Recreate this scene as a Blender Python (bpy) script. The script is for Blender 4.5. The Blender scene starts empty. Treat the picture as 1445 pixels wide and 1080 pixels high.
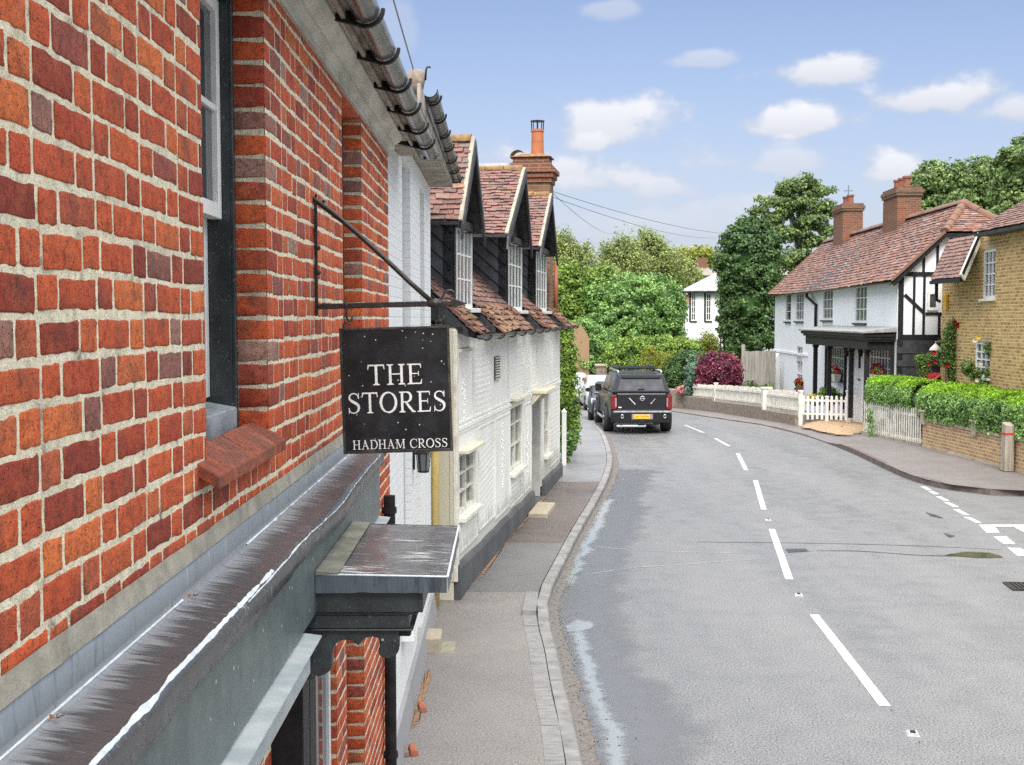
import bpy, bmesh, math, random
import numpy as np
from mathutils import Vector, Matrix, noise as mnoise
R = math.radians
rnd = random.Random(11)
nrs = np.random.RandomState(5)
scene = bpy.context.scene
COL = scene.collection

# ------------------------------------------------------------------ camera model
FL, IW, IH, CX, CY, CZ = 1800.0, 1445.0, 1080.0, 722.5, 570.0, 3.5
PITCH = math.atan(120.0 / FL)
SP, CP = math.sin(PITCH), math.cos(PITCH)
CAM = Vector((0, 0, CZ))

def ray(px, py):
    x = (px - CX) / FL; y = (CY - py) / FL
    return Vector((x, CP + y * SP, -SP + y * CP))
def atY(px, py, Y):
    d = ray(px, py); return CAM + d * (Y / d.y)
def gz(Y):
    if Y < 42: return 0.0
    return -0.035 * (min(Y, 60.0) - 42)
def atZ(px, py, z=0.0):
    d = ray(px, py); return CAM + d * ((z - CZ) / d.z)
def atG(px, py, dz=0.0):
    z = 0.0
    for _ in range(12):
        p = atZ(px, py, z + dz); z = gz(p.y)
    return p

class Frame:
    """A building's own axes: origin and heading of its local +y."""
    def __init__(s, ox, oy, slope):
        s.o = Vector((ox, oy, 0)); s.rz = -math.atan(slope)
        s.m = Matrix.Translation(s.o) @ Matrix.Rotation(s.rz, 4, 'Z'); s.i = s.m.inverted()
    def onx(s, px, py, x):                     # ray meets local plane x = const -> (y, z)
        a = s.i @ CAM; d = s.i.to_3x3() @ ray(px, py); t = (x - a.x) / d.x; p = a + d * t
        return p.y, p.z
    def ony(s, px, py, y):                     # ray meets local plane y = const -> (x, z)
        a = s.i @ CAM; d = s.i.to_3x3() @ ray(px, py); t = (y - a.y) / d.y; p = a + d * t
        return p.x, p.z
    def rectx(s, x0, y0, x1, y1, x):
        a = s.onx(x0, (y0 + y1) / 2, x)[0]; b = s.onx(x1, (y0 + y1) / 2, x)[0]
        xm = (x0 + x1) / 2
        return min(a, b), max(a, b), s.onx(xm, y1, x)[1], s.onx(xm, y0, x)[1]

# ------------------------------------------------------------------ mesh builder
def MX(u, v, w): return (w, u, v)              # plane looking to local +x
def MNX(u, v, w): return (-w, u, v)            # plane looking to local -x
def MY(y0): return lambda u, v, w: (u, y0 - w, v)   # plane looking back to the camera (-y)
def ID(u, v, w): return (u, v, w)

class MB:
    def __init__(s): s.v = []; s.f = []; s.mi = []; s.cur = 0
    def add(s, vs, fs):
        b = len(s.v); s.v.extend([tuple(p) for p in vs])
        for f in fs: s.f.append(tuple(b + i for i in f)); s.mi.append(s.cur)
    def box(s, a0, a1, b0, b1, c0, c1, mp=ID):
        P = [mp(x, y, z) for z in (c0, c1) for y in (b0, b1) for x in (a0, a1)]
        s.add(P, [(0, 2, 3, 1), (4, 5, 7, 6), (0, 1, 5, 4), (2, 6, 7, 3), (0, 4, 6, 2), (1, 3, 7, 5)])
        return s
    def hexa(s, P): s.add(P, [(0, 3, 2, 1), (4, 5, 6, 7), (0, 1, 5, 4), (1, 2, 6, 5), (2, 3, 7, 6), (3, 0, 4, 7)]); return s
    def poly(s, P): s.add(P, [tuple(range(len(P)))]); return s
    def prism(s, pts, w0, w1, mp=ID):
        """outline in (u, v), from depth w0 to w1"""
        n = len(pts)
        P = [mp(u, v, w0) for u, v in pts] + [mp(u, v, w1) for u, v in pts]
        s.add(P, [tuple(range(n))[::-1], tuple(range(n, 2 * n))] + [(i, (i + 1) % n, n + (i + 1) % n, n + i) for i in range(n)])
        return s
    def bar(s, p, q, a, b, up=(0, 0, 1)):
        """square bar from p to q, a wide, b high"""
        p, q = Vector(p), Vector(q); d = (q - p).normalized(); u = Vector(up)
        sd = d.cross(u)
        if sd.length < 1e-4: sd = d.cross(Vector((1, 0, 0)))
        sd.normalize(); u = sd.cross(d).normalized()
        P = []
        for c in (p, q):
            for (i, j) in ((-1, -1), (1, -1), (1, 1), (-1, 1)): P.append(c + sd * (i * a / 2) + u * (j * b / 2))
        return s.hexa(P)
    def tube(s, pts, r, n=8, cap=True):
        pts = [Vector(p) for p in pts]; m = len(pts); rr = r if isinstance(r, (list, tuple)) else [r] * m
        b = len(s.v); ref = None
        for i, p in enumerate(pts):
            d = (pts[min(i + 1, m - 1)] - pts[max(i - 1, 0)]).normalized()
            if ref is None:
                ref = d.orthogonal().normalized()
            ref = (ref - d * ref.dot(d)).normalized(); e = d.cross(ref)
            for k in range(n):
                a = 2 * math.pi * k / n; s.v.append(tuple(p + (ref * math.cos(a) + e * math.sin(a)) * rr[i]))
        for i in range(m - 1):
            for k in range(n):
                s.f.append((b + i * n + k, b + i * n + (k + 1) % n, b + (i + 1) * n + (k + 1) % n, b + (i + 1) * n + k)); s.mi.append(s.cur)
        if cap:
            s.f.append(tuple(range(b + n - 1, b - 1, -1))); s.mi.append(s.cur)
            s.f.append(tuple(range(b + (m - 1) * n, b + m * n))); s.mi.append(s.cur)
        return s
    def lathe(s, prof, c=(0, 0, 0), n=16, ax='z'):
        b = len(s.v)
        for r, h in prof:
            for k in range(n):
                a = 2 * math.pi * k / n; x, y = r * math.cos(a), r * math.sin(a)
                p = (x, y, h) if ax == 'z' else ((h, x, y) if ax == 'x' else (x, h, y))
                s.v.append((p[0] + c[0], p[1] + c[1], p[2] + c[2]))
        for i in range(len(prof) - 1):
            for k in range(n):
                s.f.append((b + i * n + k, b + i * n + (k + 1) % n, b + (i + 1) * n + (k + 1) % n, b + (i + 1) * n + k)); s.mi.append(s.cur)
        m = len(prof)
        s.f.append(tuple(range(b + n - 1, b - 1, -1))); s.mi.append(s.cur)
        s.f.append(tuple(range(b + (m - 1) * n, b + m * n))); s.mi.append(s.cur)
        return s
    def loft(s, rings, cap=True):
        n = len(rings[0]); b = len(s.v)
        for r in rings: s.v.extend([tuple(p) for p in r])
        for i in range(len(rings) - 1):
            for k in range(n):
                s.f.append((b + i * n + k, b + i * n + (k + 1) % n, b + (i + 1) * n + (k + 1) % n, b + (i + 1) * n + k)); s.mi.append(s.cur)
        if cap:
            s.f.append(tuple(range(b + n - 1, b - 1, -1))); s.mi.append(s.cur)
            s.f.append(tuple(range(b + (len(rings) - 1) * n, b + len(rings) * n))); s.mi.append(s.cur)
        return s
    def strip(s, A, B):
        """ribbon between two polylines"""
        n = len(A); s.add(list(A) + list(B), [(i, i + 1, n + i + 1, n + i) for i in range(n - 1)]); return s
    def build(s, name, mats, parent=None, bevel=0, smooth=False, closed=True, seg=1):
        me = bpy.data.meshes.new(name); me.from_pydata(s.v, [], s.f)
        if not isinstance(mats, (list, tuple)): mats = [mats]
        for m in mats: me.materials.append(m)
        if len(mats) > 1: me.polygons.foreach_set('material_index', s.mi)
        if closed:
            bm = bmesh.new(); bm.from_mesh(me); bmesh.ops.recalc_face_normals(bm, faces=bm.faces); bm.to_mesh(me); bm.free()
        if smooth:
            me.polygons.foreach_set('use_smooth', [True] * len(me.polygons))
        me.update()
        o = bpy.data.objects.new(name, me); COL.objects.link(o)
        if parent is not None: o.parent = parent
        if bevel:
            bv = o.modifiers.new('bevel', 'BEVEL'); bv.width = bevel; bv.segments = seg; bv.limit_method = 'ANGLE'
            bv.harden_normals = False
        if smooth == 'auto':
            me.set_sharp_from_angle(angle=R(40))
        return o

def tag(o, label=None, cat=None, group=None, kind=None):
    if label: o['label'] = label
    if cat: o['category'] = cat
    if group: o['group'] = group
    if kind: o['kind'] = kind
    return o
def empty(name, loc=(0, 0, 0), rz=0.0, label=None, cat=None, group=None):
    o = bpy.data.objects.new(name, None); o.empty_display_size = 0.2; COL.objects.link(o)
    o.location = loc; o.rotation_euler = (0, 0, rz)
    return tag(o, label, cat, group)
def copy_tree(o, parent=None):
    c = o.copy(); COL.objects.link(c)
    if parent is not None: c.parent = parent
    for ch in list(o.children): copy_tree(ch, c)
    return c
def np_mesh(name, V, F4, mat, parent=None, smooth=False):
    """big quad mesh straight from arrays"""
    me = bpy.data.meshes.new(name); nv, nf = len(V), len(F4)
    me.vertices.add(nv); me.vertices.foreach_set('co', np.asarray(V, np.float32).ravel())
    me.loops.add(nf * 4); me.loops.foreach_set('vertex_index', np.asarray(F4, np.int32).ravel())
    me.polygons.add(nf); me.polygons.foreach_set('loop_start', np.arange(0, nf * 4, 4, dtype=np.int32))
    me.update(calc_edges=True); me.validate()
    if smooth: me.polygons.foreach_set('use_smooth', [True] * nf)
    me.materials.append(mat)
    o = bpy.data.objects.new(name, me); COL.objects.link(o)
    if parent is not None: o.parent = parent
    return o
def fnoise(x, y=0.0, z=0.0): return mnoise.noise(Vector((x, y, z)))

# ------------------------------------------------------------------ materials
MATS = {}
class NT:
    def __init__(s, name):
        s.m = bpy.data.materials.new(name); s.m.use_nodes = True; s.t = s.m.node_tree
        s.b = s.t.nodes['Principled BSDF']; MATS[name] = s.m
    def n(s, typ, **kw):
        nd = s.t.nodes.new(typ)
        for k, v in kw.items():
            if hasattr(nd, k): setattr(nd, k, v)
        return nd
    def l(s, a, b): s.t.links.new(a, b)
    def coord(s, scale=(1, 1, 1), out='Object', rot=(0, 0, 0)):
        c = s.n('ShaderNodeTexCoord'); mp = s.n('ShaderNodeMapping'); mp.inputs['Scale'].default_value = scale
        mp.inputs['Rotation'].default_value = rot
        s.l(c.outputs[out], mp.inputs['Vector']); return mp.outputs['Vector']
    def noise(s, vec, scale=5, detail=4, rough=.55, dist=0.0):
        nd = s.n('ShaderNodeTexNoise'); nd.inputs['Scale'].default_value = scale; nd.inputs['Detail'].default_value = detail
        nd.inputs['Roughness'].default_value = rough; nd.inputs['Distortion'].default_value = dist
        if vec is not None: s.l(vec, nd.inputs['Vector'])
        return nd.outputs['Fac']
    def ramp(s, fac, stops, interp='LINEAR'):
        r = s.n('ShaderNodeValToRGB'); r.color_ramp.interpolation = interp; e = r.color_ramp.elements
        while len(e) < len(stops): e.new(0.5)
        for i, (p, c) in enumerate(stops):
            e[i].position = p; e[i].color = (c[0], c[1], c[2], 1) if isinstance(c, (tuple, list)) else (c, c, c, 1)
        s.l(fac, r.inputs['Fac']); return r.outputs['Color']
    def mix(s, fac, a, b, mode='MIX'):
        m = s.n('ShaderNodeMix', data_type='RGBA', blend_type=mode)
        for i, x in ((0, fac), (6, a), (7, b)):
            if isinstance(x, (int, float)): m.inputs[i].default_value = x
            elif isinstance(x, (tuple, list)): m.inputs[i].default_value = (x[0], x[1], x[2], 1)
            else: s.l(x, m.inputs[i])
        return m.outputs[2]
    def math(s, op, a, b=0.0):
        m = s.n('ShaderNodeMath', operation=op)
        for i, x in ((0, a), (1, b)):
            if isinstance(x, (int, float)): m.inputs[i].default_value = x
            else: s.l(x, m.inputs[i])
        return m.outputs[0]
    def bump(s, h, strength=.3, dist=.01, prev=None):
        b = s.n('ShaderNodeBump'); b.inputs['Strength'].default_value = strength; b.inputs['Distance'].default_value = dist
        s.l(h, b.inputs['Height'])
        if prev is not None: s.l(prev, b.inputs['Normal'])
        s.l(b.outputs['Normal'], s.b.inputs['Normal']); return b.outputs['Normal']
    def col(s, c):
        if isinstance(c, (tuple, list)): s.b.inputs['Base Color'].default_value = (c[0], c[1], c[2], 1)
        else: s.l(c, s.b.inputs['Base Color'])
    def rough(s, r):
        if isinstance(r, (int, float)): s.b.inputs['Roughness'].default_value = r
        else: s.l(r, s.b.inputs['Roughness'])
    def set(s, **kw):
        for k, v in kw.items(): s.b.inputs[k.replace('_', ' ')].default_value = v
        return s
    def island(s): return s.n('ShaderNodeNewGeometry').outputs['Random Per Island']

def feather(t, scale=9, k0=.25, k1=.45, amp=1.1, mx=1.0):
    """let a thin sheet break up towards its rim (attribute 'edge')"""
    a = t.n('ShaderNodeAttribute', attribute_name='edge'); f = t.ramp(t.math('ADD', a.outputs['Fac'], t.math('MULTIPLY', t.math('SUBTRACT', t.noise(t.coord(), scale, 7, .7), .5), amp)), [(k0, 0), (k1, mx)])
    out = [x for x in t.t.nodes if x.type == 'OUTPUT_MATERIAL'][0]; ms = t.n('ShaderNodeMixShader'); tr = t.n('ShaderNodeBsdfTransparent')
    t.l(f, ms.inputs[0]); t.l(tr.outputs[0], ms.inputs[1]); t.l(t.b.outputs[0], ms.inputs[2]); t.l(ms.outputs[0], out.inputs['Surface']); return t.m
def edge_attr(o, vals):
    a = o.data.attributes.new('edge', 'FLOAT', 'POINT'); a.data.foreach_set('value', np.asarray(vals, np.float32)); return o
def soft_strip(name, A, B, mat, parent=None, n=7, e0=0.0, e1=0.0):
    V = []; F = []; E = []; L = len(A)
    for k in range(L):
        for j in range(n):
            u = j / (n - 1); V.append(tuple(Vector(A[k]).lerp(Vector(B[k]), u))); d = min(u * 2 if not e0 else 1, (1 - u) * 2 if not e1 else 1); d *= min(1, k / 6, (L - 1 - k) / 6) ; E.append(d)
    for k in range(L - 1):
        for j in range(n - 1): F.append((k * n + j, k * n + j + 1, (k + 1) * n + j + 1, (k + 1) * n + j))
    return edge_attr(np_mesh(name, V, F, mat, parent), E)
def soft_blob(name, P, mat, z, parent=None):
    n = len(P); c = sum((Vector(p) for p in P), Vector()) / n; V = []; F = []; E = []; m = 6
    for j in range(m + 1):
        for p in P: V.append(tuple(c.lerp(Vector(p), 1 - j / m * .97) + Vector((0, 0, z)))); E.append(min(1, 2.2 * j / m))
    for j in range(m):
        for i in range(n): F.append((j * n + i, j * n + (i + 1) % n, (j + 1) * n + (i + 1) % n, (j + 1) * n + i))
    return edge_attr(np_mesh(name, V, F, mat, parent), E)
def simple(name, c, c2=None, scale=4, rough=.6, bump=0, bscale=40, metal=0, spec=None, lo=.35, hi=.65, stretch=(1, 1, 1), detail=5):
    t = NT(name); v = t.coord(stretch)
    if c2 is None: t.col(c)
    else: t.col(t.ramp(t.noise(v, scale, detail), [(lo, c), (hi, c2)]))
    t.rough(rough); t.b.inputs['Metallic'].default_value = metal
    if spec is not None: t.b.inputs['Specular IOR Level'].default_value = spec
    if bump: t.bump(t.noise(v, bscale, 6), bump, .01)
    return t.m
# near red brick: every brick is an island with its own colour
def m_brick(name, stops, dark=(.02, .012, .01), spots=.63, pale=True):
    t = NT(name); v = t.coord()
    c = t.ramp(t.island(), stops)
    n1 = t.noise(v, 22, 6, .65); n2 = t.noise(v, 130, 4, .6); n3 = t.noise(v, 7, 3)
    c = t.mix(t.ramp(n1, [(.44, 0), (.70, .7)]), c, t.mix(.6, c, (.10, .020, .012))); c = t.mix(t.ramp(t.noise(v, 13, 6, .7), [(.5, 0), (.66, .55)]), c, t.mix(.55, c, (.62, .19, .05)))
    vo = t.n('ShaderNodeTexVoronoi'); t.l(t.coord((1, 1, 1.7)), vo.inputs['Vector']); vo.inputs['Scale'].default_value = 75; n4 = t.noise(v, 48, 6, .75)
    c = t.mix(t.ramp(n4, [(.40, .0), (.5, .0), (.66, .75)]), c, t.mix(.75, c, (.05, .014, .010)))
    c = t.mix(t.ramp(n4, [(.26, .5), (.40, 0)]), c, t.mix(.5, c, (.75, .28, .10)))
    c = t.mix(t.ramp(t.math('ADD', t.math('MULTIPLY', vo.outputs['Distance'], .6), t.math('MULTIPLY', n2, .5)), [(.30, .9), (.40, 0)]), c, dark)
    c = t.mix(t.ramp(n2, [(spots, 0), (spots + .06, .9)]), c, dark)
    if pale:
        c = t.mix(t.ramp(t.noise(v, 14, 7, .7), [(.62, 0), (.8, .5)]), c, (.42, .30, .22))
        c = t.mix(t.ramp(n3, [(.52, 0), (.74, .6)]), c, (.085, .05, .04))
    t.col(c); t.rough(t.ramp(n1, [(.3, .62), (.7, .9)])); t.set(Specular_IOR_Level=.35)
    h = t.math('ADD', t.math('MULTIPLY', n1, .7), t.math('MULTIPLY', n4, .8))
    t.bump(h, .9, .009); return t.m
RED = [(0, (.30, .042, .022)), (.15, (.52, .075, .026)), (.42, (.72, .128, .034)), (.66, (.62, .096, .030)), (.80, (.82, .200, .050)), (.92, (.42, .075, .045)), (.97, (.30, .12, .095)), (1, (.46, .27, .20))]
M_BRICK = m_brick('red_brick', RED, spots=.60)
t = NT('lime_mortar'); v = t.coord()
n1 = t.noise(v, 30, 6, .6); n2 = t.noise(v, 180, 4)
c = t.ramp(n1, [(.3, (.60, .53, .37)), (.6, (.84, .77, .56))])
c = t.mix(t.ramp(t.noise(v, 5, 7, .75), [(.52, 0), (.70, .65)]), c, (.38, .34, .25)); c = t.mix(t.ramp(t.noise(v, 11, 6, .75), [(.55, 0), (.68, .8)]), c, (.11, .09, .065)); c = t.mix(t.ramp(n2, [(.56, 0), (.7, .7)]), c, (.16, .14, .10))
t.col(c); t.rough(.95); t.bump(t.math('ADD', n1, t.math('MULTIPLY', n2, .5)), .8, .008); M_MORTAR = t.m

# distant bricks through the brick texture
def m_brickface(name, c1, c2, mortar, bw, bh, ms=.01, axes='yz', rough=.9, dirty=None, off=.5, bias=0.0):
    t = NT(name); c = t.n('ShaderNodeTexCoord'); sp = t.n('ShaderNodeSeparateXYZ'); t.l(c.outputs['Object'], sp.inputs[0])
    cb = t.n('ShaderNodeCombineXYZ')
    u = t.math('ADD', sp.outputs['X'], sp.outputs['Y']) if axes == 'both' else sp.outputs['Y' if axes == 'yz' else 'X']
    wob = t.noise(c.outputs['Object'], 3.0, 3)
    t.l(t.math('ADD', u, t.math('MULTIPLY', wob, .03)), cb.inputs[0])
    t.l(t.math('ADD', sp.outputs['Z'], t.math('MULTIPLY', t.noise(c.outputs['Object'], 1.4, 2), .03)), cb.inputs[1])
    b = t.n('ShaderNodeTexBrick'); t.l(cb.outputs[0], b.inputs['Vector'])
    b.inputs['Color1'].default_value = (*c1, 1); b.inputs['Color2'].default_value = (*c2, 1); b.inputs['Mortar'].default_value = (*mortar, 1)
    b.inputs['Scale'].default_value = 1; b.inputs['Mortar Size'].default_value = ms; b.inputs['Brick Width'].default_value = bw
    b.inputs['Row Height'].default_value = bh; b.inputs['Mortar Smooth'].default_value = .3; b.offset = off; b.inputs['Bias'].default_value = bias
    v = c.outputs['Object']; n = t.noise(v, 5, 6, .7); col = b.outputs['Color']
    col = t.mix(t.ramp(n, [(.35, .0), (.75, .6)]), col, t.mix(.6, col, (.05, .03, .02)))
    col = t.mix(t.ramp(t.noise(v, 26, 5), [(.5, 0), (.72, .5)]), col, (.55, .46, .30) if dirty is None else dirty)
    t.col(col); t.rough(rough); t.bump(t.math('SUBTRACT', t.math('MULTIPLY', n, .3), b.outputs['Fac']), .6, .01); return t.m
M_YBRICK = m_brickface('yellow_stock_brick', (.66, .42, .15), (.30, .17, .06), (.72, .56, .29), .225, .086, .014, 'both', dirty=(.56, .40, .16))
M_YWALL = m_brickface('yellow_wall_brick', (.56, .34, .14), (.34, .19, .09), (.62, .53, .36), .23, .082, .014, 'both', dirty=(.52, .34, .15))
M_CHIM = m_brickface('chimney_brick', (.26, .075, .032), (.13, .04, .026), (.22, .17, .12), .22, .075, .012, 'both', dirty=(.30, .17, .08))
M_CHIMO = m_brickface('lichen_chimney_brick', (.27, .115, .045), (.12, .06, .038), (.20, .16, .11), .22, .075, .012, 'both', dirty=(.13, .11, .08))
def m_painted_brick(name, c):
    t = NT(name); co = t.n('ShaderNodeTexCoord'); sp = t.n('ShaderNodeSeparateXYZ'); t.l(co.outputs['Object'], sp.inputs[0])
    cb = t.n('ShaderNodeCombineXYZ'); t.l(t.math('ADD', sp.outputs['Y'], sp.outputs['X']), cb.inputs[0]); t.l(sp.outputs['Z'], cb.inputs[1])
    b = t.n('ShaderNodeTexBrick'); t.l(cb.outputs[0], b.inputs['Vector']); b.inputs['Scale'].default_value = 1
    b.inputs['Brick Width'].default_value = .22; b.inputs['Row Height'].default_value = .078; b.inputs['Mortar Size'].default_value = .008; b.inputs['Mortar Smooth'].default_value = .6
    v = co.outputs['Object']; n = t.noise(v, 3, 6, .65)
    cc = t.mix(t.ramp(n, [(.5, 0), (.8, .5)]), c, (c[0] * .8, c[1] * .78, c[2] * .72))
    cc = t.mix(t.math('MULTIPLY', b.outputs['Fac'], .12), cc, (.45, .45, .42))
    t.col(cc); t.rough(.7); t.bump(t.math('SUBTRACT', t.math('MULTIPLY', t.noise(v, 60, 4), .25), b.outputs['Fac']), .5, .008); return t.m
M_WBRICK = m_painted_brick('white_painted_brick', (.79, .80, .78))

def m_render(name, c, stain, s0=.52, rough=.85, bump=.25, grime=False):
    t = NT(name); v = t.coord((1, 1, .7)); v2 = t.coord()
    n = t.noise(v, 1.1, 8, .7)
    cc = t.ramp(n, [(s0, c), (s0 + .3, stain)])
    cc = t.mix(t.ramp(t.noise(v2, 25, 5), [(.58, 0), (.8, .3)]), cc, stain)
    if grime:
        sx = t.n('ShaderNodeSeparateXYZ'); t.l(v2, sx.inputs[0]); gn = t.noise(t.coord((1, 5, .8)), 2.2, 7, .7)
        cc = t.mix(t.ramp(t.math('SUBTRACT', sx.outputs['Z'], t.math('MULTIPLY', gn, 1.3)), [(-.4, .6), (.10, 0)]), cc, (.38, .38, .32)); cc = t.mix(t.ramp(gn, [(.60, 0), (.8, .35)]), cc, (.50, .50, .44))
    t.col(cc); t.rough(rough); t.bump(t.noise(v2, 45, 6), bump, .006); return t.m
M_RENDER = m_render('white_render', (.80, .82, .82), (.66, .68, .66))
M_PARGET = m_render('cream_limewash', (.77, .765, .70), (.62, .615, .54), .50, bump=.08, grime=True)
M_CREAM = m_render('cream_paint', (.62, .58, .44), (.52, .47, .32))
M_OCHRE = m_render('ochre_render', (.30, .20, .105), (.22, .15, .08))
M_PLINTH = m_render('grey_plinth_paint', (.07, .074, .078), (.13, .13, .126), .45)
M_LPLINTH = m_render('light_plinth', (.30, .30, .30), (.2, .2, .19))
M_WPAINT = simple('white_paint', (.80, .80, .77), (.62, .61, .55), 9, .45, .06, 60, lo=.45, hi=.85)
M_WPAINT2 = simple('weathered_white_paint', (.74, .72, .62), (.42, .39, .30), 6, .6, .2, 40, lo=.45, hi=.78)
M_CORNICE = simple('cornice_paint', (.60, .59, .52), (.26, .25, .20), 7, .6, .25, 30, lo=.42, hi=.8, stretch=(1, .3, 1))
M_BLACK = simple('black_paint', (.010, .010, .011), (.022, .022, .023), 12, .5, .08, 50, spec=.22)
M_BLACKW = simple('black_boards', (.014, .015, .017), (.045, .047, .05), 8, .55, .2, 30)
M_DKGREY = simple('dark_grey_paint', (.018, .022, .025), (.036, .043, .046), 7, .45, .08, 60, spec=.3)
def flecked(name, c, c2, rough):
    t = NT(name); v = t.coord(); vo = t.n('ShaderNodeTexVoronoi'); t.l(v, vo.inputs['Vector']); vo.inputs['Scale'].default_value = 20
    f = t.math('MULTIPLY', t.ramp(vo.outputs['Distance'], [(.07, 1), (.13, 0)]), t.ramp(vo.outputs['Color'], [(.62, 0), (.64, 1)])); n = t.noise(v, 9, 6, .7)
    t.col(t.mix(f, t.mix(t.ramp(t.noise(v, 90, 3), [(.64, 0), (.7, .5)]), t.ramp(n, [(.35, c), (.75, c2)]), (.22, .23, .23)), (.55, .56, .55))); t.rough(rough); t.bump(n, .1, .006); return t.m
M_DKFLECK = flecked('flecked_dark_paint', (.016, .020, .022), (.05, .06, .062), .38)
M_FASCIA = flecked('grey_green_paint', (.075, .10, .098), (.135, .165, .158), .42)
M_LEDGE = simple('pale_grey_paint', (.30, .345, .35), (.42, .45, .44), 9, .5, .1, 40)
M_TIMBERSILL = simple('grey_sill_paint', (.15, .175, .19), (.34, .37, .39), 14, .6, .35, 50, stretch=(1, .4, 1))
M_IRON = simple('wrought_iron', (.012, .011, .011), (.03, .022, .018), 30, .42, .2, 90, spec=.5)
M_GUTTER = simple('grey_gutter', (.045, .042, .04), (.20, .19, .185), 16, .22, .1, 50, stretch=(1, .35, 1), lo=.4, hi=.75)
M_BGUTTER = simple('black_gutter', (.018, .018, .019), (.05, .05, .05), 14, .25, .05, 50)
M_SOFFIT = simple('soffit_paint', (.40, .36, .30), (.22, .19, .15), 5, .7, .15, 40)
M_GLASS = simple('window_glass', (.035, .042, .046), (.07, .08, .085), 2.5, .06, 0, spec=.7)
M_NET = simple('curtained_glass', (.22, .23, .23), (.09, .10, .105), 3, .1, 0, spec=.6, stretch=(1, 3, .4))
M_CABLE = simple('cable_rubber', (.16, .18, .21), rough=.6)
M_CHEEK = simple('dark_grey_boards', (.085, .093, .105), (.15, .16, .175), 9, .6, .2, 30)
M_RIDGE = simple('terracotta_ridge', (.22, .10, .06), (.15, .095, .07), 9, .85, .3, 40)
M_LICHEN = simple('lichen_ridge', (.17, .085, .05), (.27, .18, .065), 14, .9, .5, 40)
M_POT = simple('terracotta_pot', (.46, .15, .055), (.36, .13, .06), 6, .75, .1, 40)
M_POTD = simple('sooty_pot', (.30, .10, .06), (.16, .07, .05), 8, .8, .1, 40)
M_SLATE = simple('grey_slate', (.22, .22, .22), (.34, .34, .33), 6, .5, .2, 20)
M_TIMBER = simple('weathered_oak', (.24, .22, .19), (.36, .33, .28), 10, .85, .4, 40, stretch=(1, 1, .12))
M_POST = simple('grey_post_timber', (.24, .20, .15), (.40, .36, .29), 14, .85, .4, 40, stretch=(1, 1, .12))
M_RED = simple('red_reflective_tape', (.55, .03, .02), rough=.4)
M_STONE = simple('york_stone', (.34, .29, .20), (.42, .37, .28), 12, .85, .3, 60)
M_LETTER = simple('letter_paint', (.84, .83, .80), (.70, .69, .66), 60, .45)
M_TYRE = simple('tyre_rubber', (.014, .014, .015), (.028, .028, .03), 20, .75, .2, 60)
M_RIM = simple('alloy_rim', (.34, .34, .35), (.22, .22, .23), 10, .3, 0, metal=.8)
M_CHROME = simple('chrome', (.75, .75, .77), rough=.15, metal=1)
M_PLASTIC = simple('black_plastic', (.008, .008, .009), (.016, .016, .018), 20, .5, .1, 80, spec=.25)
M_PLATEY = simple('yellow_plate', (.78, .50, .02), rough=.4)
M_PLATEW = simple('white_plate', (.75, .75, .72), rough=.4)
M_TAIL = simple('red_lens', (.20, .008, .010), (.12, .006, .008), 12, .15)
M_TAILW = simple('clear_lens', (.30, .20, .20), rough=.12)
M_HEADL = simple('headlamp_lens', (.5, .55, .58), (.25, .28, .3), 12, .08)
M_ALARM = simple('yellow_alarm_box', (.72, .42, .03), rough=.4)
M_TAN = simple('leather_brown', (.20, .11, .05), rough=.6)
def m_car(name, c, coat=1.0, rough=.3):
    t = NT(name); v = t.coord(); n = t.noise(v, 7, 6, .7)
    t.col(t.mix(t.ramp(n, [(.5, 0), (.9, .2)]), c, (.08, .075, .07)))
    t.rough(rough); t.set(Coat_Weight=coat, Coat_Roughness=.05, Specular_IOR_Level=.3)
    return t.m
M_CARBLK = m_car('black_car_paint', (.005, .005, .007), .45, .35)
M_CARWHT = m_car('white_car_paint', (.50, .52, .54), .5)
M_CARSLV = m_car('silver_car_paint', (.40, .43, .45), .5)
t = NT('car_glass'); t.col((.012, .015, .018)); t.rough(.04); t.set(Specular_IOR_Level=.8); M_CARGLASS = t.m
t = NT('windscreen_glass'); t.col((.12, .16, .165)); t.rough(.04); t.set(Specular_IOR_Level=.9); M_SCREEN = t.m

# lead with streaks
def m_lead(name, dark, mid, pale, axis=(1, 6, 6), k0=.45, rough=(.3, .6)):
    t = NT(name); v = t.coord(axis); v2 = t.coord()
    n = t.noise(v, 4.5, 7, .7, .6); n2 = t.noise(v2, 3.0, 4)
    c = t.ramp(t.math('ADD', t.math('MULTIPLY', n, .65), t.math('MULTIPLY', n2, .35)), [(k0 - .12, dark), (k0, mid), (k0 + .12, mid), (k0 + .2, pale)])
    c = t.mix(t.ramp(t.noise(v2, 8, 5), [(.6, 0), (.75, .3)]), c, (.085, .07, .062))
    if name == 'weathered_lead':
        sx = t.n('ShaderNodeSeparateXYZ'); t.l(v2, sx.inputs[0]); st = t.noise(t.coord((1.5, 26, 1)), 1.6, 5, .7)
        f = t.math('SUBTRACT', sx.outputs['X'], t.math('MULTIPLY', t.math('SUBTRACT', st, .42), .26)); c = t.mix(t.ramp(f, [(.012, .85), (.055, 0)]), c, (.27, .28, .29))
    t.col(c); t.rough(t.ramp(n, [(.35, rough[0]), (.65, rough[1])])); t.set(Specular_IOR_Level=.6)
    t.bump(t.noise(v2, 18, 5), .25, .006); return t.m
M_LEAD = m_lead('weathered_lead', (.020, .021, .024), (.060, .061, .066), (.34, .36, .38), (2.0, 13, 13), .46, (.2, .48))
M_LEADUP = m_lead('lead_upstand', (.12, .135, .15), (.21, .235, .255), (.32, .345, .36), (6, 6, 1.2), .45, (.4, .6))
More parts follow.
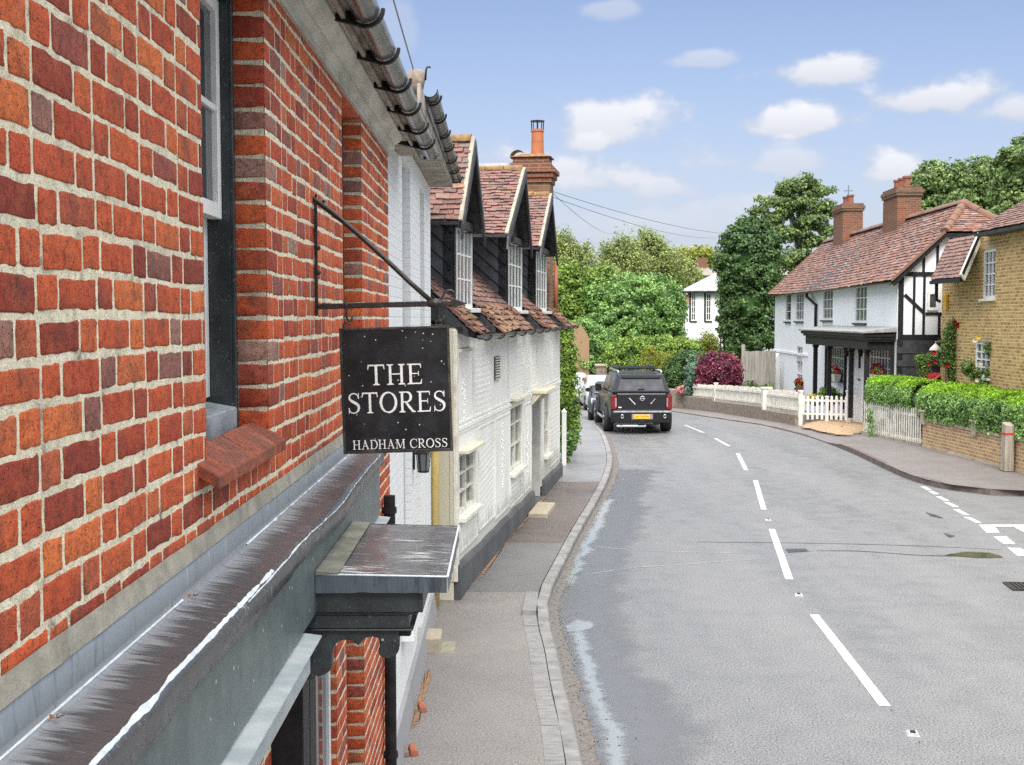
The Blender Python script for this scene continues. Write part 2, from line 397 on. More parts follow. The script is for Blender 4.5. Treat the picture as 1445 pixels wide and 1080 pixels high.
M_LEADHOOD = m_lead('hood_lead', (.026, .026, .028), (.095, .095, .097), (.60, .60, .60), (1.2, 8, 8), .43, (.12, .4))  # pale stop paints white reflections onto the wet lead
M_LEADMOSS = simple('mossy_flashing', (.13, .13, .10), (.22, .22, .17), 9, .7, .3, 30)
M_BEAD = simple('worn_lead_edge', (.72, .77, .78), (.50, .56, .58), 22, .5, .2, 60)
M_FILLET = simple('mortar_fillet', (.40, .37, .29), (.26, .24, .19), 10, .9, .5, 60)

# roof tiles: every tile is an island
def m_tile(name, stops, moss=(.26, .18, .06), mossk=.60, dark=.6):
    t = NT(name); v = t.coord(); c = t.ramp(t.island(), stops)
    n = t.noise(v, 2.2, 5, .7); n2 = t.noise(v, 26, 5, .65)
    c = t.mix(t.ramp(n2, [(.45, 0), (.8, dark)]), c, (.04, .03, .027))
    c = t.mix(t.ramp(t.noise(v, 40, 4), [(.62, 0), (.75, .5)]), c, (.40, .37, .32))
    c = t.mix(t.ramp(n, [(mossk, 0), (mossk + .14, .7)]), c, moss)
    t.col(c); t.rough(t.ramp(n2, [(.3, .5), (.7, .85)])); t.bump(n2, .5, .008); return t.m
TS = [(0, (.095, .055, .047)), (.25, (.18, .088, .070)), (.5, (.235, .108, .083)), (.7, (.175, .10, .086)), (.88, (.28, .145, .095)), (1, (.14, .115, .10))]
M_TILE = m_tile('clay_roof_tile', TS)
M_TILEMOSS = m_tile('mossy_roof_tile', [(0, (.12, .05, .035)), (.4, (.22, .085, .055)), (.7, (.20, .10, .05)), (1, (.10, .07, .05))], (.34, .23, .08), .50, .5)
M_TILED = m_tile('weathered_red_tile', [(0, (.12, .065, .052)), (.25, (.20, .09, .066)), (.45, (.225, .14, .115)), (.65, (.235, .105, .076)), (.82, (.30, .125, .068)), (.93, (.28, .215, .185)), (1, (.17, .135, .118))], (.30, .12, .06), .56, .35)
M_TILEE = m_tile('brown_roof_tile', [(0, (.16, .09, .072)), (.4, (.25, .14, .11)), (.7, (.29, .16, .12)), (1, (.18, .125, .105))], (.32, .22, .12), .66, .25)

# ground surfaces
def m_asphalt(name, c0, c1, rlo, rhi, grit=1.0, wet=None, warm=None, streak=False):
    t = NT(name); v = t.coord(); big = t.noise(t.coord((1.6, .22, 1)) if streak else v, .45 if streak else .35, 7, .62); mid = t.noise(v, 2.5, 5, .65); fin = t.noise(v, 55, 3, .7); spk = t.n('ShaderNodeTexVoronoi'); t.l(v, spk.inputs['Vector']); spk.inputs['Scale'].default_value = 48
    c = t.ramp(t.math('ADD', t.math('MULTIPLY', big, .6), t.math('MULTIPLY', mid, .4)), [(.36, c0), (.64, c1)])
    c = t.mix(t.math('MULTIPLY', t.ramp(fin, [(.36, 1), (.5, 0)]), .8 * grit), c, (c0[0] * .3, c0[1] * .3, c0[2] * .3))
    c = t.mix(t.math('MULTIPLY', t.ramp(fin, [(.55, 0), (.72, 1)]), .6 * grit), c, (min(1, c1[0] * 2.1), min(1, c1[1] * 2.05), min(1, c1[2] * 2.0)))
    if warm is not None:
        c = t.mix(t.ramp(t.noise(v, 1.1, 6, .7), [(.5, 0), (.72, .6)]), c, warm)
    t.col(c); t.rough(t.ramp(t.math('ADD', t.math('MULTIPLY', big, .5), t.math('MULTIPLY', mid, .5)), [(.4, rlo), (.62, rhi)])); t.set(Specular_IOR_Level=.5)
    t.bump(t.math('ADD', fin, spk.outputs['Distance']), .35 * grit, .006); return t.m
M_ROAD = m_asphalt('wet_asphalt', (.152, .152, .151), (.195, .194, .192), .34, .62, 1.25, streak=True)
M_ROADDARK = m_asphalt('fresh_asphalt_strip', (.085, .087, .09), (.12, .122, .126), .25, .5)
M_PAVE1 = m_asphalt('pale_pavement', (.178, .164, .150), (.235, .218, .20), .45, .7, .8)
M_PAVE2 = m_asphalt('dark_pavement', (.125, .121, .117), (.17, .166, .16), .4, .6, .8)
M_PAVE3 = m_asphalt('brown_gravelly_pavement', (.085, .064, .055), (.16, .135, .12), .3, .6, 1.2, warm=(.15, .085, .06))
M_PAVE4 = m_asphalt('far_grey_pavement', (.17, .171, .171), (.235, .235, .231), .4, .6, .5)
M_PAVER = m_asphalt('pinkish_pavement', (.152, .134, .127), (.195, .174, .165), .45, .7, .6)
M_KERB = simple('kerb_stone', (.16, .157, .15), (.27, .262, .248), 5, .75, .4, 50)
M_KERBR = simple('brown_kerb_stone', (.105, .078, .072), (.17, .13, .12), 6, .75, .4, 50)
t = NT('gutter_grit'); v = t.coord(); t.col(t.ramp(t.noise(v, 26, 6, .8), [(.3, (.05, .043, .038)), (.5, (.14, .125, .112)), (.7, (.24, .22, .20))])); t.rough(.8); M_GRIT = feather(t, 14, .3, .5, 1.6)
def m_mark(name, c, k):
    t = NT(name); v = t.coord(); t.col(t.mix(t.ramp(t.math('ADD', t.math('MULTIPLY', t.noise(v, 70, 3, .7), .6), t.math('MULTIPLY', t.noise(v, 5, 4), .4)), [(k, 0), (k + .06, 1)]), c, (.20, .20, .20))); t.rough(.6); return t.m
M_MARK = m_mark('road_paint', (.58, .59, .58), .53)
M_MARKOLD = m_mark('worn_road_paint', (.50, .51, .51), .50)
t = NT('rain_water'); t.col((.32, .34, .34)); t.rough(.06); t.set(Specular_IOR_Level=.45); t.bump(t.noise(t.coord(), 6, 3), .04, .01); M_WATER = feather(t, 7, .32, .8, 1.5, .8)
t = NT('orange_brick_dust'); v = t.coord(); t.col(t.ramp(t.noise(v, 18, 6), [(.35, (.36, .19, .08)), (.65, (.22, .145, .095))])); t.rough(.95); t.bump(t.noise(v, 60, 5), .6, .01); M_DUST = feather(t, 16, .30, .75, 2.0)
t = NT('golden_gravel'); v = t.coord(); n = t.noise(v, 16, 5, .8); t.col(t.ramp(n, [(.3, (.22, .13, .07)), (.5, (.42, .28, .16)), (.7, (.60, .46, .30))])); t.rough(.95); t.bump(n, 1, .02); M_GRAVEL = feather(t, 3, .12, .4, .9)
M_SOIL = simple('garden_soil', (.06, .045, .03), (.09, .075, .045), 8, .95, .5, 30)
M_GRASS = simple('meadow_grass', (.045, .085, .018), (.08, .13, .03), 3, .9, .5, 30)
M_FLINT = simple('rough_stone_wall', (.15, .115, .085), (.28, .23, .18), 9, .9, .7, 18)
M_PINK = simple('pink_flowers', (.50, .16, .15), (.62, .30, .27), 12, .8)

def m_leaf(name, stops, trans=.25, rough=.5, clump=1.1):
    t = NT(name); c = t.ramp(t.island(), stops)
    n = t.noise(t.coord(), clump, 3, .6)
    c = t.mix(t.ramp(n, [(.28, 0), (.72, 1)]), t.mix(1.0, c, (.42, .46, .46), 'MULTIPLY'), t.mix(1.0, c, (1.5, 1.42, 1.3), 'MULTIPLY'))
    t.col(c); t.rough(rough); t.set(Specular_IOR_Level=.3)
    tr = t.n('ShaderNodeBsdfTranslucent'); t.l(c, tr.inputs['Color']); ms = t.n('ShaderNodeMixShader'); ms.inputs[0].default_value = trans
    out = [x for x in t.t.nodes if x.type == 'OUTPUT_MATERIAL'][0]
    t.l(t.b.outputs[0], ms.inputs[1]); t.l(tr.outputs[0], ms.inputs[2]); t.l(ms.outputs[0], out.inputs['Surface']); return t.m
L_DARK = m_leaf('dark_leaves', [(0, (0.039, 0.079, 0.022)), (.5, (0.086, 0.165, 0.054)), (1, (0.155, 0.270, 0.102))])
L_MID = m_leaf('mid_leaves', [(0, (0.094, 0.189, 0.051)), (.5, (0.200, 0.366, 0.105)), (1, (0.350, 0.554, 0.189))])
L_BRIGHT = m_leaf('bright_leaves', [(0, (0.103, 0.166, 0.035)), (.5, (0.190, 0.321, 0.058)), (1, (0.308, 0.440, 0.087))])
L_LIME = m_leaf('lime_leaves', [(0, (0.128, 0.250, 0.018)), (.5, (0.205, 0.404, 0.022)), (1, (0.308, 0.546, 0.038))])
L_OLIVE = m_leaf('olive_leaves', [(0, (0.144, 0.195, 0.063)), (.5, (0.275, 0.341, 0.120)), (1, (0.449, 0.517, 0.189))])
L_PINE = m_leaf('pine_needles', [(0, (0.029, 0.062, 0.021)), (.5, (0.058, 0.121, 0.038)), (1, (0.114, 0.208, 0.062))], .1)
L_CEDAR = m_leaf('blue_green_needles', [(0, (0.054, 0.100, 0.054)), (.5, (0.100, 0.180, 0.090)), (1, (0.172, 0.288, 0.134))], .12)
L_OAK = m_leaf('oak_leaves', [(0, (0.083, 0.131, 0.049)), (.5, (0.162, 0.248, 0.086)), (1, (0.296, 0.406, 0.137))])
L_PURPLE = m_leaf('purple_leaves', [(0, (0.078, 0.022, 0.044)), (.55, (0.189, 0.044, 0.088)), (.9, (0.332, 0.078, 0.133)), (1, (0.663, 0.155, 0.155))])
L_BLUE = m_leaf('grey_blue_needles', [(0, (0.079, 0.158, 0.112)), (1, (0.225, 0.357, 0.260))], .1)
L_YEL = m_leaf('yellow_green_leaves', [(0, (0.173, 0.209, 0.025)), (.5, (0.283, 0.331, 0.050)), (1, (0.406, 0.419, 0.084))])
L_ROSE = m_leaf('rose_leaves', [(0, (0.083, 0.157, 0.036)), (1, (0.248, 0.380, 0.116))])
L_FLORED = simple('red_petals', (.45, .012, .012), (.30, .006, .008), 20, .6)
L_FLOPINK = simple('coral_petals', (.62, .10, .10), (.5, .05, .07), 20, .6)
L_FLOYEL = simple('yellow_petals', (.70, .48, .03), (.75, .62, .15), 20, .6)
L_FLOWHT = simple('cream_petals', (.75, .70, .45), (.75, .72, .6), 20, .6)
M_BARK = simple('tree_bark', (.09, .065, .045), (.16, .125, .09), 12, .9, .6, 20)
M_BARKG = simple('pale_bark', (.20, .19, .17), (.12, .11, .09), 10, .9, .5, 20)
M_DEADLEAF = simple('dead_leaf', (.30, .13, .03), (.16, .06, .02), 60, .8)

t = NT('wet_film'); v = t.coord(); t.col((.17, .172, .172)); t.rough(.24); t.set(Specular_IOR_Level=.5); t.bump(t.noise(v, 60, 3, .7), .25, .004); M_WETFILM = feather(t, 2.6, .3, 1.1, 1.5, .7)
# ------------------------------------------------------------------ the ground
def sheet(name, X, Y, zf, mat, kind='structure'):
    V = [(x, y, zf(x, y)) for y in Y for x in X]; nx = len(X)
    F = [(j * nx + i, j * nx + i + 1, (j + 1) * nx + i + 1, (j + 1) * nx + i) for j in range(len(Y) - 1) for i in range(nx - 1)]
    return tag(np_mesh(name, V, F, mat), kind=kind)
sheet('ground', [-900, -300, -120, -60, -30, -12, 0, 12, 30, 60, 120, 300, 900], [-60, -20, 0, 20, 42, 48, 54, 60, 90, 140, 300, 900, 1500],
      lambda x, y: gz(y) - .06, M_GRASS)
road = sheet('road', [-2.5, 0, 2, 4, 6, 8, 10, 14, 20, 30, 45], [-8, 0, 6, 12, 18, 24, 30, 36, 42, 45, 48, 51, 54, 57, 60, 64, 68], lambda x, y: gz(y), M_ROAD)

def smooth_line(P, step=.45):
    """resample a polyline (Catmull-Rom) at about step metres"""
    P = [Vector(p) for p in P]; out = []
    for i in range(len(P) - 1):
        p0 = P[max(i - 1, 0)]; p1 = P[i]; p2 = P[i + 1]; p3 = P[min(i + 2, len(P) - 1)]
        n = max(1, int((p2 - p1).length / step))
        for k in range(n):
            u = k / n
            out.append(.5 * ((2 * p1) + (p2 - p0) * u + (2 * p0 - 5 * p1 + 4 * p2 - p3) * u * u + (3 * p1 - p0 - 3 * p2 + p3) * u ** 3))
    out.append(P[-1]); return out
def offset_line(P, d):
    out = []
    for i, p in enumerate(P):
        t_ = (P[min(i + 1, len(P) - 1)] - P[max(i - 1, 0)]); t_.z = 0; t_.normalize()
        out.append(p + Vector((t_.y, -t_.x, 0)) * d)
    return out

# left kerb (road side edge) read off the photograph onto the ground plane
lk = [Vector((.52, -6, 0)), Vector((.52, 4, 0))] + [atZ(x, y) for x, y in ((822, 1080), (801, 990), (786, 920), (773, 858), (797, 800), (823, 748), (847, 705), (860, 676), (864, 652), (858, 628), (846, 608))]
lk += [Vector((2.35, 45, 0)), Vector((1.7, 50, 0)), Vector((.6, 56, 0)), Vector((-1, 63, 0))]
LK = smooth_line(lk)
def kerb_h(Y): return .035 if Y < 14.6 else (.035 + (.11 - .035) * min(1, (Y - 14.6) / 1.6))
def zl(p): return gz(p.y) + kerb_h(p.y)

def kerb(name, line, hfun, mat, wid, stone=.915, inner=1):
    """kerbstones laid end to end along a line; the stones' top is at hfun"""
    mb = MB(); acc = 0; start = 0; L = line; I = offset_line(L, -wid * inner)
    i0 = 0
    for i in range(1, len(L)):
        acc += (L[i] - L[i - 1]).length
        if acc >= stone or i == len(L) - 1:
            a, b = L[i0], L[i]; ai, bi = I[i0], I[i]; d = (b - a).normalized() * .004; j = rnd.uniform(-.004, .004)
            za, zb = gz(a.y), gz(b.y); ha, hb = hfun(a.y) + j, hfun(b.y) + j
            a2, b2, ai2, bi2 = a + d, b - d, ai + d, bi - d
            n_ = (ai - a).normalized() * .018
            low = [Vector((p.x, p.y, z - .1)) for p, z in ((a2, za), (b2, zb), (bi2, zb), (ai2, za))]
            mid = [Vector((p.x, p.y, z + h - .02)) for p, z, h in ((a2, za, ha), (b2, zb, hb))]
            top = [Vector((p.x, p.y, z + h + .002)) for p, z, h in ((a2 + n_, za, ha), (b2 + n_, zb, hb), (bi2, zb, hb), (ai2, za, ha))]
            mb.add(low + mid + top, [(0, 1, 5, 4), (4, 5, 7, 6), (6, 7, 8, 9), (1, 2, 8, 7, 5), (2, 3, 9, 8), (3, 0, 4, 6, 9), (0, 3, 2, 1)])
            acc = 0; i0 = i
    return tag(mb.build(name, mat), kind='structure')
kerb('kerb_left', LK, kerb_h, M_KERB, .13)
inn = offset_line(LK, -.14)
def pave_piece(y0, y1, mat, name='pavement_left', inset=0.0):
    A = [p for p in inn if y0 <= p.y <= y1]
    if inset: A = offset_line(A, -inset)
    A = [Vector((p.x, p.y, zl(p))) for p in A]
    nx = 7; V = []; F = []
    for p in A:
        for k in range(nx): V.append((-1.7 + (p.x + 1.7) * k / (nx - 1), p.y, p.z))
    for j in range(len(A) - 1):
        for i in range(nx - 1): F.append((j * nx + i, j * nx + i + 1, (j + 1) * nx + i + 1, (j + 1) * nx + i))
    return tag(np_mesh(name, V, F, mat), kind='structure')
yb = [min((p.y for p in inn), key=lambda y: abs(y - q)) for q in (-6, 15.7, 19.2, 26.6, 63)]
pave_piece(yb[0], yb[1], M_PAVE1, 'pavement_left')
pave_piece(yb[1], yb[2], M_PAVE2, 'pavement_left')
pave_piece(yb[2], yb[3], M_PAVE3, 'pavement_left')
pave_piece(yb[3], yb[4], M_PAVE4, 'pavement_left')
# the strip of worn blocks between pavement and kerb in the foreground
A = [p for p in inn if p.y <= yb[1]]; B = offset_line(A, -.158)
mb = MB(); i = 0
while i < len(A) - 1:
    ln = 2 if rnd.random() < .6 else 1
    j = min(i + ln, len(A) - 1); dz = max(kerb_h(A[i].y), kerb_h(A[j].y)) + rnd.uniform(.002, .007); d = (A[j] - A[i]).normalized() * .003
    P = [A[i] + d, A[j] - d, B[j] - d, B[i] + d]
    mb.hexa([(p.x, p.y, -.05) for p in P] + [(p.x, p.y, dz) for p in P]); i = j
M_BLOCK = simple('ribbed_kerb_blocks', (.17, .165, .16), (.27, .26, .25), 7, .6, .5, 30, stretch=(1, 5, 1))
tag(mb.build('kerb_channel_left', M_BLOCK), kind='structure')
# grit in the gutter and the rain lying along it
def ragged(name, line, d0, d1, amp, seed, mat, z=.004, y0=-5, y1=60, fq=1.1, e0=0):
    L = [p for p in line if y0 <= p.y <= y1]; a = offset_line(L, d0); b = offset_line(L, d1); A = []; B = []
    for k, (p, q) in enumerate(zip(a, b)):
        n_ = (q - p).normalized(); w = amp * (fnoise(L[k].y * fq, seed + 7) + .5 * fnoise(L[k].y * fq * 3.1, seed + 3)); q = q + n_ * w
        A.append((p.x, p.y, gz(p.y) + z)); B.append((q.x, q.y, gz(q.y) + z))
    return tag(soft_strip(name, A, B, mat, e0=e0), kind='structure')
LF = smooth_line(lk, .10)
ragged('wet_sheen', LF, .02, 1.15, .45, 12, M_WETFILM, .0025, 4, 30, .5, 1)
ragged('gutter_grit', LF, .0, .17, .06, 3, M_GRIT, .0038, 2, 44, 2.2, 1)
ragged('rain_puddle', LF, .12, .44, .17, 21, M_WATER, .005, 6, 15.0, .8)
ragged('rain_puddle', LF, .0, .36, .22, 40, M_WATER, .005, 16.2, 25, .9)
def blob(name, pts, mat, z, kind='structure', amp=.0):
    P = [atG(x, y) for x, y in pts]; n = len(P); out = []
    for i in range(n):
        for k in range(6):
            p = P[i].lerp(P[(i + 1) % n], k / 6); o = fnoise(p.x * 5, p.y * 5, 3) * amp
            out.append((p.x + o, p.y + fnoise(p.y * 5, p.x * 5, 8) * amp, gz(p.y) + z))
    return tag(soft_blob(name, [Vector(p) for p in out], mat, 0), kind=kind)
blob('rain_puddle', [(792, 884), (815, 872), (846, 878), (838, 890), (812, 896), (795, 896)], M_WATER, .0065, amp=.02)
# mended trench across the road, with tarred edges and a puddle
def roadstrip(name, pts, w, mat, z):
    P = [atG(x, y) for x, y in pts]; P = smooth_line(P, .12); A = []; B = []
    for k, p in enumerate(P):
        hw = w * (.8 + .5 * fnoise(k * .3, w * 90)); A.append((p.x, p.y - hw, gz(p.y) + z)); B.append((p.x, p.y + hw, gz(p.y) + z))
    return soft_strip(name, A, B, mat, road, 5)
t = NT('tar_joint'); t.col((.04, .04, .041)); t.rough(.35); M_TAR = feather(t, 8, .3, .6, 1.6)
t = NT('dried_silt_line'); t.col((.27, .275, .28)); t.rough(.4); M_SILT = feather(t, 6, .25, .8, 1.2)
roadstrip('tar_joint', [(960, 765), (1080, 766), (1200, 768), (1330, 772), (1440, 778)], .035, M_TAR, .003)
roadstrip('tar_joint', [(1115, 778), (1210, 778), (1300, 784), (1400, 786), (1445, 791)], .07, M_TAR, .003)
roadstrip('silt_line', [(790, 818), (880, 803), (960, 797), (1095, 788)], .05, M_SILT, .003)
roadstrip('silt_line', [(800, 768), (880, 775), (960, 779), (1090, 781)], .05, M_SILT, .003)
t = NT('muddy_water'); t.col((.05, .055, .03)); t.rough(.08); M_MUD = feather(t, 5, .2, .5)
blob('rain_puddle', [(1325, 784), (1360, 778), (1400, 780), (1425, 788), (1380, 789)], M_MUD, .006, amp=.02)
for pts in ([(1105, 775), (1140, 774), (1145, 779), (1110, 781)], [(1302, 722), (1322, 727), (1335, 733), (1315, 730)], [(1330, 752), (1350, 757), (1340, 760)]):
    blob('rain_puddle', pts, M_TAR, .006, amp=.02)

# ------------------------------------------------------------------ road markings
def dash(px0, px1, w, mat, bend=None):
    a, b = atG(*px0), atG(*px1); d = (b - a); d.z = 0; d.normalize(); s = Vector((d.y, -d.x, 0)) * w / 2
    n = 16; A = []; B = []
    for k in range(n + 1):
        p = a.lerp(b, k / n); j = fnoise(p.y * 7, p.x * 3) * .008
        A.append((p.x - s.x + j, p.y - s.y, gz(p.y) + .004)); B.append((p.x + s.x + j * .4, p.y + s.y, gz(p.y) + .004))
    mb = MB(); mb.strip(A, B); return mb.build('centre_line_dash', mat, road, closed=False)
for a, b, m in (((1249, 997), (1149, 868), M_MARK), ((1114, 818), (1089, 747), M_MARK), ((1078, 720), (1066, 678), M_MARKOLD), ((1053, 664), (1041, 640), M_MARKOLD), ((1029, 630), (1009, 619), M_MARKOLD), ((993, 611), (966, 600), M_MARKOLD)):
    dash(a, b, .105, m)
for a, b in (((1302, 687), (1312, 692)), ((1312, 693), (1322, 698)), ((1324, 701), (1336, 707)), ((1335, 709), (1350, 716)), ((1349, 719), (1364, 727)), ((1364, 730), (1381, 738))):
    o = dash(a, b, .11, M_MARK); o.name = 'edge_line_dash'
for P in ([(1383, 743), (1403, 743), (1411, 752), (1392, 752)], [(1402, 758), (1420, 757), (1433, 768), (1416, 768)], [(1421, 773), (1440, 774), (1462, 786), (1436, 785)], [(1450, 791), (1475, 791), (1490, 803), (1465, 803)]):
    mb = MB(); mb.poly([tuple(atG(*p) + Vector((0, 0, .004))) for p in P]); mb.build('give_way_dash', M_MARK, road, closed=False)
mb = MB(); mb.poly([tuple(atG(*p) + Vector((0, 0, .0055))) for p in ((1381, 741), (1520, 741), (1520, 744), (1384, 744))]); mb.build('stop_line', M_MARK, road, closed=False)
mb = MB(); mb.poly([tuple(atG(*p) + Vector((0, 0, .0045))) for p in ((1430, 744), (1470, 744), (1500, 756), (1448, 753))]); mb.build('give_way_dash', M_MARK, road, closed=False)
# road studs between the dashes
for i, (x, y, w) in enumerate(((1288, 1036, 'nearest of the road studs, below the closest white dash'), (1127, 840, 'road stud between the two nearest white dashes'), (1084, 734, 'road stud between the second and third white dashes'))):
    p = atG(x, y); e = empty('road_stud', (p.x, p.y, 0), -.15, 'small worn ' + w, 'road stud', 'studs along the centre line')
    mb = MB(); mb.hexa([(-.05, -.07, 0), (.05, -.07, 0), (.05, .07, 0), (-.05, .07, 0), (-.035, -.05, .018), (.035, -.05, .018), (.035, .05, .018), (-.035, .05, .018)]); mb.build('stud_body', M_MARKOLD, e)
    mb = MB(); mb.box(-.022, .022, -.03, .03, .018, .024); mb.build('reflector', M_PLASTIC, e)
# drain grating by the side road
p = atG(1452, 829); e = empty('drain_grating', (p.x, p.y, 0), -.1, 'dark iron drain grating let into the road by the side turning', 'drain cover')
mb = MB(); mb.box(-.25, .25, -.22, .22, .003, .008); mb.build('grating_pit', M_PLASTIC, e)
mb = MB()
for k in range(9): mb.box(-.235 + k * .054, -.205 + k * .054, -.2, .2, .009, .02)
mb.box(-.27, .27, -.24, -.21, .004, .021); mb.box(-.27, .27, .21, .24, .004, .021); mb.box(-.27, -.245, -.209, .209, .004, .021); mb.box(.245, .27, -.209, .209, .004, .021)
mb.build('grating_bars', M_IRON, e)

# ------------------------------------------------------------------ right side: kerb, pavement, drive, gardens
rk = [Vector((40, 25.0, 0)), Vector((24, 25.4, 0)), Vector((15, 25.6, 0))] + [atZ(x, y) for x, y in ((1445, 700), (1400, 698), (1350, 692), (1300, 680), (1255, 661), (1215, 642), (1180, 628), (1145, 616), (1110, 607), (1055, 594), (1000, 580), (962, 570))]
rk += [Vector((6.3, 57, 0)), Vector((4.8, 61, 0)), Vector((2.8, 65, 0))]
RK = smooth_line(rk)
def rkerb_h(Y): return .125 if Y < 34.2 else max(.03, .125 - (Y - 34.2) * .07)
kerb('kerb_right', RK, rkerb_h, M_KERBR, .14, inner=1)
rin = offset_line(RK, -.14)
# pavement between kerb and walls: from each kerb point to a back line
back = [Vector((40, 29.5, 0)), Vector((24, 28.4, 0)), Vector((13, 27.2, 0)), Vector((11.8, 27.8, 0)), Vector((11.2, 31, 0)), Vector((10.9, 33.9, 0)), Vector((10.3, 37, 0)), Vector((10.1, 41, 0)), Vector((9.6, 43.5, 0)), Vector((8.6, 48, 0)), Vector((7.9, 53, 0)), Vector((6.6, 58, 0)), Vector((5.2, 62, 0)), Vector((3.2, 66, 0))]
BK = smooth_line(back); nB = len(BK); nR = len(rin); V = []; F = []
nr = 160
for k in range(nr + 1):
    a = rin[min(nR - 1, int(k / nr * (nR - 1)))]; b = BK[min(nB - 1, int(k / nr * (nB - 1)))]
    for j in range(5):
        p = a.lerp(b, j / 4); V.append((p.x, p.y, gz(p.y) + rkerb_h(a.y) + .012 * j))
for k in range(nr):
    for j in range(4): F.append((k * 5 + j, k * 5 + j + 1, (k + 1) * 5 + j + 1, (k + 1) * 5 + j))
tag(np_mesh('pavement_right', V, F, M_PAVER), kind='structure')
mb = MB(); B2 = [p for p in BK]
mb.strip([(p.x - .05, p.y, gz(p.y) + .08) for p in B2], [(p.x + 40, p.y + .5, gz(p.y) + .10) for p in B2])
tag(mb.build('garden_ground', M_SOIL, closed=False), kind='structure')
# gravel drive in front of the picket fence
Pd = [atZ(x, y, .0) for x, y in ((1120, 606), (1150, 597), (1215, 594), (1260, 598), (1216, 618), (1195, 622), (1160, 616))]
n = len(Pd); out = []
for i in range(n):
    for k in range(8):
        q = Pd[i].lerp(Pd[(i + 1) % n], k / 8); out.append((q.x + .1 * fnoise(q.x * 3, q.y * 3), q.y + .2 * fnoise(q.y * 3, q.x), .0))
soft_blob('gravel_drive', [Vector(p) for p in out], M_GRAVEL, .106)
tag(bpy.data.objects['gravel_drive'], kind='structure')

# leaf bits and grit lying on the road and in the gutter
def litter(name, n, seed, spots, size, mat):
    r = random.Random(seed); m = MB()
    for _ in range(n):
        p = spots(r); a = r.uniform(0, 6.3); q = size * r.uniform(.4, 1.3); c_, s_ = math.cos(a) * q, math.sin(a) * q; z = gz(p[1]) + p[2]
        m.add([(p[0] - c_, p[1] - s_, z), (p[0] + s_ * .5, p[1] - c_ * .5, z + q * .25), (p[0] + c_, p[1] + s_, z + q * .1), (p[0] - s_ * .5, p[1] + c_ * .5, z + q * .3)], [(0, 1, 2), (0, 2, 3)])
    return tag(m.build(name, mat, None, closed=False), 'scattered dark leaf bits and grit ' + ('along the gutter' if 'gutter' in name else 'on the road and pavement'), 'litter', None, 'stuff')
GL = [p for p in LF if 6 < p.y < 42]
def gut(r):
    p = r.choice(GL); return (p.x + abs(r.gauss(0, .12)) + .02, p.y + r.uniform(-.05, .05), .006)
M_BITS = simple('leaf_litter', (.045, .035, .025), (.12, .08, .045), 30, .9)
litter('gutter_litter', 900, 4, gut, .014, M_BITS)
litter('road_litter', 160, 6, lambda r: ((lambda y: (r.uniform(-.6, .2) if r.random() < .35 else r.uniform(.8, 8), y, .05 if False else .045 if r.random() < 0 else .006))(r.uniform(8, 34))), .013, M_BITS)
# ------------------------------------------------------------------ the brick shop (near left)
S = Frame(-.835, 0.0, -.0058)
shop = empty('brick_shop', S.o, S.rz, 'red brick shop with lead topped shopfront and grey fascia, closest on the left', 'shop')
COURSE, ST, HD, PJ = .0805, .222, .108, .008
def flemish(y0, y1, z0, z1, openings, seed, dep=.105, x0=0.0):
    r = random.Random(seed); V = []; F = []
    nrow = int(round((z1 - z0) / COURSE))
    for row in range(nrow):
        zb = z0 + row * COURSE + .0065; zt = zb + COURSE - .0125
        segs = [(y0, y1)]
        for (a, b, c, d) in openings:
            if zb + .03 > c and zt - .03 < d:
                ns = []
                for (p, q) in segs:
                    if a > p + .02 and a < q: ns.append((p, a))
                    if b < q - .02 and b > p: ns.append((b, q))
                    if b <= p or a >= q: ns.append((p, q))
                segs = ns
        for (p, q) in segs:
            y = p; hd = (row % 2 == 0); first = True
            while y < q - .012:
                L = HD if hd else ST
                if first and not hd: L = HD if p == y0 else ST * .98
                if first and hd and p != y0: L = HD * 1.0
                if first is True and hd and p != y0: pass
                L *= r.uniform(.97, 1.025)
                if y + L > q - .03: L = q - y
                ya, yb = y + PJ * .5 * (0 if (first and p != y0) else 1), y + L - (PJ * .5 if y + L < q - .001 else 0)
                if r.random() < .035 and not hd and L > .2:      # a closer pair in place of a stretcher
                    pass
                brick(V, F, r, ya, yb, zb, zt, x0, dep)
                y += L + PJ * .5; hd = not hd; first = False
    return V, F
US = {10: (0, .03, .13, .27, .42, .58, .73, .87, .97, 1), 7: (0, .06, .25, .5, .75, .94, 1), 6: (0, .035, .33, .67, .965, 1), 4: (0, .07, .93, 1)}; WS = {4: (0, .09, .91, 1), 6: (0, .08, .33, .67, .92, 1)}
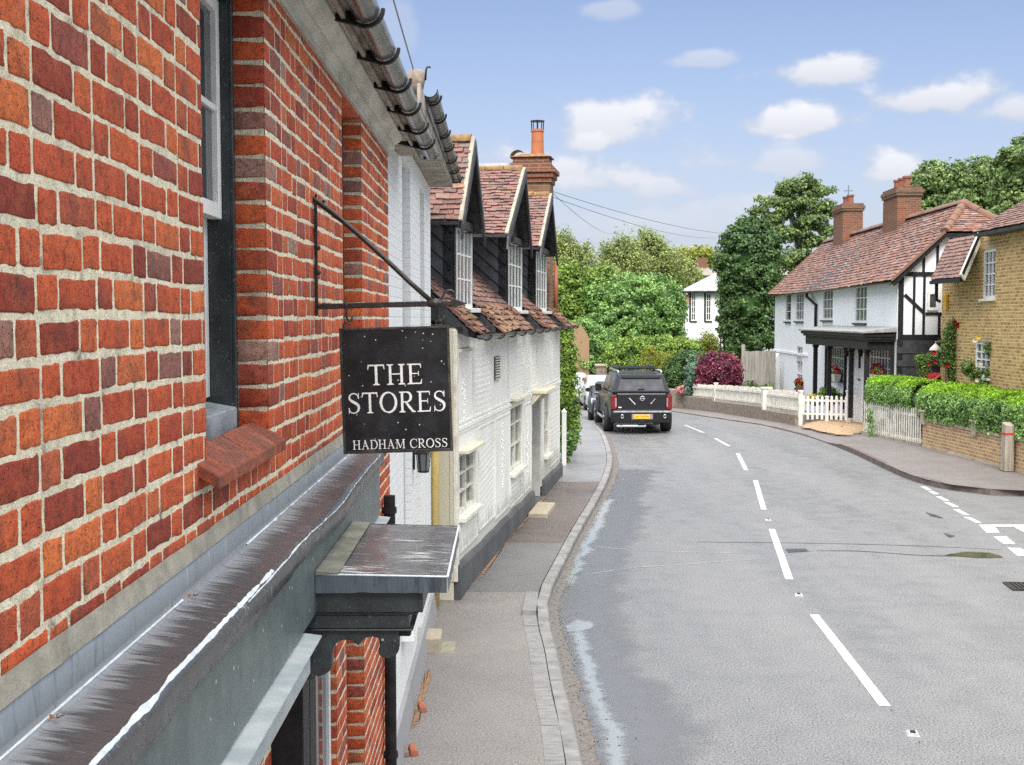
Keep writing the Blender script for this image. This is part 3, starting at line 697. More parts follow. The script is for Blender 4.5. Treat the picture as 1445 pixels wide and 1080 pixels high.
def brick(V, F, r, ya, yb, zb, zt, x0, dep):
    jy, jz = .003, .0040
    zb += r.uniform(-jz, jz); zt += r.uniform(-jz, jz)
    sk = r.uniform(-.003, .003); px = x0 + r.uniform(0, .0014); tl = r.uniform(-.0004, .0004)
    near = ya < 6.7 and zb > 2.6; nx = (10 if near else 6) if yb - ya > .14 else (7 if near else 4); nz = 6 if near else 4; b = len(V); cr = .006
    for ring in range(2):
        for j in range(nz):
            for i in range(nx):
                u, w = US[nx][i], WS[nz][j]
                y = ya + (yb - ya) * u; z = zb + (zt - zb) * w + sk * (u - .5)
                if ring == 0:
                    ex, ez = (i in (0, nx - 1)), (j in (0, nz - 1)); d = 0
                    if ex: y += (1 if i == 0 else -1) * r.uniform(0, jy)
                    if ez: z += (1 if j == 0 else -1) * abs(r.gauss(0, jz * .6))
                    if ex and ez:
                        c = r.uniform(.4, 1) * cr; y += (1 if i == 0 else -1) * c * .7; z += (1 if j == 0 else -1) * c * .5
                    if ex or ez: d = -r.choice((.0003, .0006, .0011, .0018))
                    else: d = r.uniform(-.0001, .0004)
                    V.append((px + d + tl * (u - .5) * 2, y, z))
                elif i in (0, nx - 1) or j in (0, nz - 1):
                    V.append((px - dep, y, z))
                else: V.append((px - dep, y, z))
    def ix(ring, i, j): return b + ring * nx * nz + j * nx + i
    for j in range(nz - 1):
        for i in range(nx - 1): F.append((ix(0, i, j), ix(0, i + 1, j), ix(0, i + 1, j + 1), ix(0, i, j + 1)))
    for i in range(nx - 1):
        F.append((ix(1, i, 0), ix(1, i + 1, 0), ix(0, i + 1, 0), ix(0, i, 0)))
        F.append((ix(0, i, nz - 1), ix(0, i + 1, nz - 1), ix(1, i + 1, nz - 1), ix(1, i, nz - 1)))
    for j in range(nz - 1):
        F.append((ix(0, 0, j), ix(0, 0, j + 1), ix(1, 0, j + 1), ix(1, 0, j)))
        F.append((ix(1, nx - 1, j), ix(1, nx - 1, j + 1), ix(0, nx - 1, j + 1), ix(0, nx - 1, j)))
SH0, SH1 = -1.2, 9.22
W1 = (3.56, 4.50, 3.085, 4.665); W2 = (6.63, 7.50, 3.085, 4.64)
DR = (5.22, 6.22, .0, 2.44); LW = (6.63, 7.46, .75, 2.44)
ZU0 = 2.86 - COURSE * 1
V, F = flemish(SH0, SH1, ZU0, 4.72, [W1, W2], 3)
V = [(x, y, z + .006 * fnoise(y * .9, z * 1.7, 2) + .004 * fnoise(y * 3.1, z * 2.9, 5)) for x, y, z in V]
o = np_mesh('brick_wall', V, F, M_BRICK, shop)
V, F = flemish(3.9, SH1, .12, ZU0 - .02, [DR, LW], 8)
o2 = np_mesh('brick_wall', V, F, M_BRICK, shop)
# mortar body of the wall between the openings
def mortar(y0, y1, z0, z1, ops, gap=.0015):
    mb = MB(); ys = sorted(set([y0, y1] + [a for o_ in ops for a in (o_[0], o_[1])]))
    for a, b in zip(ys[:-1], ys[1:]):
        hole = [o_ for o_ in ops if o_[0] <= a + .001 and o_[1] >= b - .001]
        spans = [(z0, z1)]
        if hole: spans = [(z0, hole[0][2]), (hole[0][3], z1)]
        for c, d in spans:
            if d - c < .004: continue
            ea = .004 if any(abs(o_[1] - a) < .001 for o_ in ops) else 0; eb = .004 if any(abs(o_[0] - b) < .001 for o_ in ops) else 0
            if hole: ea = eb = -.0
            ny = max(1, int((b - a) / .02)); nz_ = max(1, int((d - c) / .012)); A0, B0 = a + ea, b - eb
            V = []; F = []
            for j in range(nz_ + 1):
                for i in range(ny + 1):
                    y = A0 + (B0 - A0) * i / ny; z = c + (d - c) * j / nz_
                    V.append((-.0010 + .0004 * fnoise(y * 45, z * 45) + .0003 * fnoise(y * 11, z * 11, 4), y, z))
            w = ny + 1
            for j in range(nz_):
                for i in range(ny): F.append((j * w + i, j * w + i + 1, (j + 1) * w + i + 1, (j + 1) * w + i))
            mb.add(V, F)
            mb.box(-.30, -.004, A0, B0, c, d)
    return mb
mortar(SH0, SH1 - .003, ZU0 - .02, 4.72, [W1, W2]).build('mortar', M_MORTAR, o, closed=False)
mortar(3.9, SH1 - .003, .1, ZU0 - .021, [DR, LW]).build('mortar', M_MORTAR, o2, closed=False)

# sash windows
def sash_window(y0, y1, z0, z1, name='window'):
    x = -.105
    f = MB()                                            # box frame
    f.box(x - .12, x, y0 + .003, y0 + .095, z0 - .03, z1); f.box(x - .12, x, y1 - .095, y1 - .003, z0 - .03, z1)
    f.box(x - .12, x, y0 + .096, y1 - .096, z1 - .09, z1)
    for yy in (y0 + .05, y1 - .05): f.box(x, x + .004, yy - .006, yy + .006, z0, z1 - .003)
    f.box(x, x + .012, y0 + .08, y0 + .094, z0 + .002, z1 - .091); f.box(x, x + .012, y1 - .094, y1 - .08, z0 + .002, z1 - .091)
    fr = f.build(name, M_DKFLECK, shop, .003)
    a, b = y0 + .098, y1 - .098; zm = z0 + (z1 - z0) * .47
    for k, (c, d, xx) in enumerate(((zm - .02, z1 - .092, x - .028), (z0 + .085, zm + .02, x - .078))):
        m = MB(); s = .045
        m.box(xx - .04, xx, a, a + s, c, d); m.box(xx - .04, xx, b - s, b, c, d); m.box(xx - .041, xx + .001, a + s, b - s, c, c + (.075 if k else .05)); m.box(xx - .041, xx + .001, a + s, b - s, d - s, d)
        mid = (a + b) / 2; bar = .011
        m.box(xx - .035, xx - .005, mid - bar, mid + bar, c + .05, d - s)
        h = (c + .05 + d - s) / 2; m.box(xx - .034, xx - .006, a + s, mid - bar, h - bar, h + bar); m.box(xx - .034, xx - .006, mid + bar, b - s, h - bar, h + bar)
        so = m.build('sash', M_WPAINT, fr, .002)
        g = MB(); g.box(xx - .024, xx - .020, a + s - .005, b - s + .005, c + .045, d - s + .005); g.build('pane', M_GLASS, fr)
    sl = MB(); sl.hexa([(x - .12, y0 + .096, z0 - .03), (x + .014, y0 + .096, z0 - .03), (x + .014, y1 - .096, z0 - .03), (x - .12, y1 - .096, z0 - .03), (x - .12, y0 + .096, z0 + .075), (x + .014, y0 + .096, z0 + .050), (x + .014, y1 - .096, z0 + .050), (x - .12, y1 - .096, z0 + .075)])
    sl.build('timber_sill', M_TIMBERSILL, fr, .004)
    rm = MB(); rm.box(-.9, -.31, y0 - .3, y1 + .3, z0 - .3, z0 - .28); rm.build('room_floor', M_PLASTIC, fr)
    return fr
sash_window(W1[0], W1[1], 3.145, W1[3]); sash_window(W2[0], W2[1], 3.145, W2[3])
M_BSILL = m_brick('sill_brick', [(0, (.22, .045, .03)), (.3, (.33, .085, .045)), (.6, (.38, .12, .06)), (.8, (.26, .075, .055)), (1, (.30, .14, .075))], spots=.7)
for (a, b) in ((W1[0] - .11, W1[1] + .02), (W2[0] - .06, W2[1] + .03)):
    m = MB(); n = 6; w = (b - a) / n
    for k in range(n):
        y0, y1 = a + k * w + .0015, a + (k + 1) * w - .0015; j = rnd.uniform(-.002, .002)
        xb, xf = -.055, .058; zb, zf = 3.138 + j, 3.072 + j
        m.hexa([(xb, y0, zb - .04), (xf, y0, zf - .038), (xf, y1, zf - .038), (xb, y1, zb - .04), (xb, y0, zb), (xf, y0, zf), (xf, y1, zf), (xb, y1, zb)])
    m.build('brick_sill', M_BSILL, shop, .004, seg=2)
    m = MB(); m.hexa([(-.3, a + .045, 3.0), (.0, a + .045, 3.0), (.0, b - .125, 3.0), (-.3, b - .125, 3.0), (-.3, a + .045, 3.09), (-.01, a + .045, 3.04), (-.01, b - .125, 3.04), (-.3, b - .125, 3.09)]); m.build('sill_bed', M_MORTAR, shop)

# lead covered shelf over the shopfront: a long wavy extrusion
LS0, LS1 = .3, 7.05
prof = [(.002, 2.868), (.010, 2.868), (.013, 2.80), (.016, 2.787), (.03, 2.780), (.06, 2.777), (.09, 2.772), (.12, 2.768), (.142, 2.764), (.152, 2.764), (.160, 2.758), (.165, 2.747), (.167, 2.722), (.163, 2.692), (.150, 2.690)]
def shelf_pt(k, y):
    x, z = prof[k]; w = max(0, (k - 3) / 11)
    big = fnoise(y * 1.3, 2.2); sm = fnoise(y * 6, 9.1); lump = math.exp(-((y - 5.1) / .55) ** 2)
    dx = w * (.010 * big + .006 * sm) + w * .018 * lump; dz = w * (.008 * fnoise(y * 1.7, 5) + .004 * fnoise(y * 8, 1)) + (-.010 * lump if k > 9 else 0)
    if k <= 2: dx = .0015 * fnoise(y * 9, 3); dz = .003 * fnoise(y * 3, 8) if k < 2 else 0
    return (x + dx, y, z + dz)
ny = 260; V = []; F = []; nk = len(prof)
for j in range(ny + 1):
    y = LS0 + (LS1 - LS0) * j / ny
    for k in range(nk): V.append(shelf_pt(k, y))
for j in range(ny):
    for k in range(2, nk - 1): F.append((j * nk + k, j * nk + k + 1, (j + 1) * nk + k + 1, (j + 1) * nk + k))
shelf = np_mesh('lead_shelf', V, F, M_LEAD, shop, True)
F2 = [(j * nk + k, j * nk + k + 1, (j + 1) * nk + k + 1, (j + 1) * nk + k) for j in range(ny) for k in range(2)]
np_mesh('lead_upstand', V, F2, M_LEADUP, shop, True)
def bead(k, y0, y1, w0, name, seed, lift=.0025, over=1.0):
    V = []; F = []; n = int((y1 - y0) / .012)
    for j in range(n + 1):
        y = y0 + (y1 - y0) * j / n; p = Vector(shelf_pt(k, y)); q = Vector(shelf_pt(k + 1, y)); d = (q - p).normalized()
        nn = Vector((-d.z, 0, d.x)); nn = nn if nn.z > 0 else -nn
        w = w0 * (.75 + .7 * fnoise(y * 7, seed) + .35 * fnoise(y * 31, seed + 2)) * over
        if y > 4.4: w *= max(0, .55 + 1.3 * fnoise(y * 13, seed + 5))
        w = max(w, .0008)
        a = p - d * w * .5 + nn * lift * .4; c = p + nn * lift * 1.3; b = p + d * w * .5 + nn * lift * .4
        V += [tuple(a), tuple(c), tuple(b)]
    for j in range(n):
        for i in range(2): F.append((j * 3 + i, j * 3 + i + 1, j * 3 + 4 + i, j * 3 + 3 + i))
    return np_mesh(name, V, F, M_BEAD, shelf, True)
bead(3, LS0, 3.2, .008, 'worn_edge', 3); bead(3, 4.0, 6.9, .012, 'worn_edge', 31)
bead(9, LS0, 3.7, .015, 'worn_edge', 11, .002); bead(10, 3.3, 6.95, .008, 'worn_edge', 17, .002, .9)
m = MB(); n = 150; A = []; B = []
for j in range(n + 1):
    y = LS0 + (LS1 - LS0) * j / n; A.append((.004, y, 2.912 + .004 * fnoise(y * 5, 4))); B.append((.0125 + .002 * fnoise(y * 8, 1), y, 2.862))
m.strip(A, B); m.build('mortar_fillet', M_FILLET, shop, closed=False)
# fascia, ledge and shopfront timber
m = MB(); m.box(.02, .146, LS0, 4.42, 2.425, 2.742); m.box(.02, .146, 4.421, 7.0, 2.425, 2.742); m.build('fascia_board', M_FASCIA, shop, .003)
m = MB()
m.hexa([(.0, LS0, 2.33), (.165, LS0, 2.36), (.165, 4.36, 2.36), (.0, 4.36, 2.33), (.0, LS0, 2.43), (.205, LS0, 2.405), (.205, 4.36, 2.405), (.0, 4.36, 2.43)]); m.box(.0, .16, LS0, 4.36, 2.27, 2.328)
m.hexa([(.0, 6.0, 2.33), (.165, 6.0, 2.36), (.165, 7.0, 2.36), (.0, 7.0, 2.33), (.0, 6.0, 2.43), (.205, 6.0, 2.405), (.205, 7.0, 2.405), (.0, 7.0, 2.43)])
m.build('fascia_ledge', M_LEDGE, shop, .004)
# ground floor: black pilasters, door and window
for q in ((-.05, .115, 4.47, 4.62, 0), (-.05, .05, 5.05, 5.215, 0), (-.1, -.05, 6.5, 6.64, .7)): m = MB(); m.box(*q, 2.42); m.build('pilaster', M_BLACK, shop, .004)
d = MB(); d.box(-.055, -.028, 5.23, 5.27, 0, 2.40); d.box(-.055, -.028, 6.17, 6.215, 0, 2.40); d.box(-.055, -.028, 5.271, 6.169, 2.36, 2.40); door = d.build('door', M_WPAINT, shop, .003)
d = MB(); d.box(-.052, -.046, 5.26, 6.18, .75, 2.37); d.build('pane', M_GLASS, door)
d = MB(); d.box(-.052, -.036, 5.275, 6.165, .1, .74); d.build('door_panel', M_BLACK, door, .004)
d = MB(); d.lathe([(.001, 0), (.02, .004), (.028, .02), (.02, .038), (.001, .045)], (-.055, 5.40, 1.02), 12, 'x'); d.build('door_knob', M_CHROME, door, smooth=True)
w = MB(); a, b, c, e = LW; w.box(-.16, -.105, a + .01, a + .06, c, e - .02); w.box(-.16, -.105, b - .06, b - .01, c, e - .02); w.box(-.16, -.105, a + .061, b - .061, e - .08, e - .02); w.box(-.16, -.105, a + .061, b - .061, c, c + .07); w.box(-.15, -.11, (a + b) / 2 - .012, (a + b) / 2 + .012, c + .071, e - .081)
wo = w.build('window', M_BLACK, shop, .003); w = MB(); w.box(-.14, -.13, a + .05, b - .05, c + .06, e - .07); w.build('pane', M_GLASS, wo)
# black downpipe at the corner
m = MB(); m.tube([(.05, 8.62, .1), (.05, 8.62, 2.3)], .04, 12)
for z in (.5, 1.4, 2.2): m.lathe([(.05, z - .02), (.05, z + .02)], (.05, 8.62, 0), 12)
m.build('downpipe', M_BLACK, shop, smooth='auto')

# door hood with lead top and scalloped bracket
hood = empty('door_hood', (0, 0, 0)); hood.parent = shop
hy0, hy1 = S.ony(430, 816, 0)[0], 0
HZ = 2.575; HX = .625; HY0, HY1 = 4.58, 5.72
V = []; F = []; nx, ny = 24, 24
for j in range(ny + 1):
    for i in range(nx + 1):
        u, w = i / nx, j / ny; x = .150 + (HX - .150) * u; y = HY0 + (HY1 - HY0) * w
        V.append((x, y, HZ - .012 * u + .005 * fnoise(x * 7, y * 7) + .003 * fnoise(x * 20, y * 20) + (.006 if .02 < u < .06 else 0)))
for j in range(ny):
    for i in range(nx): F.append((j * (nx + 1) + i, j * (nx + 1) + i + 1, (j + 1) * (nx + 1) + i + 1, (j + 1) * (nx + 1) + i))
np_mesh('lead_top', V, F, M_LEADHOOD, hood, True)
m = MB(); m.hexa([(.148, HY0 - .01, HZ - .004), (.23, HY0 - .012, HZ + .004), (.225, HY1 + .0, HZ + .004), (.148, HY1, HZ - .004), (.148, HY0 - .01, HZ + .014), (.235, HY0 - .012, HZ + .006), (.23, HY1, HZ + .006), (.148, HY1, HZ + .014)]); m.build('flashing', M_LEADMOSS, hood, .003)
M_LEADEDGE = m_lead('lead_edge', (.03, .038, .052), (.07, .085, .105), (.34, .38, .43), (9, 9, 1.3), .50, (.3, .5))
m = MB(); n = 40; A = []; B = []; A2 = []; B2 = []
for k in range(n + 1):
    x = .148 + (HX - .148) * k / n; A.append((x, HY0 - .004, HZ + .002 - .012 * (k / n))); B.append((x, HY0 - .008 + .003 * fnoise(x * 25, 2), HZ - .068 + .004 * fnoise(x * 14, 5)))
    y = HY0 + (HY1 - HY0) * k / n; A2.append((HX + .002, y, HZ - .012)); B2.append((HX + .004 + .003 * fnoise(y * 18, 1), y, HZ - .075 + .006 * fnoise(y * 9, 3)))
m.strip(A, B); m.strip(A2, B2); A3 = [(p[0], HY1 + .002, p[2]) for p in A]; B3 = [(p[0], HY1 + .004, p[2]) for p in B]; m.strip(A3, B3); m.build('lead_drip', M_LEADEDGE, hood, closed=False)
m = MB(); m.tube([(HX + .002, HY0 + (HY1 - HY0) * k / 30, HZ - .010 + .003 * fnoise(k * .9, 2)) for k in range(31)], .005, 6); m.tube([(.15 + (HX - .15) * k / 30, HY0 - .003, HZ - .010 * k / 30 + .002 * fnoise(k, 5)) for k in range(31)], .004, 6); m.build('worn_edge', M_BEAD, hood, smooth=True)
def hx(px): return S.ony(px, 850, HY0 + .03)[0]
def hz(py): return S.ony(540, py, HY0 + .03)[1]
m = MB()
m.box(.05, hx(597), HY0 + .02, HY1 - .02, hz(864), HZ - .03); m.box(.05, hx(590), HY0 + .028, HY1 - .03, hz(868), hz(864) - .0005)
m.box(.05, hx(577), HY0 + .036, HY1 - .05, hz(888), hz(868) - .0005)
m.box(.05, hx(583), HY0 + .03, HY1 - .04, hz(891), hz(888) - .0005)
m.build('hood_cornice', M_DKFLECK, hood, .005, seg=2)
pts = [(245, 495), (330, 462), (385, 440), (412, 420), (425, 390), (428, 310), (436, 265), (452, 238), (475, 218), (500, 209), (540, 210), (575, 222), (606, 250), (630, 215), (655, 197), (700, 187), (735, 193), (752, 215), (750, 250), (742, 285), (752, 318), (780, 334), (815, 335), (850, 322), (876, 295), (884, 255), (884, 205), (878, 170), (880, 150), (880, 140), (240, 140)]
poly = [S.ony(380 + u / 4.817, 860 + v / 4.817, HY0 + .05) for u, v in pts]
for yy in (HY0 + .05, HY1 - .12):
    m = MB(); m.prism([(x, z) for x, z in poly], 0, -.045, MY(yy)); m.build('bracket', M_DKFLECK, hood, .004)
m = MB(); m.box(HX - .20, HX - .14, HY0 + .10, HY1 - .17, hz(905), hz(892)); m.build('hood_beam', M_DKGREY, hood, .004)

# cornice, soffit, gutter and roof of the shop
m = MB(); Y0, Y1 = SH0, SH1 + .02
cp = [(.0, 4.66), (.022, 4.66), (.022, 4.70), (.05, 4.715), (.05, 4.74), (.085, 4.76), (.105, 4.79), (.105, 4.815), (.13, 4.825), (.0, 4.825)]
m.prism(cp, 0, 1, lambda u, v, w: (u, Y0 + (Y1 - Y0) * w, v)); m.build('cornice', M_CORNICE, shop, .002)
m = MB(); m.box(-.02, .232, Y0, Y1 + 1.3, 4.826, 4.85); m.box(.13, .15, Y0, Y1 + 1.3, 4.79, 4.8255); m.build('soffit', M_SOFFIT, shop, .003)
def half_gutter(x, y0, y1, z0, z1, r, mat, name, parent, joints, seed=0, lip=True):
    g = MB(); n = 60; k = 10
    def pt(i, a, rr):
        t_ = i / n; return (x + rr * math.cos(a), y0 + (y1 - y0) * t_, z0 + (z1 - z0) * t_ + .004 * fnoise(t_ * 9, seed) + rr * math.sin(a))
    V = []; F = []
    for i in range(n + 1):
        for j in range(k + 1): V.append(pt(i, math.pi + math.pi * j / k, r))
        for j in range(k + 1): V.append(pt(i, 2 * math.pi - math.pi * j / k, r - .006))
    w = 2 * k + 2
    for i in range(n):
        for j in range(w): F.append((i * w + j, i * w + (j + 1) % w, (i + 1) * w + (j + 1) % w, (i + 1) * w + j))
    g.add(V, F); g.box(x - r * .9, x + r * .9, y1 - .004, y1, z1 - r * .95, z1)
    go = g.build(name, mat, parent, smooth='auto')
    for y in joints:
        t_ = (y - y0) / (y1 - y0); z = z0 + (z1 - z0) * t_; b = MB(); ring = []
        for j in range(13):
            a = math.pi + math.pi * j / 12; ring.append((math.cos(a), math.sin(a)))
        P = [(x + (r + .006) * c, z + (r + .006) * s_) for c, s_ in ring] + [(x + (r + .022) * c, z + (r + .022) * s_) for c, s_ in ring[::-1]]
        b.prism(P, -.014, .014, lambda u, v, w_: (u, y + w_, v))
        b.hexa([(x - r - .14, y - .014, z - .035), (x - r * .55, y - .014, z - r * .9 - .02), (x - r * .55, y + .014, z - r * .9 - .02), (x - r - .14, y + .014, z - .035), (x - r - .14, y - .014, z + .04), (x - r, y - .014, z + .01), (x - r, y + .014, z + .01), (x - r - .14, y + .014, z + .04)])
        b.build('gutter_bracket', M_BLACK, go, .002)
    return go
GXc = S.onx  # gutter brackets seen at these pixels, on the plane x = .235
gb = [S.onx(px, py, .235) for px, py in ((516, 22), (542, 75), (559, 115), (573, 149), (587, 178), (599, 202))]
step = (gb[-1][0] - gb[0][0]) / 5; gl = [gb[0][0] + step * k for k in range(-4, 6)]
zg0, zg1 = gb[0][1], gb[-1][1]
half_gutter(.235, -1.2, gb[-1][0] + .75, zg0 - (zg1 - zg0) / 5 * 8 + .03, zg1 + .03, .062, M_GUTTER, 'gutter', shop, gl, 3)
print('gutter', gb)
m = MB(); m.hexa([(.20, Y0, 4.852), (.20, Y1, 4.852), (-4, Y1, 7.4), (-4, Y0, 7.4), (.20, Y0, 4.90), (.20, Y1, 4.90), (-4, Y1, 7.46), (-4, Y0, 7.46)]); m.build('roof', M_SLATE, shop)
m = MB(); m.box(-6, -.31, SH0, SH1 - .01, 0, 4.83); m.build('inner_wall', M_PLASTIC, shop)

# ------------------------------------------------------------------ hanging sign and its iron bracket
BY = S.onx(447, 433, .012)[0]
br = empty('sign_bracket', S.m @ Vector((0, BY, 0)), S.rz, 'black wrought iron bracket with scrolled arm fixed to the red brick wall', 'sign bracket')
def sb(px, py, y=0.0): x, z = S.ony(px, py, BY + y); return Vector((x, y, z))
m = MB(); m.box(.004, .018, -.008, .008, sb(447, 446).z, sb(446, 283).z); m.tube([sb(445.5, 290) + Vector((.004, 0, 0)), sb(445, 279) + Vector((.0, 0, 0)), sb(446.5, 274)], .006, 6)
for py in (350, 385, 432): m.lathe([(.012, .0), (.012, .012), (.004, .018)], (.014, 0, sb(447, py).z), 8, 'x')
wallbar = m.build('wall_bar', M_IRON, br, .002)
a, b = sb(447, 433), sb(622, 428.5); m = MB(); m.bar(a, b, .017, .024); m.build('arm', M_IRON, br, .003)
m = MB(); c = sb(614, 428.4); m.lathe([(.001, -.035), (.016, -.03), (.02, -.012), (.024, 0), (.02, .012), (.016, .03), (.001, .035)], c, 10, 'x'); m.bar(sb(620, 428.6), sb(640, 428.2), .016, .018)
P = [sb(636, 424), sb(640, 421.5), sb(660, 428.5), sb(640, 434.5), sb(636, 432.5)]; m.prism([(p.x, p.z) for p in P], -.007, .007, MY(0)); m.build('arrow_tip', M_IRON, br, .002, smooth='auto')
m = MB(); m.tube([sb(607, 424), sb(580, 400), sb(540, 362), sb(500, 326), sb(470, 301), sb(441, 280), sb(434, 270), sb(433, 264)], [.011] * 6 + [.008, .005], 8); m.tube([sb(520, 342, .02), sb(490, 318, .02), sb(466, 300, .02), sb(456, 289, .02), sb(456, 284, .02), sb(459, 284, .02)], [.009, .009, .009, .008, .006, .005], 8)
m.build('stay_rods', M_IRON, br, smooth=True)
m = MB(); scp = []
for k in range(26):
    a_ = -1.2 + k * .27; rr = .012 + .0 * k
    scp.append(None)
sc = [(612, 425), (618, 424.5), (624, 420), (627, 414), (631, 410), (637, 410), (641, 413), (640, 418), (636, 418.5), (635, 415.5)]
m.tube([sb(x, y) for x, y in sc], [.006, .006, .0055, .005, .005, .005, .005, .0045, .004, .004], 6); m.build('scroll', M_IRON, br, smooth=True)
for px, py in ((488.5, 431.5), (618, 430)):
    m = MB(); p = sb(px, py); m.tube([p + Vector((0, 0, .014)), p + Vector((0, -.016, 0)), p + Vector((0, 0, -.02)), p + Vector((.002, .0, -.055)), p + Vector((.012, 0, -.07)), p + Vector((.024, 0, -.062)), p + Vector((.028, 0, -.045))], .0045, 6)
    m.build('hook', M_IRON, br, smooth=True)

tl, tr, bl_, brr = sb(479.5, 463.5), sb(634, 459), sb(484.5, 641.5), sb(639, 636)
cen = (tl + tr + bl_ + brr) / 4; wd = ((tr - tl).length + (brr - bl_).length) / 2; ht = ((tl - bl_).length + (tr - brr).length) / 2
sg = empty('hanging_sign', (S.m @ Vector((0, BY, 0))) + Vector((cen.x, 0, cen.z)), 0, 'square black hanging shop sign with white serif lettering', 'shop sign')
sg.rotation_euler = (0, math.atan2(-(tr.z - tl.z), tr.x - tl.x) * 1.0 + R(.0), S.rz)
t = NT('sign_board_paint'); v = t.coord()
vo = t.n('ShaderNodeTexVoronoi'); t.l(v, vo.inputs['Vector']); vo.inputs['Scale'].default_value = 26; vo.inputs['Randomness'].default_value = 1
sp_ = t.ramp(vo.outputs['Distance'], [(.06, 1), (.10, 0)]); pick = t.ramp(vo.outputs['Color'], [(.58, 0), (.60, 1)])
c = t.ramp(t.noise(v, 6, 6, .7), [(.42, (.006, .006, .007)), (.8, (.035, .036, .042))])
c = t.mix(t.ramp(t.noise(v, 120, 3), [(.68, 0), (.72, .6)]), c, (.25, .25, .26))
t.col(t.mix(t.math('MULTIPLY', sp_, pick), c, (.55, .55, .56))); t.rough(.42); t.set(Specular_IOR_Level=.35); t.bump(t.noise(v, 40, 5), .08, .004); M_SIGN = t.m
m = MB(); hw, hh = wd / 2, ht / 2; m.box(-hw + .012, hw - .012, -.008, .008, -hh + .014, hh - .012); m.build('board', M_SIGN, sg)
M_SFRAME = simple('aged_sign_frame', (.016, .015, .015), (.09, .075, .055), 14, .5, .3, 60, lo=.45, hi=.8)
m = MB(); m.box(-hw, -hw + .0118, -.013, .013, -hh, hh); m.box(hw - .0118, hw, -.013, .013, -hh, hh); m.box(-hw + .0119, hw - .0119, -.0129, .0129, hh - .0118, hh - .001); m.box(-hw + .0119, hw - .0119, -.0135, .0135, -hh + .001, -hh + .0138); m.build('frame', M_SFRAME, sg, .002)
for sx in (-hw + .03, hw - .045):
    m = MB(); m.tube([(sx + .013 * math.cos(a_ * .7), .0, hh + .008 + .016 * math.sin(a_ * .7)) for a_ in range(10)], .0035, 6)
    m.build('ring', M_IRON, sg, smooth=True)
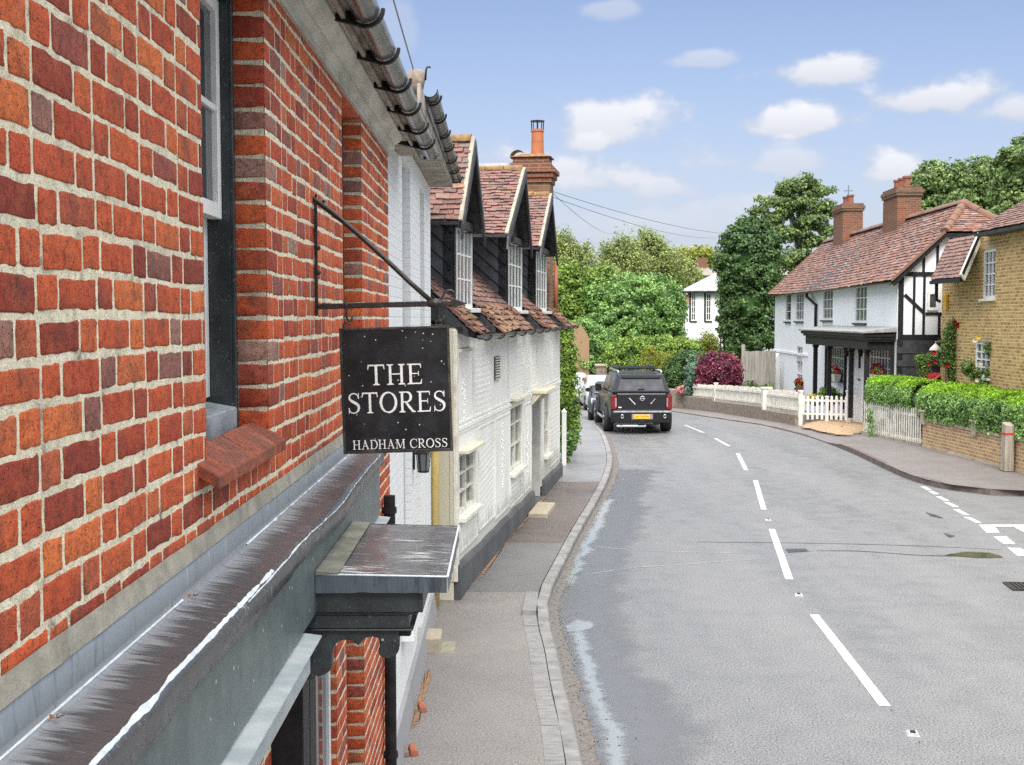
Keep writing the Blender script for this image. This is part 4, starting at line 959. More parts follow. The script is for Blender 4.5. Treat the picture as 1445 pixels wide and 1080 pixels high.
# serif capitals from strokes: units of cap height
def arc(cx, cy, rx, ry, a0, a1, n=18):
    return [(cx + rx * math.cos(R(a0 + (a1 - a0) * k / n)), cy + ry * math.sin(R(a0 + (a1 - a0) * k / n))) for k in range(n + 1)]
TK, TN = .125, .055                                     # thick and thin strokes
def letter(ch):
    """(width, list of ('q', corner list) or ('s', path, widths))"""
    q = []
    def stem(x, y0=0, y1=1, w=TK, s0=True, s1=True, so=.10):
        q.append([(x - w / 2, y0), (x + w / 2, y0), (x + w / 2, y1), (x - w / 2, y1)])
        for on, y, up in ((s0, y0, 1), (s1, y1, -1)):
            if on: q.append([(x - w / 2 - so, y), (x + w / 2 + so, y), (x + w / 2 + so, y + .032 * up), (x + w / 2 + .02, y + .075 * up), (x - w / 2 - .02, y + .075 * up), (x - w / 2 - so, y + .032 * up)])
    def hbar(x0, x1, y, w=TN): q.append([(x0, y - w / 2), (x1, y - w / 2), (x1, y + w / 2), (x0, y + w / 2)])
    def strk(pts, ws):
        n = len(pts)
        for i in range(n - 1):
            (xa, ya), (xb, yb_) = pts[i], pts[i + 1]
            def nor(k):
                x0, y0 = pts[max(k - 1, 0)]; x1, y1 = pts[min(k + 1, n - 1)]; l = math.hypot(x1 - x0, y1 - y0) or 1; return -(y1 - y0) / l, (x1 - x0) / l
            n0, n1 = nor(i), nor(i + 1); w0 = ws[i] / 2 if isinstance(ws, list) else ws / 2; w1 = ws[i + 1] / 2 if isinstance(ws, list) else ws / 2
            q.append([(xa - n0[0] * w0, ya - n0[1] * w0), (xb - n1[0] * w1, yb_ - n1[1] * w1), (xb + n1[0] * w1, yb_ + n1[1] * w1), (xa + n0[0] * w0, ya + n0[1] * w0)])
    if ch == 'T':
        stem(.42, s1=False); hbar(.02, .82, .965, .07); q.append([(.02, 1), (.055, 1), (.075, .93), (.03, .76), (.0, .76)]); q.append([(.82, 1), (.785, 1), (.765, .93), (.81, .76), (.84, .76)]); w = .84
    elif ch == 'H': stem(.17); stem(.73); hbar(.17, .73, .52); w = .90
    elif ch == 'E':
        stem(.17); hbar(.1, .68, .965, .06); hbar(.17, .58, .52, .05); hbar(.1, .70, .035, .06); q.append([(.68, .995), (.64, .995), (.63, .94), (.67, .79), (.695, .79)]); q.append([(.70, .005), (.66, .005), (.64, .06), (.70, .24), (.73, .24)]); q.append([(.58, .64), (.555, .64), (.54, .52), (.555, .40), (.58, .40)]); w = .74
    elif ch == 'D':
        stem(.17); a_ = arc(.40, .5, .42, .475, 90, -90, 24); strk([(.17, .975)] + a_ + [(.17, .025)], [TN] + [TN + (TK - TN) * max(0, math.cos(R(90 - 180 * k / 24))) for k in range(25)] + [TN]); w = .86
    elif ch == 'O':
        a_ = arc(.46, .5, .40, .475, 0, 360, 48); strk(a_, [TN + (TK - TN + .01) * abs(math.cos(R(360 * k / 48 + 12))) for k in range(49)]); w = .92
    elif ch == 'C':
        a_ = arc(.47, .5, .41, .475, 48, 312, 40); strk(a_, [TN + (TK - TN + .01) * max(0, -math.cos(R(48 + 264 * k / 40))) for k in range(41)]); q.append([(.72, .86), (.77, .99), (.80, .99), (.80, .70), (.775, .70)]); q.append([(.74, .17), (.80, .13), (.84, .25), (.815, .26)]); w = .84
    elif ch == 'R':
        stem(.17); a_ = arc(.40, .735, .24, .235, 90, -90, 20); strk([(.17, .97)] + a_ + [(.17, .5)], [TN] + [TN + (TK - TN) * max(0, math.cos(R(90 - 180 * k / 20))) for k in range(21)] + [TN]); strk([(.36, .5), (.55, .25), (.74, .04)], [.10, .12, .11]); q.append([(.66, 0), (.88, 0), (.88, .035), (.74, .09)]); w = .86
    elif ch == 'A':
        strk([(.44, 1.0), (.16, .04)], TN); strk([(.40, 1.02), (.74, .04)], .13); hbar(.25, .62, .34, .05)
        for x in (.15, .74): q.append([(x - .14, 0), (x + .14, 0), (x + .14, .03), (x + .05, .07), (x - .05, .07), (x - .14, .03)])
        w = .90
    elif ch == 'M':
        stem(.15, w=.06); stem(.93, w=TK); strk([(.16, .99), (.54, .06)], .12); strk([(.54, .06), (.90, .99)], .05); w = 1.08
    elif ch == 'S':
        P_ = [(.585, .80), (.52, .91), (.40, .965), (.26, .955), (.15, .88), (.12, .76), (.17, .655), (.30, .575), (.44, .50), (.56, .41), (.60, .28), (.55, .13), (.42, .045), (.28, .035), (.15, .09), (.085, .21)]
        W_ = [.05, .05, .05, .06, .08, .10, .12, .13, .13, .13, .12, .09, .06, .05, .05, .05]
        L = smooth_line([(x, y, 0) for x, y in P_], .03); ws = [W_[min(15, int(i / (len(L) - 1) * 15))] + (W_[min(15, int(i / (len(L) - 1) * 15) + 1)] - W_[min(15, int(i / (len(L) - 1) * 15))]) * ((i / (len(L) - 1) * 15) % 1) for i in range(len(L))]
        strk([(p.x, p.y) for p in L], ws); q.append([(.555, .79), (.60, .70), (.62, .70), (.62, .99), (.59, .99)]); q.append([(.075, .29), (.10, .29), (.13, .16), (.09, .0), (.065, .0)]); w = .68
    else: w = .38
    return w, q
def text_mesh(s, height, width, cx, zb, name, parent, ydepth=-.0105):
    ls = [letter(c) for c in s]; gap = .10; tot = sum(l[0] for l in ls) + gap * (len(ls) - 1); k = width / tot; m = MB(); x = cx - width / 2; nq = 0
    for w, qs in ls:
        for q in qs:
            d = ydepth - .00002 * (nq % 40); nq += 1
            P = [(x + u * k, d, zb + v * height) for u, v in q] + [(x + u * k, -.0075, zb + v * height) for u, v in q]; n = len(q)
            m.add(P, [tuple(range(n)), tuple(range(2 * n - 1, n - 1, -1))] + [(i, n + i, n + (i + 1) % n, (i + 1) % n) for i in range(n)])
        x += (w + gap) * k
    return m.build(name, M_LETTER, parent, closed=True)
pxm = wd / 155.0                                         # metres per photo pixel on the sign
def sz(py): return (548.5 - py) * pxm + .0
text_mesh('THE', 29 * pxm, 77 * pxm, -1 * pxm, sz(541), 'lettering', sg)
text_mesh('STORES', 29.5 * pxm, 139 * pxm, 0 * pxm, sz(580.5), 'lettering', sg)
text_mesh('HADHAM', 13 * pxm, 74 * pxm, -27 * pxm, sz(631.5), 'lettering', sg); text_mesh('CROSS', 13 * pxm, 53 * pxm, 43.5 * pxm, sz(631.5), 'lettering', sg)
# a few fallen leaves on the lead
for px, py, lab in ((78, 994, 'curled orange leaf lying on the lead by the white worn edge, nearest the bottom corner'), (272, 823, 'small brown leaf caught at the foot of the lead upstand')):
    y, z = S.onx(px, py, .03); p = S.m @ Vector((.03, y, 2.784)); m = MB()
    for k in range(5):
        a_ = k * 1.3; m.add([(0, 0, .002), (.012 * math.cos(a_), .012 * math.sin(a_), .008), (.016 * math.cos(a_ + .5), .016 * math.sin(a_ + .5), .004)], [(0, 1, 2)])
    o = m.build('fallen_leaf', M_DEADLEAF, None, closed=False); o.location = p; tag(o, lab, 'leaf', 'leaves on the lead shelf')
def tiles(mb, P0, P1, P2, P3, tw, gauge, th=.013, jit=1.0, seed=1, sag=0.0, skip=0.0):
    """clay tiles laid in courses on the slope P0-P1 (eaves) to P3-P2 (ridge)"""
    r = random.Random(seed); P0, P1, P2, P3 = map(Vector, (P0, P1, P2, P3))
    nrm = (P1 - P0).cross(P3 - P0).normalized()
    if nrm.z < 0: nrm = -nrm
    h = max((P3 - P0).length, (P2 - P1).length); rows = max(1, int(round(h / gauge)))
    for j in range(rows):
        a0, a1 = j / rows, min(1, (j + 1.12) / rows)
        L0, L1 = P0.lerp(P3, a0), P1.lerp(P2, a0); U0, U1 = P0.lerp(P3, a1), P1.lerp(P2, a1)
        ln = (L1 - L0).length; n = max(1, int(round(ln / tw))); off = .5 if j % 2 else 0
        ks = [max(0, (k - off) / n) for k in range(n + 2)]
        ks = [k for k in ks if k < 1] + [1.0]
        for k in range(len(ks) - 1):
            if ks[k + 1] - ks[k] < .12 / n: continue
            if skip and r.random() < skip: continue
            g = .006 * r.random(); u0, u1 = ks[k] + g / max(ln, .1), ks[k + 1] - g / max(ln, .1)
            dz = nrm * (r.uniform(-.003, .004) * jit); dl = (L0 - P3).normalized() * (r.uniform(-.008, .012) * jit) if (L0 - P3).length > 0 else Vector()
            tw_ = nrm * r.uniform(-.004, .004) * jit
            sg_ = Vector((0, 0, -sag * math.sin(math.pi * (u0 + u1) / 2) * (1 - a0 * .6))) if sag else Vector()
            up = nrm * th
            A, B = L0.lerp(L1, u0) + up * 1.5 + dz + dl + tw_ + sg_, L0.lerp(L1, u1) + up * 1.5 + dz + dl - tw_ + sg_
            C, D = U0.lerp(U1, u1) + up * .25 + dz + sg_, U0.lerp(U1, u0) + up * .25 + dz + sg_
            mb.add([A - up, B - up, C - up, D - up, A, B, C, D], [(4, 5, 6, 7), (0, 1, 5, 4), (1, 2, 6, 5), (3, 0, 4, 7)])
    return mb

def casement(parent, mp, u0, u1, v0, v1, cols, rows, frame_mat=M_WPAINT, glass=None, depth=.07, fw=.05, bar=.022, mull=True, sill=None, hood=None, name='window', proud=.0, sillw=.09, surround=None):
    """window set in the plane w = 0: frame with bars, one pane sheet, sill"""
    glass = glass or M_GLASS
    m = MB(); w0, w1 = -depth, -.02 + proud
    m.box(u0, u0 + fw, v0, v1, w0, w1, mp); m.box(u1 - fw, u1, v0, v1, w0, w1, mp)
    m.box(u0 + fw, u1 - fw, v1 - fw, v1, w0, w1, mp); m.box(u0 + fw, u1 - fw, v0, v0 + fw * 1.2, w0, w1, mp)
    iu0, iu1, iv0, iv1 = u0 + fw, u1 - fw, v0 + fw * 1.2, v1 - fw
    for k in range(1, cols):
        b = bar * (1.9 if (mull and cols % 2 == 0 and k == cols // 2) else 1); x = iu0 + (iu1 - iu0) * k / cols
        m.box(x - b / 2, x + b / 2, iv0, iv1, w0 + .01, w1 - .006, mp)
    for k in range(1, rows):
        y = iv0 + (iv1 - iv0) * k / rows; m.box(iu0, iu1, y - bar / 2, y + bar / 2, w0 + .012, w1 - .009, mp)
    o = m.build(name, frame_mat, parent)
    g = MB(); g.box(iu0 - .01, iu1 + .01, iv0 - .01, iv1 + .01, w0 + .018, w0 + .024, mp); g.build('pane', glass, o)
    if sill is not None:
        s = MB(); s.box(u0 - .06, u1 + .06, v0 - .06, v0 - .001, -depth, sillw, mp); s.build('sill', sill, o, .006)
    if hood is not None:
        s = MB(); s.box(u0 - .08, u1 + .08, v1 + .002, v1 + .045, -.02, .13, mp); s.build('window_hood', hood, o, .006)
    return o
def wall_plane(mb, mp, u0, u1, v0, v1, holes, depth=.3, back=True):
    """wall with real openings: boxes around the holes"""
    us = sorted(set([u0, u1] + [h for q in holes for h in q[:2]]))
    for a, b in zip(us[:-1], us[1:]):
        hs = sorted([q for q in holes if q[0] <= a + 1e-6 and q[1] >= b - 1e-6], key=lambda q: q[2]); z = v0
        for q in hs:
            if q[2] > z + 1e-4: mb.box(a, b, z, q[2], -depth, 0, mp)
            z = q[3]
        if v1 > z + 1e-4: mb.box(a, b, z, v1, -depth, 0, mp)

# ------------------------------------------------------------------ white painted brick house between shop and cottage
bh = empty('white_house', S.o, S.rz, 'white painted brick house with tall recessed strips between brick shop and thatch white cottage'.replace('thatch white', 'pargeted'), 'house')
BX = -.03
def brx(x0, x1, x=BX):
    a, b = S.onx(x0, 500, x)[0], S.onx(x1, 500, x)[0]; return a, b
r1a, r1b = brx(568.5, 580); r2a, r2b = brx(593.5, 599.5); dra, drb = brx(587, 593)
z1t = S.onx(575, 232, BX)[1]; z2t = S.onx(597, 271, BX)[1]
b_end = S.onx(607, 252, BX)[0]
print('house B', r1a, r1b, r2a, r2b, b_end, z1t, z2t)
m = MB(); MP = lambda u, v, w: (BX + w, u, v)
wall_plane(m, MP, 9.23, b_end, .28, 5.02, [(r1a, r1b, .95, z1t), (r2a, r2b, 2.3, z2t), (dra, drb, .28, 2.08)], .25); m.build('wall', M_WBRICK, bh)
m = MB(); m.box(-5, BX - .251, 9.23, b_end, 0, 5.02); m.build('inner_wall', M_LPLINTH, bh)
M_GREYB = simple('pale_grey_boards', (.40, .41, .40), (.50, .50, .48), 4, .6, .1)
m = MB(); m.box(BX - .10, BX - .06, r1a, r1b, .95, z1t); m.box(BX - .10, BX - .06, r2a, r2b, 2.3, z2t); m.build('recess_board', M_GREYB, bh)
m = MB(); m.box(BX - .12, BX - .08, dra, drb, .28, 2.08); do = m.build('door', M_CREAM, bh); m = MB(); m.box(BX - .08, BX - .05, dra + .1, dra + .35, .95, 1.05); m.build('door_handle', M_BLACK, do)
m = MB(); m.hexa([(BX, r1a - .35, .80), (BX + .11, r1a - .35, .80), (BX + .11, r1b + .1, .80), (BX, r1b + .1, .80), (BX, r1a - .35, .93), (BX + .10, r1a - .35, .90), (BX + .10, r1b + .1, .90), (BX, r1b + .1, .93)]); m.build('window_ledge', M_WPAINT, bh, .008)
m = MB(); m.hexa([(BX - .2, 9.24, -.05), (BX + .075, 9.24, -.05), (BX + .075, b_end, -.05), (BX - .2, b_end, -.05), (BX - .2, 9.24, .33), (BX + .035, 9.24, .29), (BX + .035, b_end, .29), (BX - .2, b_end, .33)]); m.build('plinth', M_LPLINTH, bh, .006)
m = MB(); m.box(BX - .02, BX + .26, 9.3, b_end + .06, 5.03, 5.06); m.box(BX + .235, BX + .262, 9.31, b_end + .055, 5.061, 5.19); m.build('eaves_board', M_SOFFIT, bh, .004)
gb2 = [S.onx(px, py, .27) for px, py in ((604, 124), (610, 149), (614, 167), (620, 188), (628, 209), (636, 245))]
y0g, y1g = 9.75, b_end + .12
print('gutter2', gb2)
half_gutter(.27, y0g, y1g, 5.225, 5.15, .062, M_BGUTTER, 'gutter', bh, [y0g + .25 + k * (y1g - y0g - .4) / 6 for k in range(7)], 8)
m = MB(); m.hexa([(.25, 9.95, 5.10), (.25, b_end + .06, 5.10), (-3.5, b_end + .06, 7.3), (-3.5, 9.95, 7.3), (.25, 9.95, 5.19), (.25, b_end + .06, 5.19), (-3.5, b_end + .06, 7.42), (-3.5, 9.95, 7.42)]); m.build('roof', M_SLATE, bh)
m = MB(); cx_, cz_ = S.ony(592, 104, 9.85); m.tube([(cx_ - .02, 9.78, cz_ - .14), (cx_ - .03, 9.86, cz_ - .03), (cx_ + .0, 9.95, cz_)], [.05, .075, .05], 10); m.build('verge_mortar', M_FLINT, bh, smooth=True)
m = MB(); m.tube([(cx_ + .045, 9.85, cz_ - .05), (cx_ + .05, 9.85, cz_ + .03), (cx_ + .06, 9.85, cz_ + .05), (cx_ + .085, 9.85, cz_ + .048)], .008, 6); m.build('verge_hook', M_IRON, bh, smooth=True)
m = MB(); y_, z_ = S.onx(603, 690, .02); m.tube([(.02, b_end - .05, .1), (.02, b_end - .05, 3.2)], .045, 10); m.build('downpipe', simple('yellowed_pipe', (.50, .36, .10), (.58, .46, .2), 6, .5), bh, smooth=True)
lp, lz = S.onx(590, 652, .02)
la = empty('wall_lantern', S.m @ Vector((BX, lp, lz - .05)), S.rz); la.parent = bh; la.matrix_world = S.m @ Matrix.Translation((BX, lp, lz - .05))
la.location = (BX, lp, lz - .05); la.rotation_euler = (0, 0, 0)
m = MB(); m.box(.0, .02, -.04, .04, -.02, .16); m.box(.02, .09, -.01, .01, .12, .14); m.lathe([(.02, .1), (.075, .085), (.06, .1), (.01, .15)], (.10, 0, .05), 6); m.lathe([(.05, -.1), (.055, -.085)], (.10, 0, .05), 6)
for k in range(6):
    a = R(60 * k); m.bar((.10 + .05 * math.cos(a), .05 * math.sin(a), -.04), (.10 + .068 * math.cos(a), .068 * math.sin(a), .135), .008, .008)
m.build('lantern_case', M_BLACK, la); m = MB(); m.lathe([(.045, -.035), (.06, .13)], (.10, 0, .0), 6); m.build('lantern_glass', M_NET, la)

# ------------------------------------------------------------------ the pargeted cottage with three dormers
C = Frame(-.69, 15.4, .142)
cot = empty('pargeted_cottage', C.o, C.rz, 'cream limewashed cottage with patterned plaster and three tiled dormers along the pavement', 'cottage')
CL = C.onx(790, 600, 0)[0]
print('cottage length', CL)
cw1 = C.rectx(648.5, 634, 671, 721, 0); cw2 = C.rectx(720.5, 563, 737, 662, 0); cdr = C.rectx(750.5, 553, 764, 712, 0); cw3 = C.rectx(768, 549, 774.5, 641, 0)
cw0 = C.rectx(640, 466, 661, 489, 0)
cdr = (cdr[0], cdr[1], .12, C.onx(757, 554, 0)[1])
print('windows', cw1, cw2, cdr, cw3, cw0)
m = MB(); wall_plane(m, MX, 0, CL, .3, 3.4, [cw1, cw2, cdr, cw3], .22); m.build('wall', M_PARGET, cot)
m = MB(); m.box(-5, -.221, 0.02, CL, .0, 3.4); m.build('inner_wall', M_CREAM, cot)
m = MB(); m.prism([(-5.0, 3.401), (-.05, 3.401), (-1.9, 5.3), (-3.0, 5.3)], 0, 1, lambda u, v, w: (u, CL - .25 + .24 * w, v)); m.build('gable_wall', M_PARGET, cot)
# end wall strips facing the camera
m = MB(); m.box(-.45, -.02, -.03, -.001, 0, 3.3); m.box(-.06, .02, -.045, .06, .3, 3.38); m.box(-.30, -.27, -.05, -.031, 0, 3.3); m.build('corner_boards', M_CREAM, cot, .006)
m = MB(); m.box(-.015, .034, -.055, .085, .3, 3.36); m.build('corner_post', M_WPAINT2, cot, .006)
# plinth: tarred, with an uneven top
m = MB(); n = 60; top = []; bot = []; V = []; F = []
for k in range(n + 1):
    y = CL * k / n; zt = .50 - .12 * k / n + .035 * fnoise(y * .9, 3) + .012 * fnoise(y * 4, 1)
    V += [(.07, y, -.1), (.068, y, zt - .05), (.045, y, zt), (-.1, y, zt + .01)]
for k in range(n):
    if cdr[0] - .02 < CL * (k + .5) / n < cdr[1] + .02: continue
    for j in range(3): F.append((k * 4 + j, k * 4 + j + 1, (k + 1) * 4 + j + 1, (k + 1) * 4 + j))
    F.append((k * 4, k * 4 + 1, k * 4 + 2, k * 4 + 3)); F.append((k * 4 + 4, k * 4 + 5, k * 4 + 6, k * 4 + 7))
m.add(V, F); m.box(-.1, .069, -.01, .0, -.1, .46); m.build('plinth', M_PLINTH, cot, smooth=False, closed=False)
casement(cot, MX, *cw1, 2, 3, M_WPAINT2, sill=M_WPAINT2, hood=M_CREAM, depth=.10)
casement(cot, MX, *cw2, 2, 3, M_WPAINT2, sill=M_WPAINT2, hood=M_CREAM, depth=.10)
casement(cot, MX, *cw3, 2, 3, M_WPAINT2, sill=M_WPAINT2, hood=M_CREAM, depth=.10)
# door
m = MB(); u0, u1, v0, v1 = cdr
m.box(u0, u0 + .07, v0, v1, -.2, -.02, MX); m.box(u1 - .07, u1, v0, v1, -.2, -.02, MX); m.box(u0 + .07, u1 - .07, v1 - .07, v1, -.2, -.02, MX); m.box(u0 + .07, u1 - .07, v0, v1 - .071, -.2, -.16, MX)
for a, b in ((.25, .45), (.55, .92)): m.box(u0 + .2, u1 - .2, v0 + (v1 - v0) * a, v0 + (v1 - v0) * b, -.158, -.145, MX)
do = m.build('door', simple('stone_grey_paint', (.50, .49, .45), (.40, .39, .35), 5, .5), cot, .005)
m = MB(); m.box(u0 - .12, u1 + .12, v1 + .02, v1 + .075, -.02, .28, MX)
for yy in (u0 - .05, u1 + .05): m.hexa([(.0, yy - .03, v1 - .18), (.02, yy - .03, v1 - .18), (.02, yy + .03, v1 - .18), (.0, yy + .03, v1 - .18), (.0, yy - .03, v1 + .019), (.2, yy - .03, v1 + .019), (.2, yy + .03, v1 + .019), (.0, yy + .03, v1 + .019)])
m.build('door_hood', M_CREAM, cot, .006); m = MB(); m.box(-.2, .05, u0, u1, -.1, .119); m.build('threshold', M_PLINTH, cot)
m = MB(); m.lathe([(.02, 0), (.03, .02), (.015, .045)], (-.145, u0 + .16, 1.1), 10, 'x'); m.build('door_knob', M_BLACK, do)
st = C.onx(756, 713, .12)
e = MB(); e.hexa([(.08, st[0] - .75, 0), (.42, st[0] - .75, 0), (.42, st[0] + .6, 0), (.08, st[0] + .6, 0), (.08, st[0] - .75, .19), (.40, st[0] - .75, .185), (.40, st[0] + .6, .185), (.08, st[0] + .6, .19)])
o = e.build('doorstep', M_STONE, None, .012); o.matrix_world = C.m.copy(); tag(o, 'yellow stone doorstep on the pavement at the cottage door', 'step')
# vent grille
vr = C.rectx(697, 503, 704, 536, 0); m = MB(); m.box(vr[0], vr[1], vr[2], vr[3], .0, .02, MX); vo_ = m.build('vent', M_PLINTH, cot)
m = MB()
for k in range(9):
    z = vr[2] + (vr[3] - vr[2]) * (k + .5) / 9; m.hexa([MX(vr[0] + .01, z - .012, .021), MX(vr[1] - .01, z - .012, .021), MX(vr[1] - .01, z - .008, .045), MX(vr[0] + .01, z - .008, .045), MX(vr[0] + .01, z + .010, .021), MX(vr[1] - .01, z + .010, .021), MX(vr[1] - .01, z + .006, .05), MX(vr[0] + .01, z + .006, .05)])
m.build('vent_slats', M_WPAINT2, vo_)
# pargeting: raised frames and combed patterns
def frame_panel(mb, u0, u1, v0, v1, w=.03, d=.012):
    mb.box(u0, u1, v0, v0 + w, 0.0005, d, MX); mb.box(u0, u1, v1 - w, v1, 0.0005, d, MX); mb.box(u0, u0 + w, v0 + w, v1 - w, 0.0005, d, MX); mb.box(u1 - w, u1, v0 + w, v1 - w, 0.0005, d, MX)
def lattice(mb, u0, u1, v0, v1, p=.11):
    r = random.Random(2); nv = int((v1 - v0) / (p * .62)); nu = int((u1 - u0) / p)
    for j in range(nv):
        for i in range(nu):
            u = u0 + (i + .5 + .5 * (j % 2)) * p; v = v0 + (j + .5) * p * .62
            if u > u1 - p * .3: continue
            a = p * .30; b = p * .34; d = .009 + r.uniform(-.003, .003)
            mb.add([MX(u - a, v, .0005), MX(u, v - b, .0005), MX(u + a, v, .0005), MX(u, v + b, .0005), MX(u, v, d)], [(0, 1, 4), (1, 2, 4), (2, 3, 4), (3, 0, 4)])
def combed(mb, u0, u1, v0, v1, p=.07, tilt=0.0):
    n = int((v1 - v0) / p); r = random.Random(4)
    for j in range(n):
        v = v0 + (j + .5) * p; d = .003 + r.uniform(-.001, .001); t_ = tilt * (u1 - u0)
        mb.add([MX(u0, v - p * .32, .0005), MX(u1, v - p * .32 + t_, .0005), MX(u1, v + p * .32 + t_, .0005), MX(u0, v + p * .32, .0005), MX(u0, v, d), MX(u1, v + t_, d)], [(0, 1, 5, 4), (2, 3, 4, 5), (0, 4, 3), (1, 2, 5)])
def sprig(mb, u, v, h):
    r = random.Random(int(u * 90))
    for k in range(26):
        t_ = k / 26; s_ = (.5 - abs(t_ - .5)) * .34 * h; uu = u + r.uniform(-1, 1) * s_; vv = v + (t_ - .5) * h; a = .028 + .02 * r.random()
        mb.add([MX(uu - a, vv, .0005), MX(uu, vv - a * 1.3, .0005), MX(uu + a, vv, .0005), MX(uu, vv + a * 1.3, .0005), MX(uu, vv, .02)], [(0, 1, 4), (1, 2, 4), (2, 3, 4), (3, 0, 4)])
BAND = 2.17
def cs(px, py=560): return C.onx(px, py, 0)[0]
def panel(fn, px0, px1, v0, v1, *a):
    m_ = MB(); u0, u1 = cs(px0), cs(px1); frame_panel(m_, u0, u1, v0, v1)
    fn(m_, u0 + .05, u1 - .05, v0 + .05, v1 - .05, *a) if fn else None
    return m_.build('pargeting_panel', M_PARGET, cot, closed=False)
m = MB(); m.box(.05, CL, BAND - .045, BAND + .0, .0005, .022, MX); m.box(.05, CL, BAND - .09, BAND - .05, .0005, .012, MX); m.build('string_band', M_PARGET, cot)
panel(lambda mb, a, b, c, d: sprig(mb, (a + b) / 2, (c + d) / 2, .9), 641.5, 667, BAND + .03, 3.12)
panel(lattice, 668.5, 693.5, BAND + .03, 3.3, .12)
panel(None, 694.5, 716.5, BAND + .03, 3.3)
panel(combed, 717.5, 738.5, BAND + .03, 3.3, .075)
panel(lambda mb, a, b, c, d: sprig(mb, (a + b) / 2, (c + d) / 2, .9), 739.5, 748, BAND + .03, 3.3)
panel(lattice, 749, 757, BAND + .03, 3.3, .13)
panel(None, 758, 778, BAND + .03, 3.3)
panel(combed, 779, 789, BAND + .03, 3.3, .08)
panel(combed, 675, 697, .62, BAND - .12, .085, .09)
panel(lambda mb, a, b, c, d: sprig(mb, (a + b) / 2, (c + d) / 2 + .15, 1.0), 698.5, 718.5, .55, BAND - .12)
panel(None, 648, 673.5, .58, .98)
panel(lattice, 719.5, 738, .5, .98, .12)
panel(lambda mb, a, b, c, d: sprig(mb, (a + b) / 2, (c + d) / 2, .9), 740, 749, .5, BAND - .12)
panel(combed, 776, 789, .48, BAND - .12, .09)
# top-left small white window under the eaves
m = MB(); u0, u1, v0, v1 = cw0; m.box(u0 + .15, u1, v0 - .02, v1, .001, .03, MX); m.build('shutter_board', M_WPAINT, cot, .004)
m = MB(); m.box(.1, u1 + .1, v0 - .07, v0 - .025, .001, .06, MX); m.build('shutter_ledge', M_CREAM, cot, .004)

# main roof slope (mossy at the eaves), in bays between the dormer cheeks
EZ, EX = 3.40, .16
def rz_(x): return EZ + (EX - x) * 1.0
FX = -.16                                                # dormer front plane
dorm = []
for (a, b, yt, yb_, ax, ay, e0, e1) in ((643.5, 665.5, 321, 435, 668.5, 194.5, 655, 686), (717.4, 736, 342, 438, 740, 237.5, 719, 752), (756.5, 770.7, 355, 439, 777.5, 274, 765, 788)):
    u0, u1, v0, v1 = C.rectx(a, yt, b, yb_, FX); ap = C.onx(ax, ay, .08); el = C.onx(e0, 320, .10)[0]; er = C.onx(e1, 320, .10)[0]
    dorm.append([u0, u1, v0, v1, ap[0], ap[1], el, er]); print('dormer', dorm[-1])
yb = [0.0] + [x for d in dorm for x in (d[0] - .05, d[1] + .05)] + [CL + .15]
rb = MB()
for k in range(0, len(yb), 2):
    a, b = yb[k], yb[k + 1]; tiles(rb, (EX + .06, a, EZ - .06), (EX + .06, b, EZ - .06), (-2.2, b, rz_(-2.2)), (-2.2, a, rz_(-2.2)), .165, .115, .016, 1.6, 20 + k)
main_roof = rb.build('roof', [M_TILE], cot, closed=False)
for k in range(0, len(yb), 2):                              # thick mossy eaves courses
    rb = MB(); a, b = yb[k], yb[k + 1]; tiles(rb, (EX + .10, a, EZ - .075), (EX + .10, b, EZ - .075), (-.12, b, rz_(-.12) + .035), (-.12, a, rz_(-.12) + .035), .17, .10, .024, 3.0, 60 + k)
    rb.build('eaves_tiles', [M_TILEMOSS], cot, closed=False)
m = MB()
for k in range(0, len(yb), 2): m.hexa([(EX, yb[k], EZ - .12), (EX, yb[k + 1], EZ - .12), (-5.4, yb[k + 1], rz_(-2.6) - .3), (-5.4, yb[k], rz_(-2.6) - .3), (EX, yb[k], EZ - .03), (EX, yb[k + 1], EZ - .03), (-2.6, yb[k + 1], rz_(-2.6) - .03), (-2.6, yb[k], rz_(-2.6) - .03)])
m.box(-.1, .1, .0, CL + .1, 3.32, 3.40); m.build('roof_boarding', M_BLACKW, cot)
tl_ = MB(); tiles(tl_, (-5.4, 0, 3.4), (-5.4, CL, 3.4), (-2.6, CL, rz_(-2.6)), (-2.6, 0, rz_(-2.6)), .3, .25, .02, 1, 9); tl_.build('rear_roof', M_TILE, cot, closed=False)
half_gutter(EX + .13, .15, CL + .55, 3.30, 3.36, .055, M_BGUTTER, 'gutter', cot, [.6 + k * (CL / 11) for k in range(12)], 4)
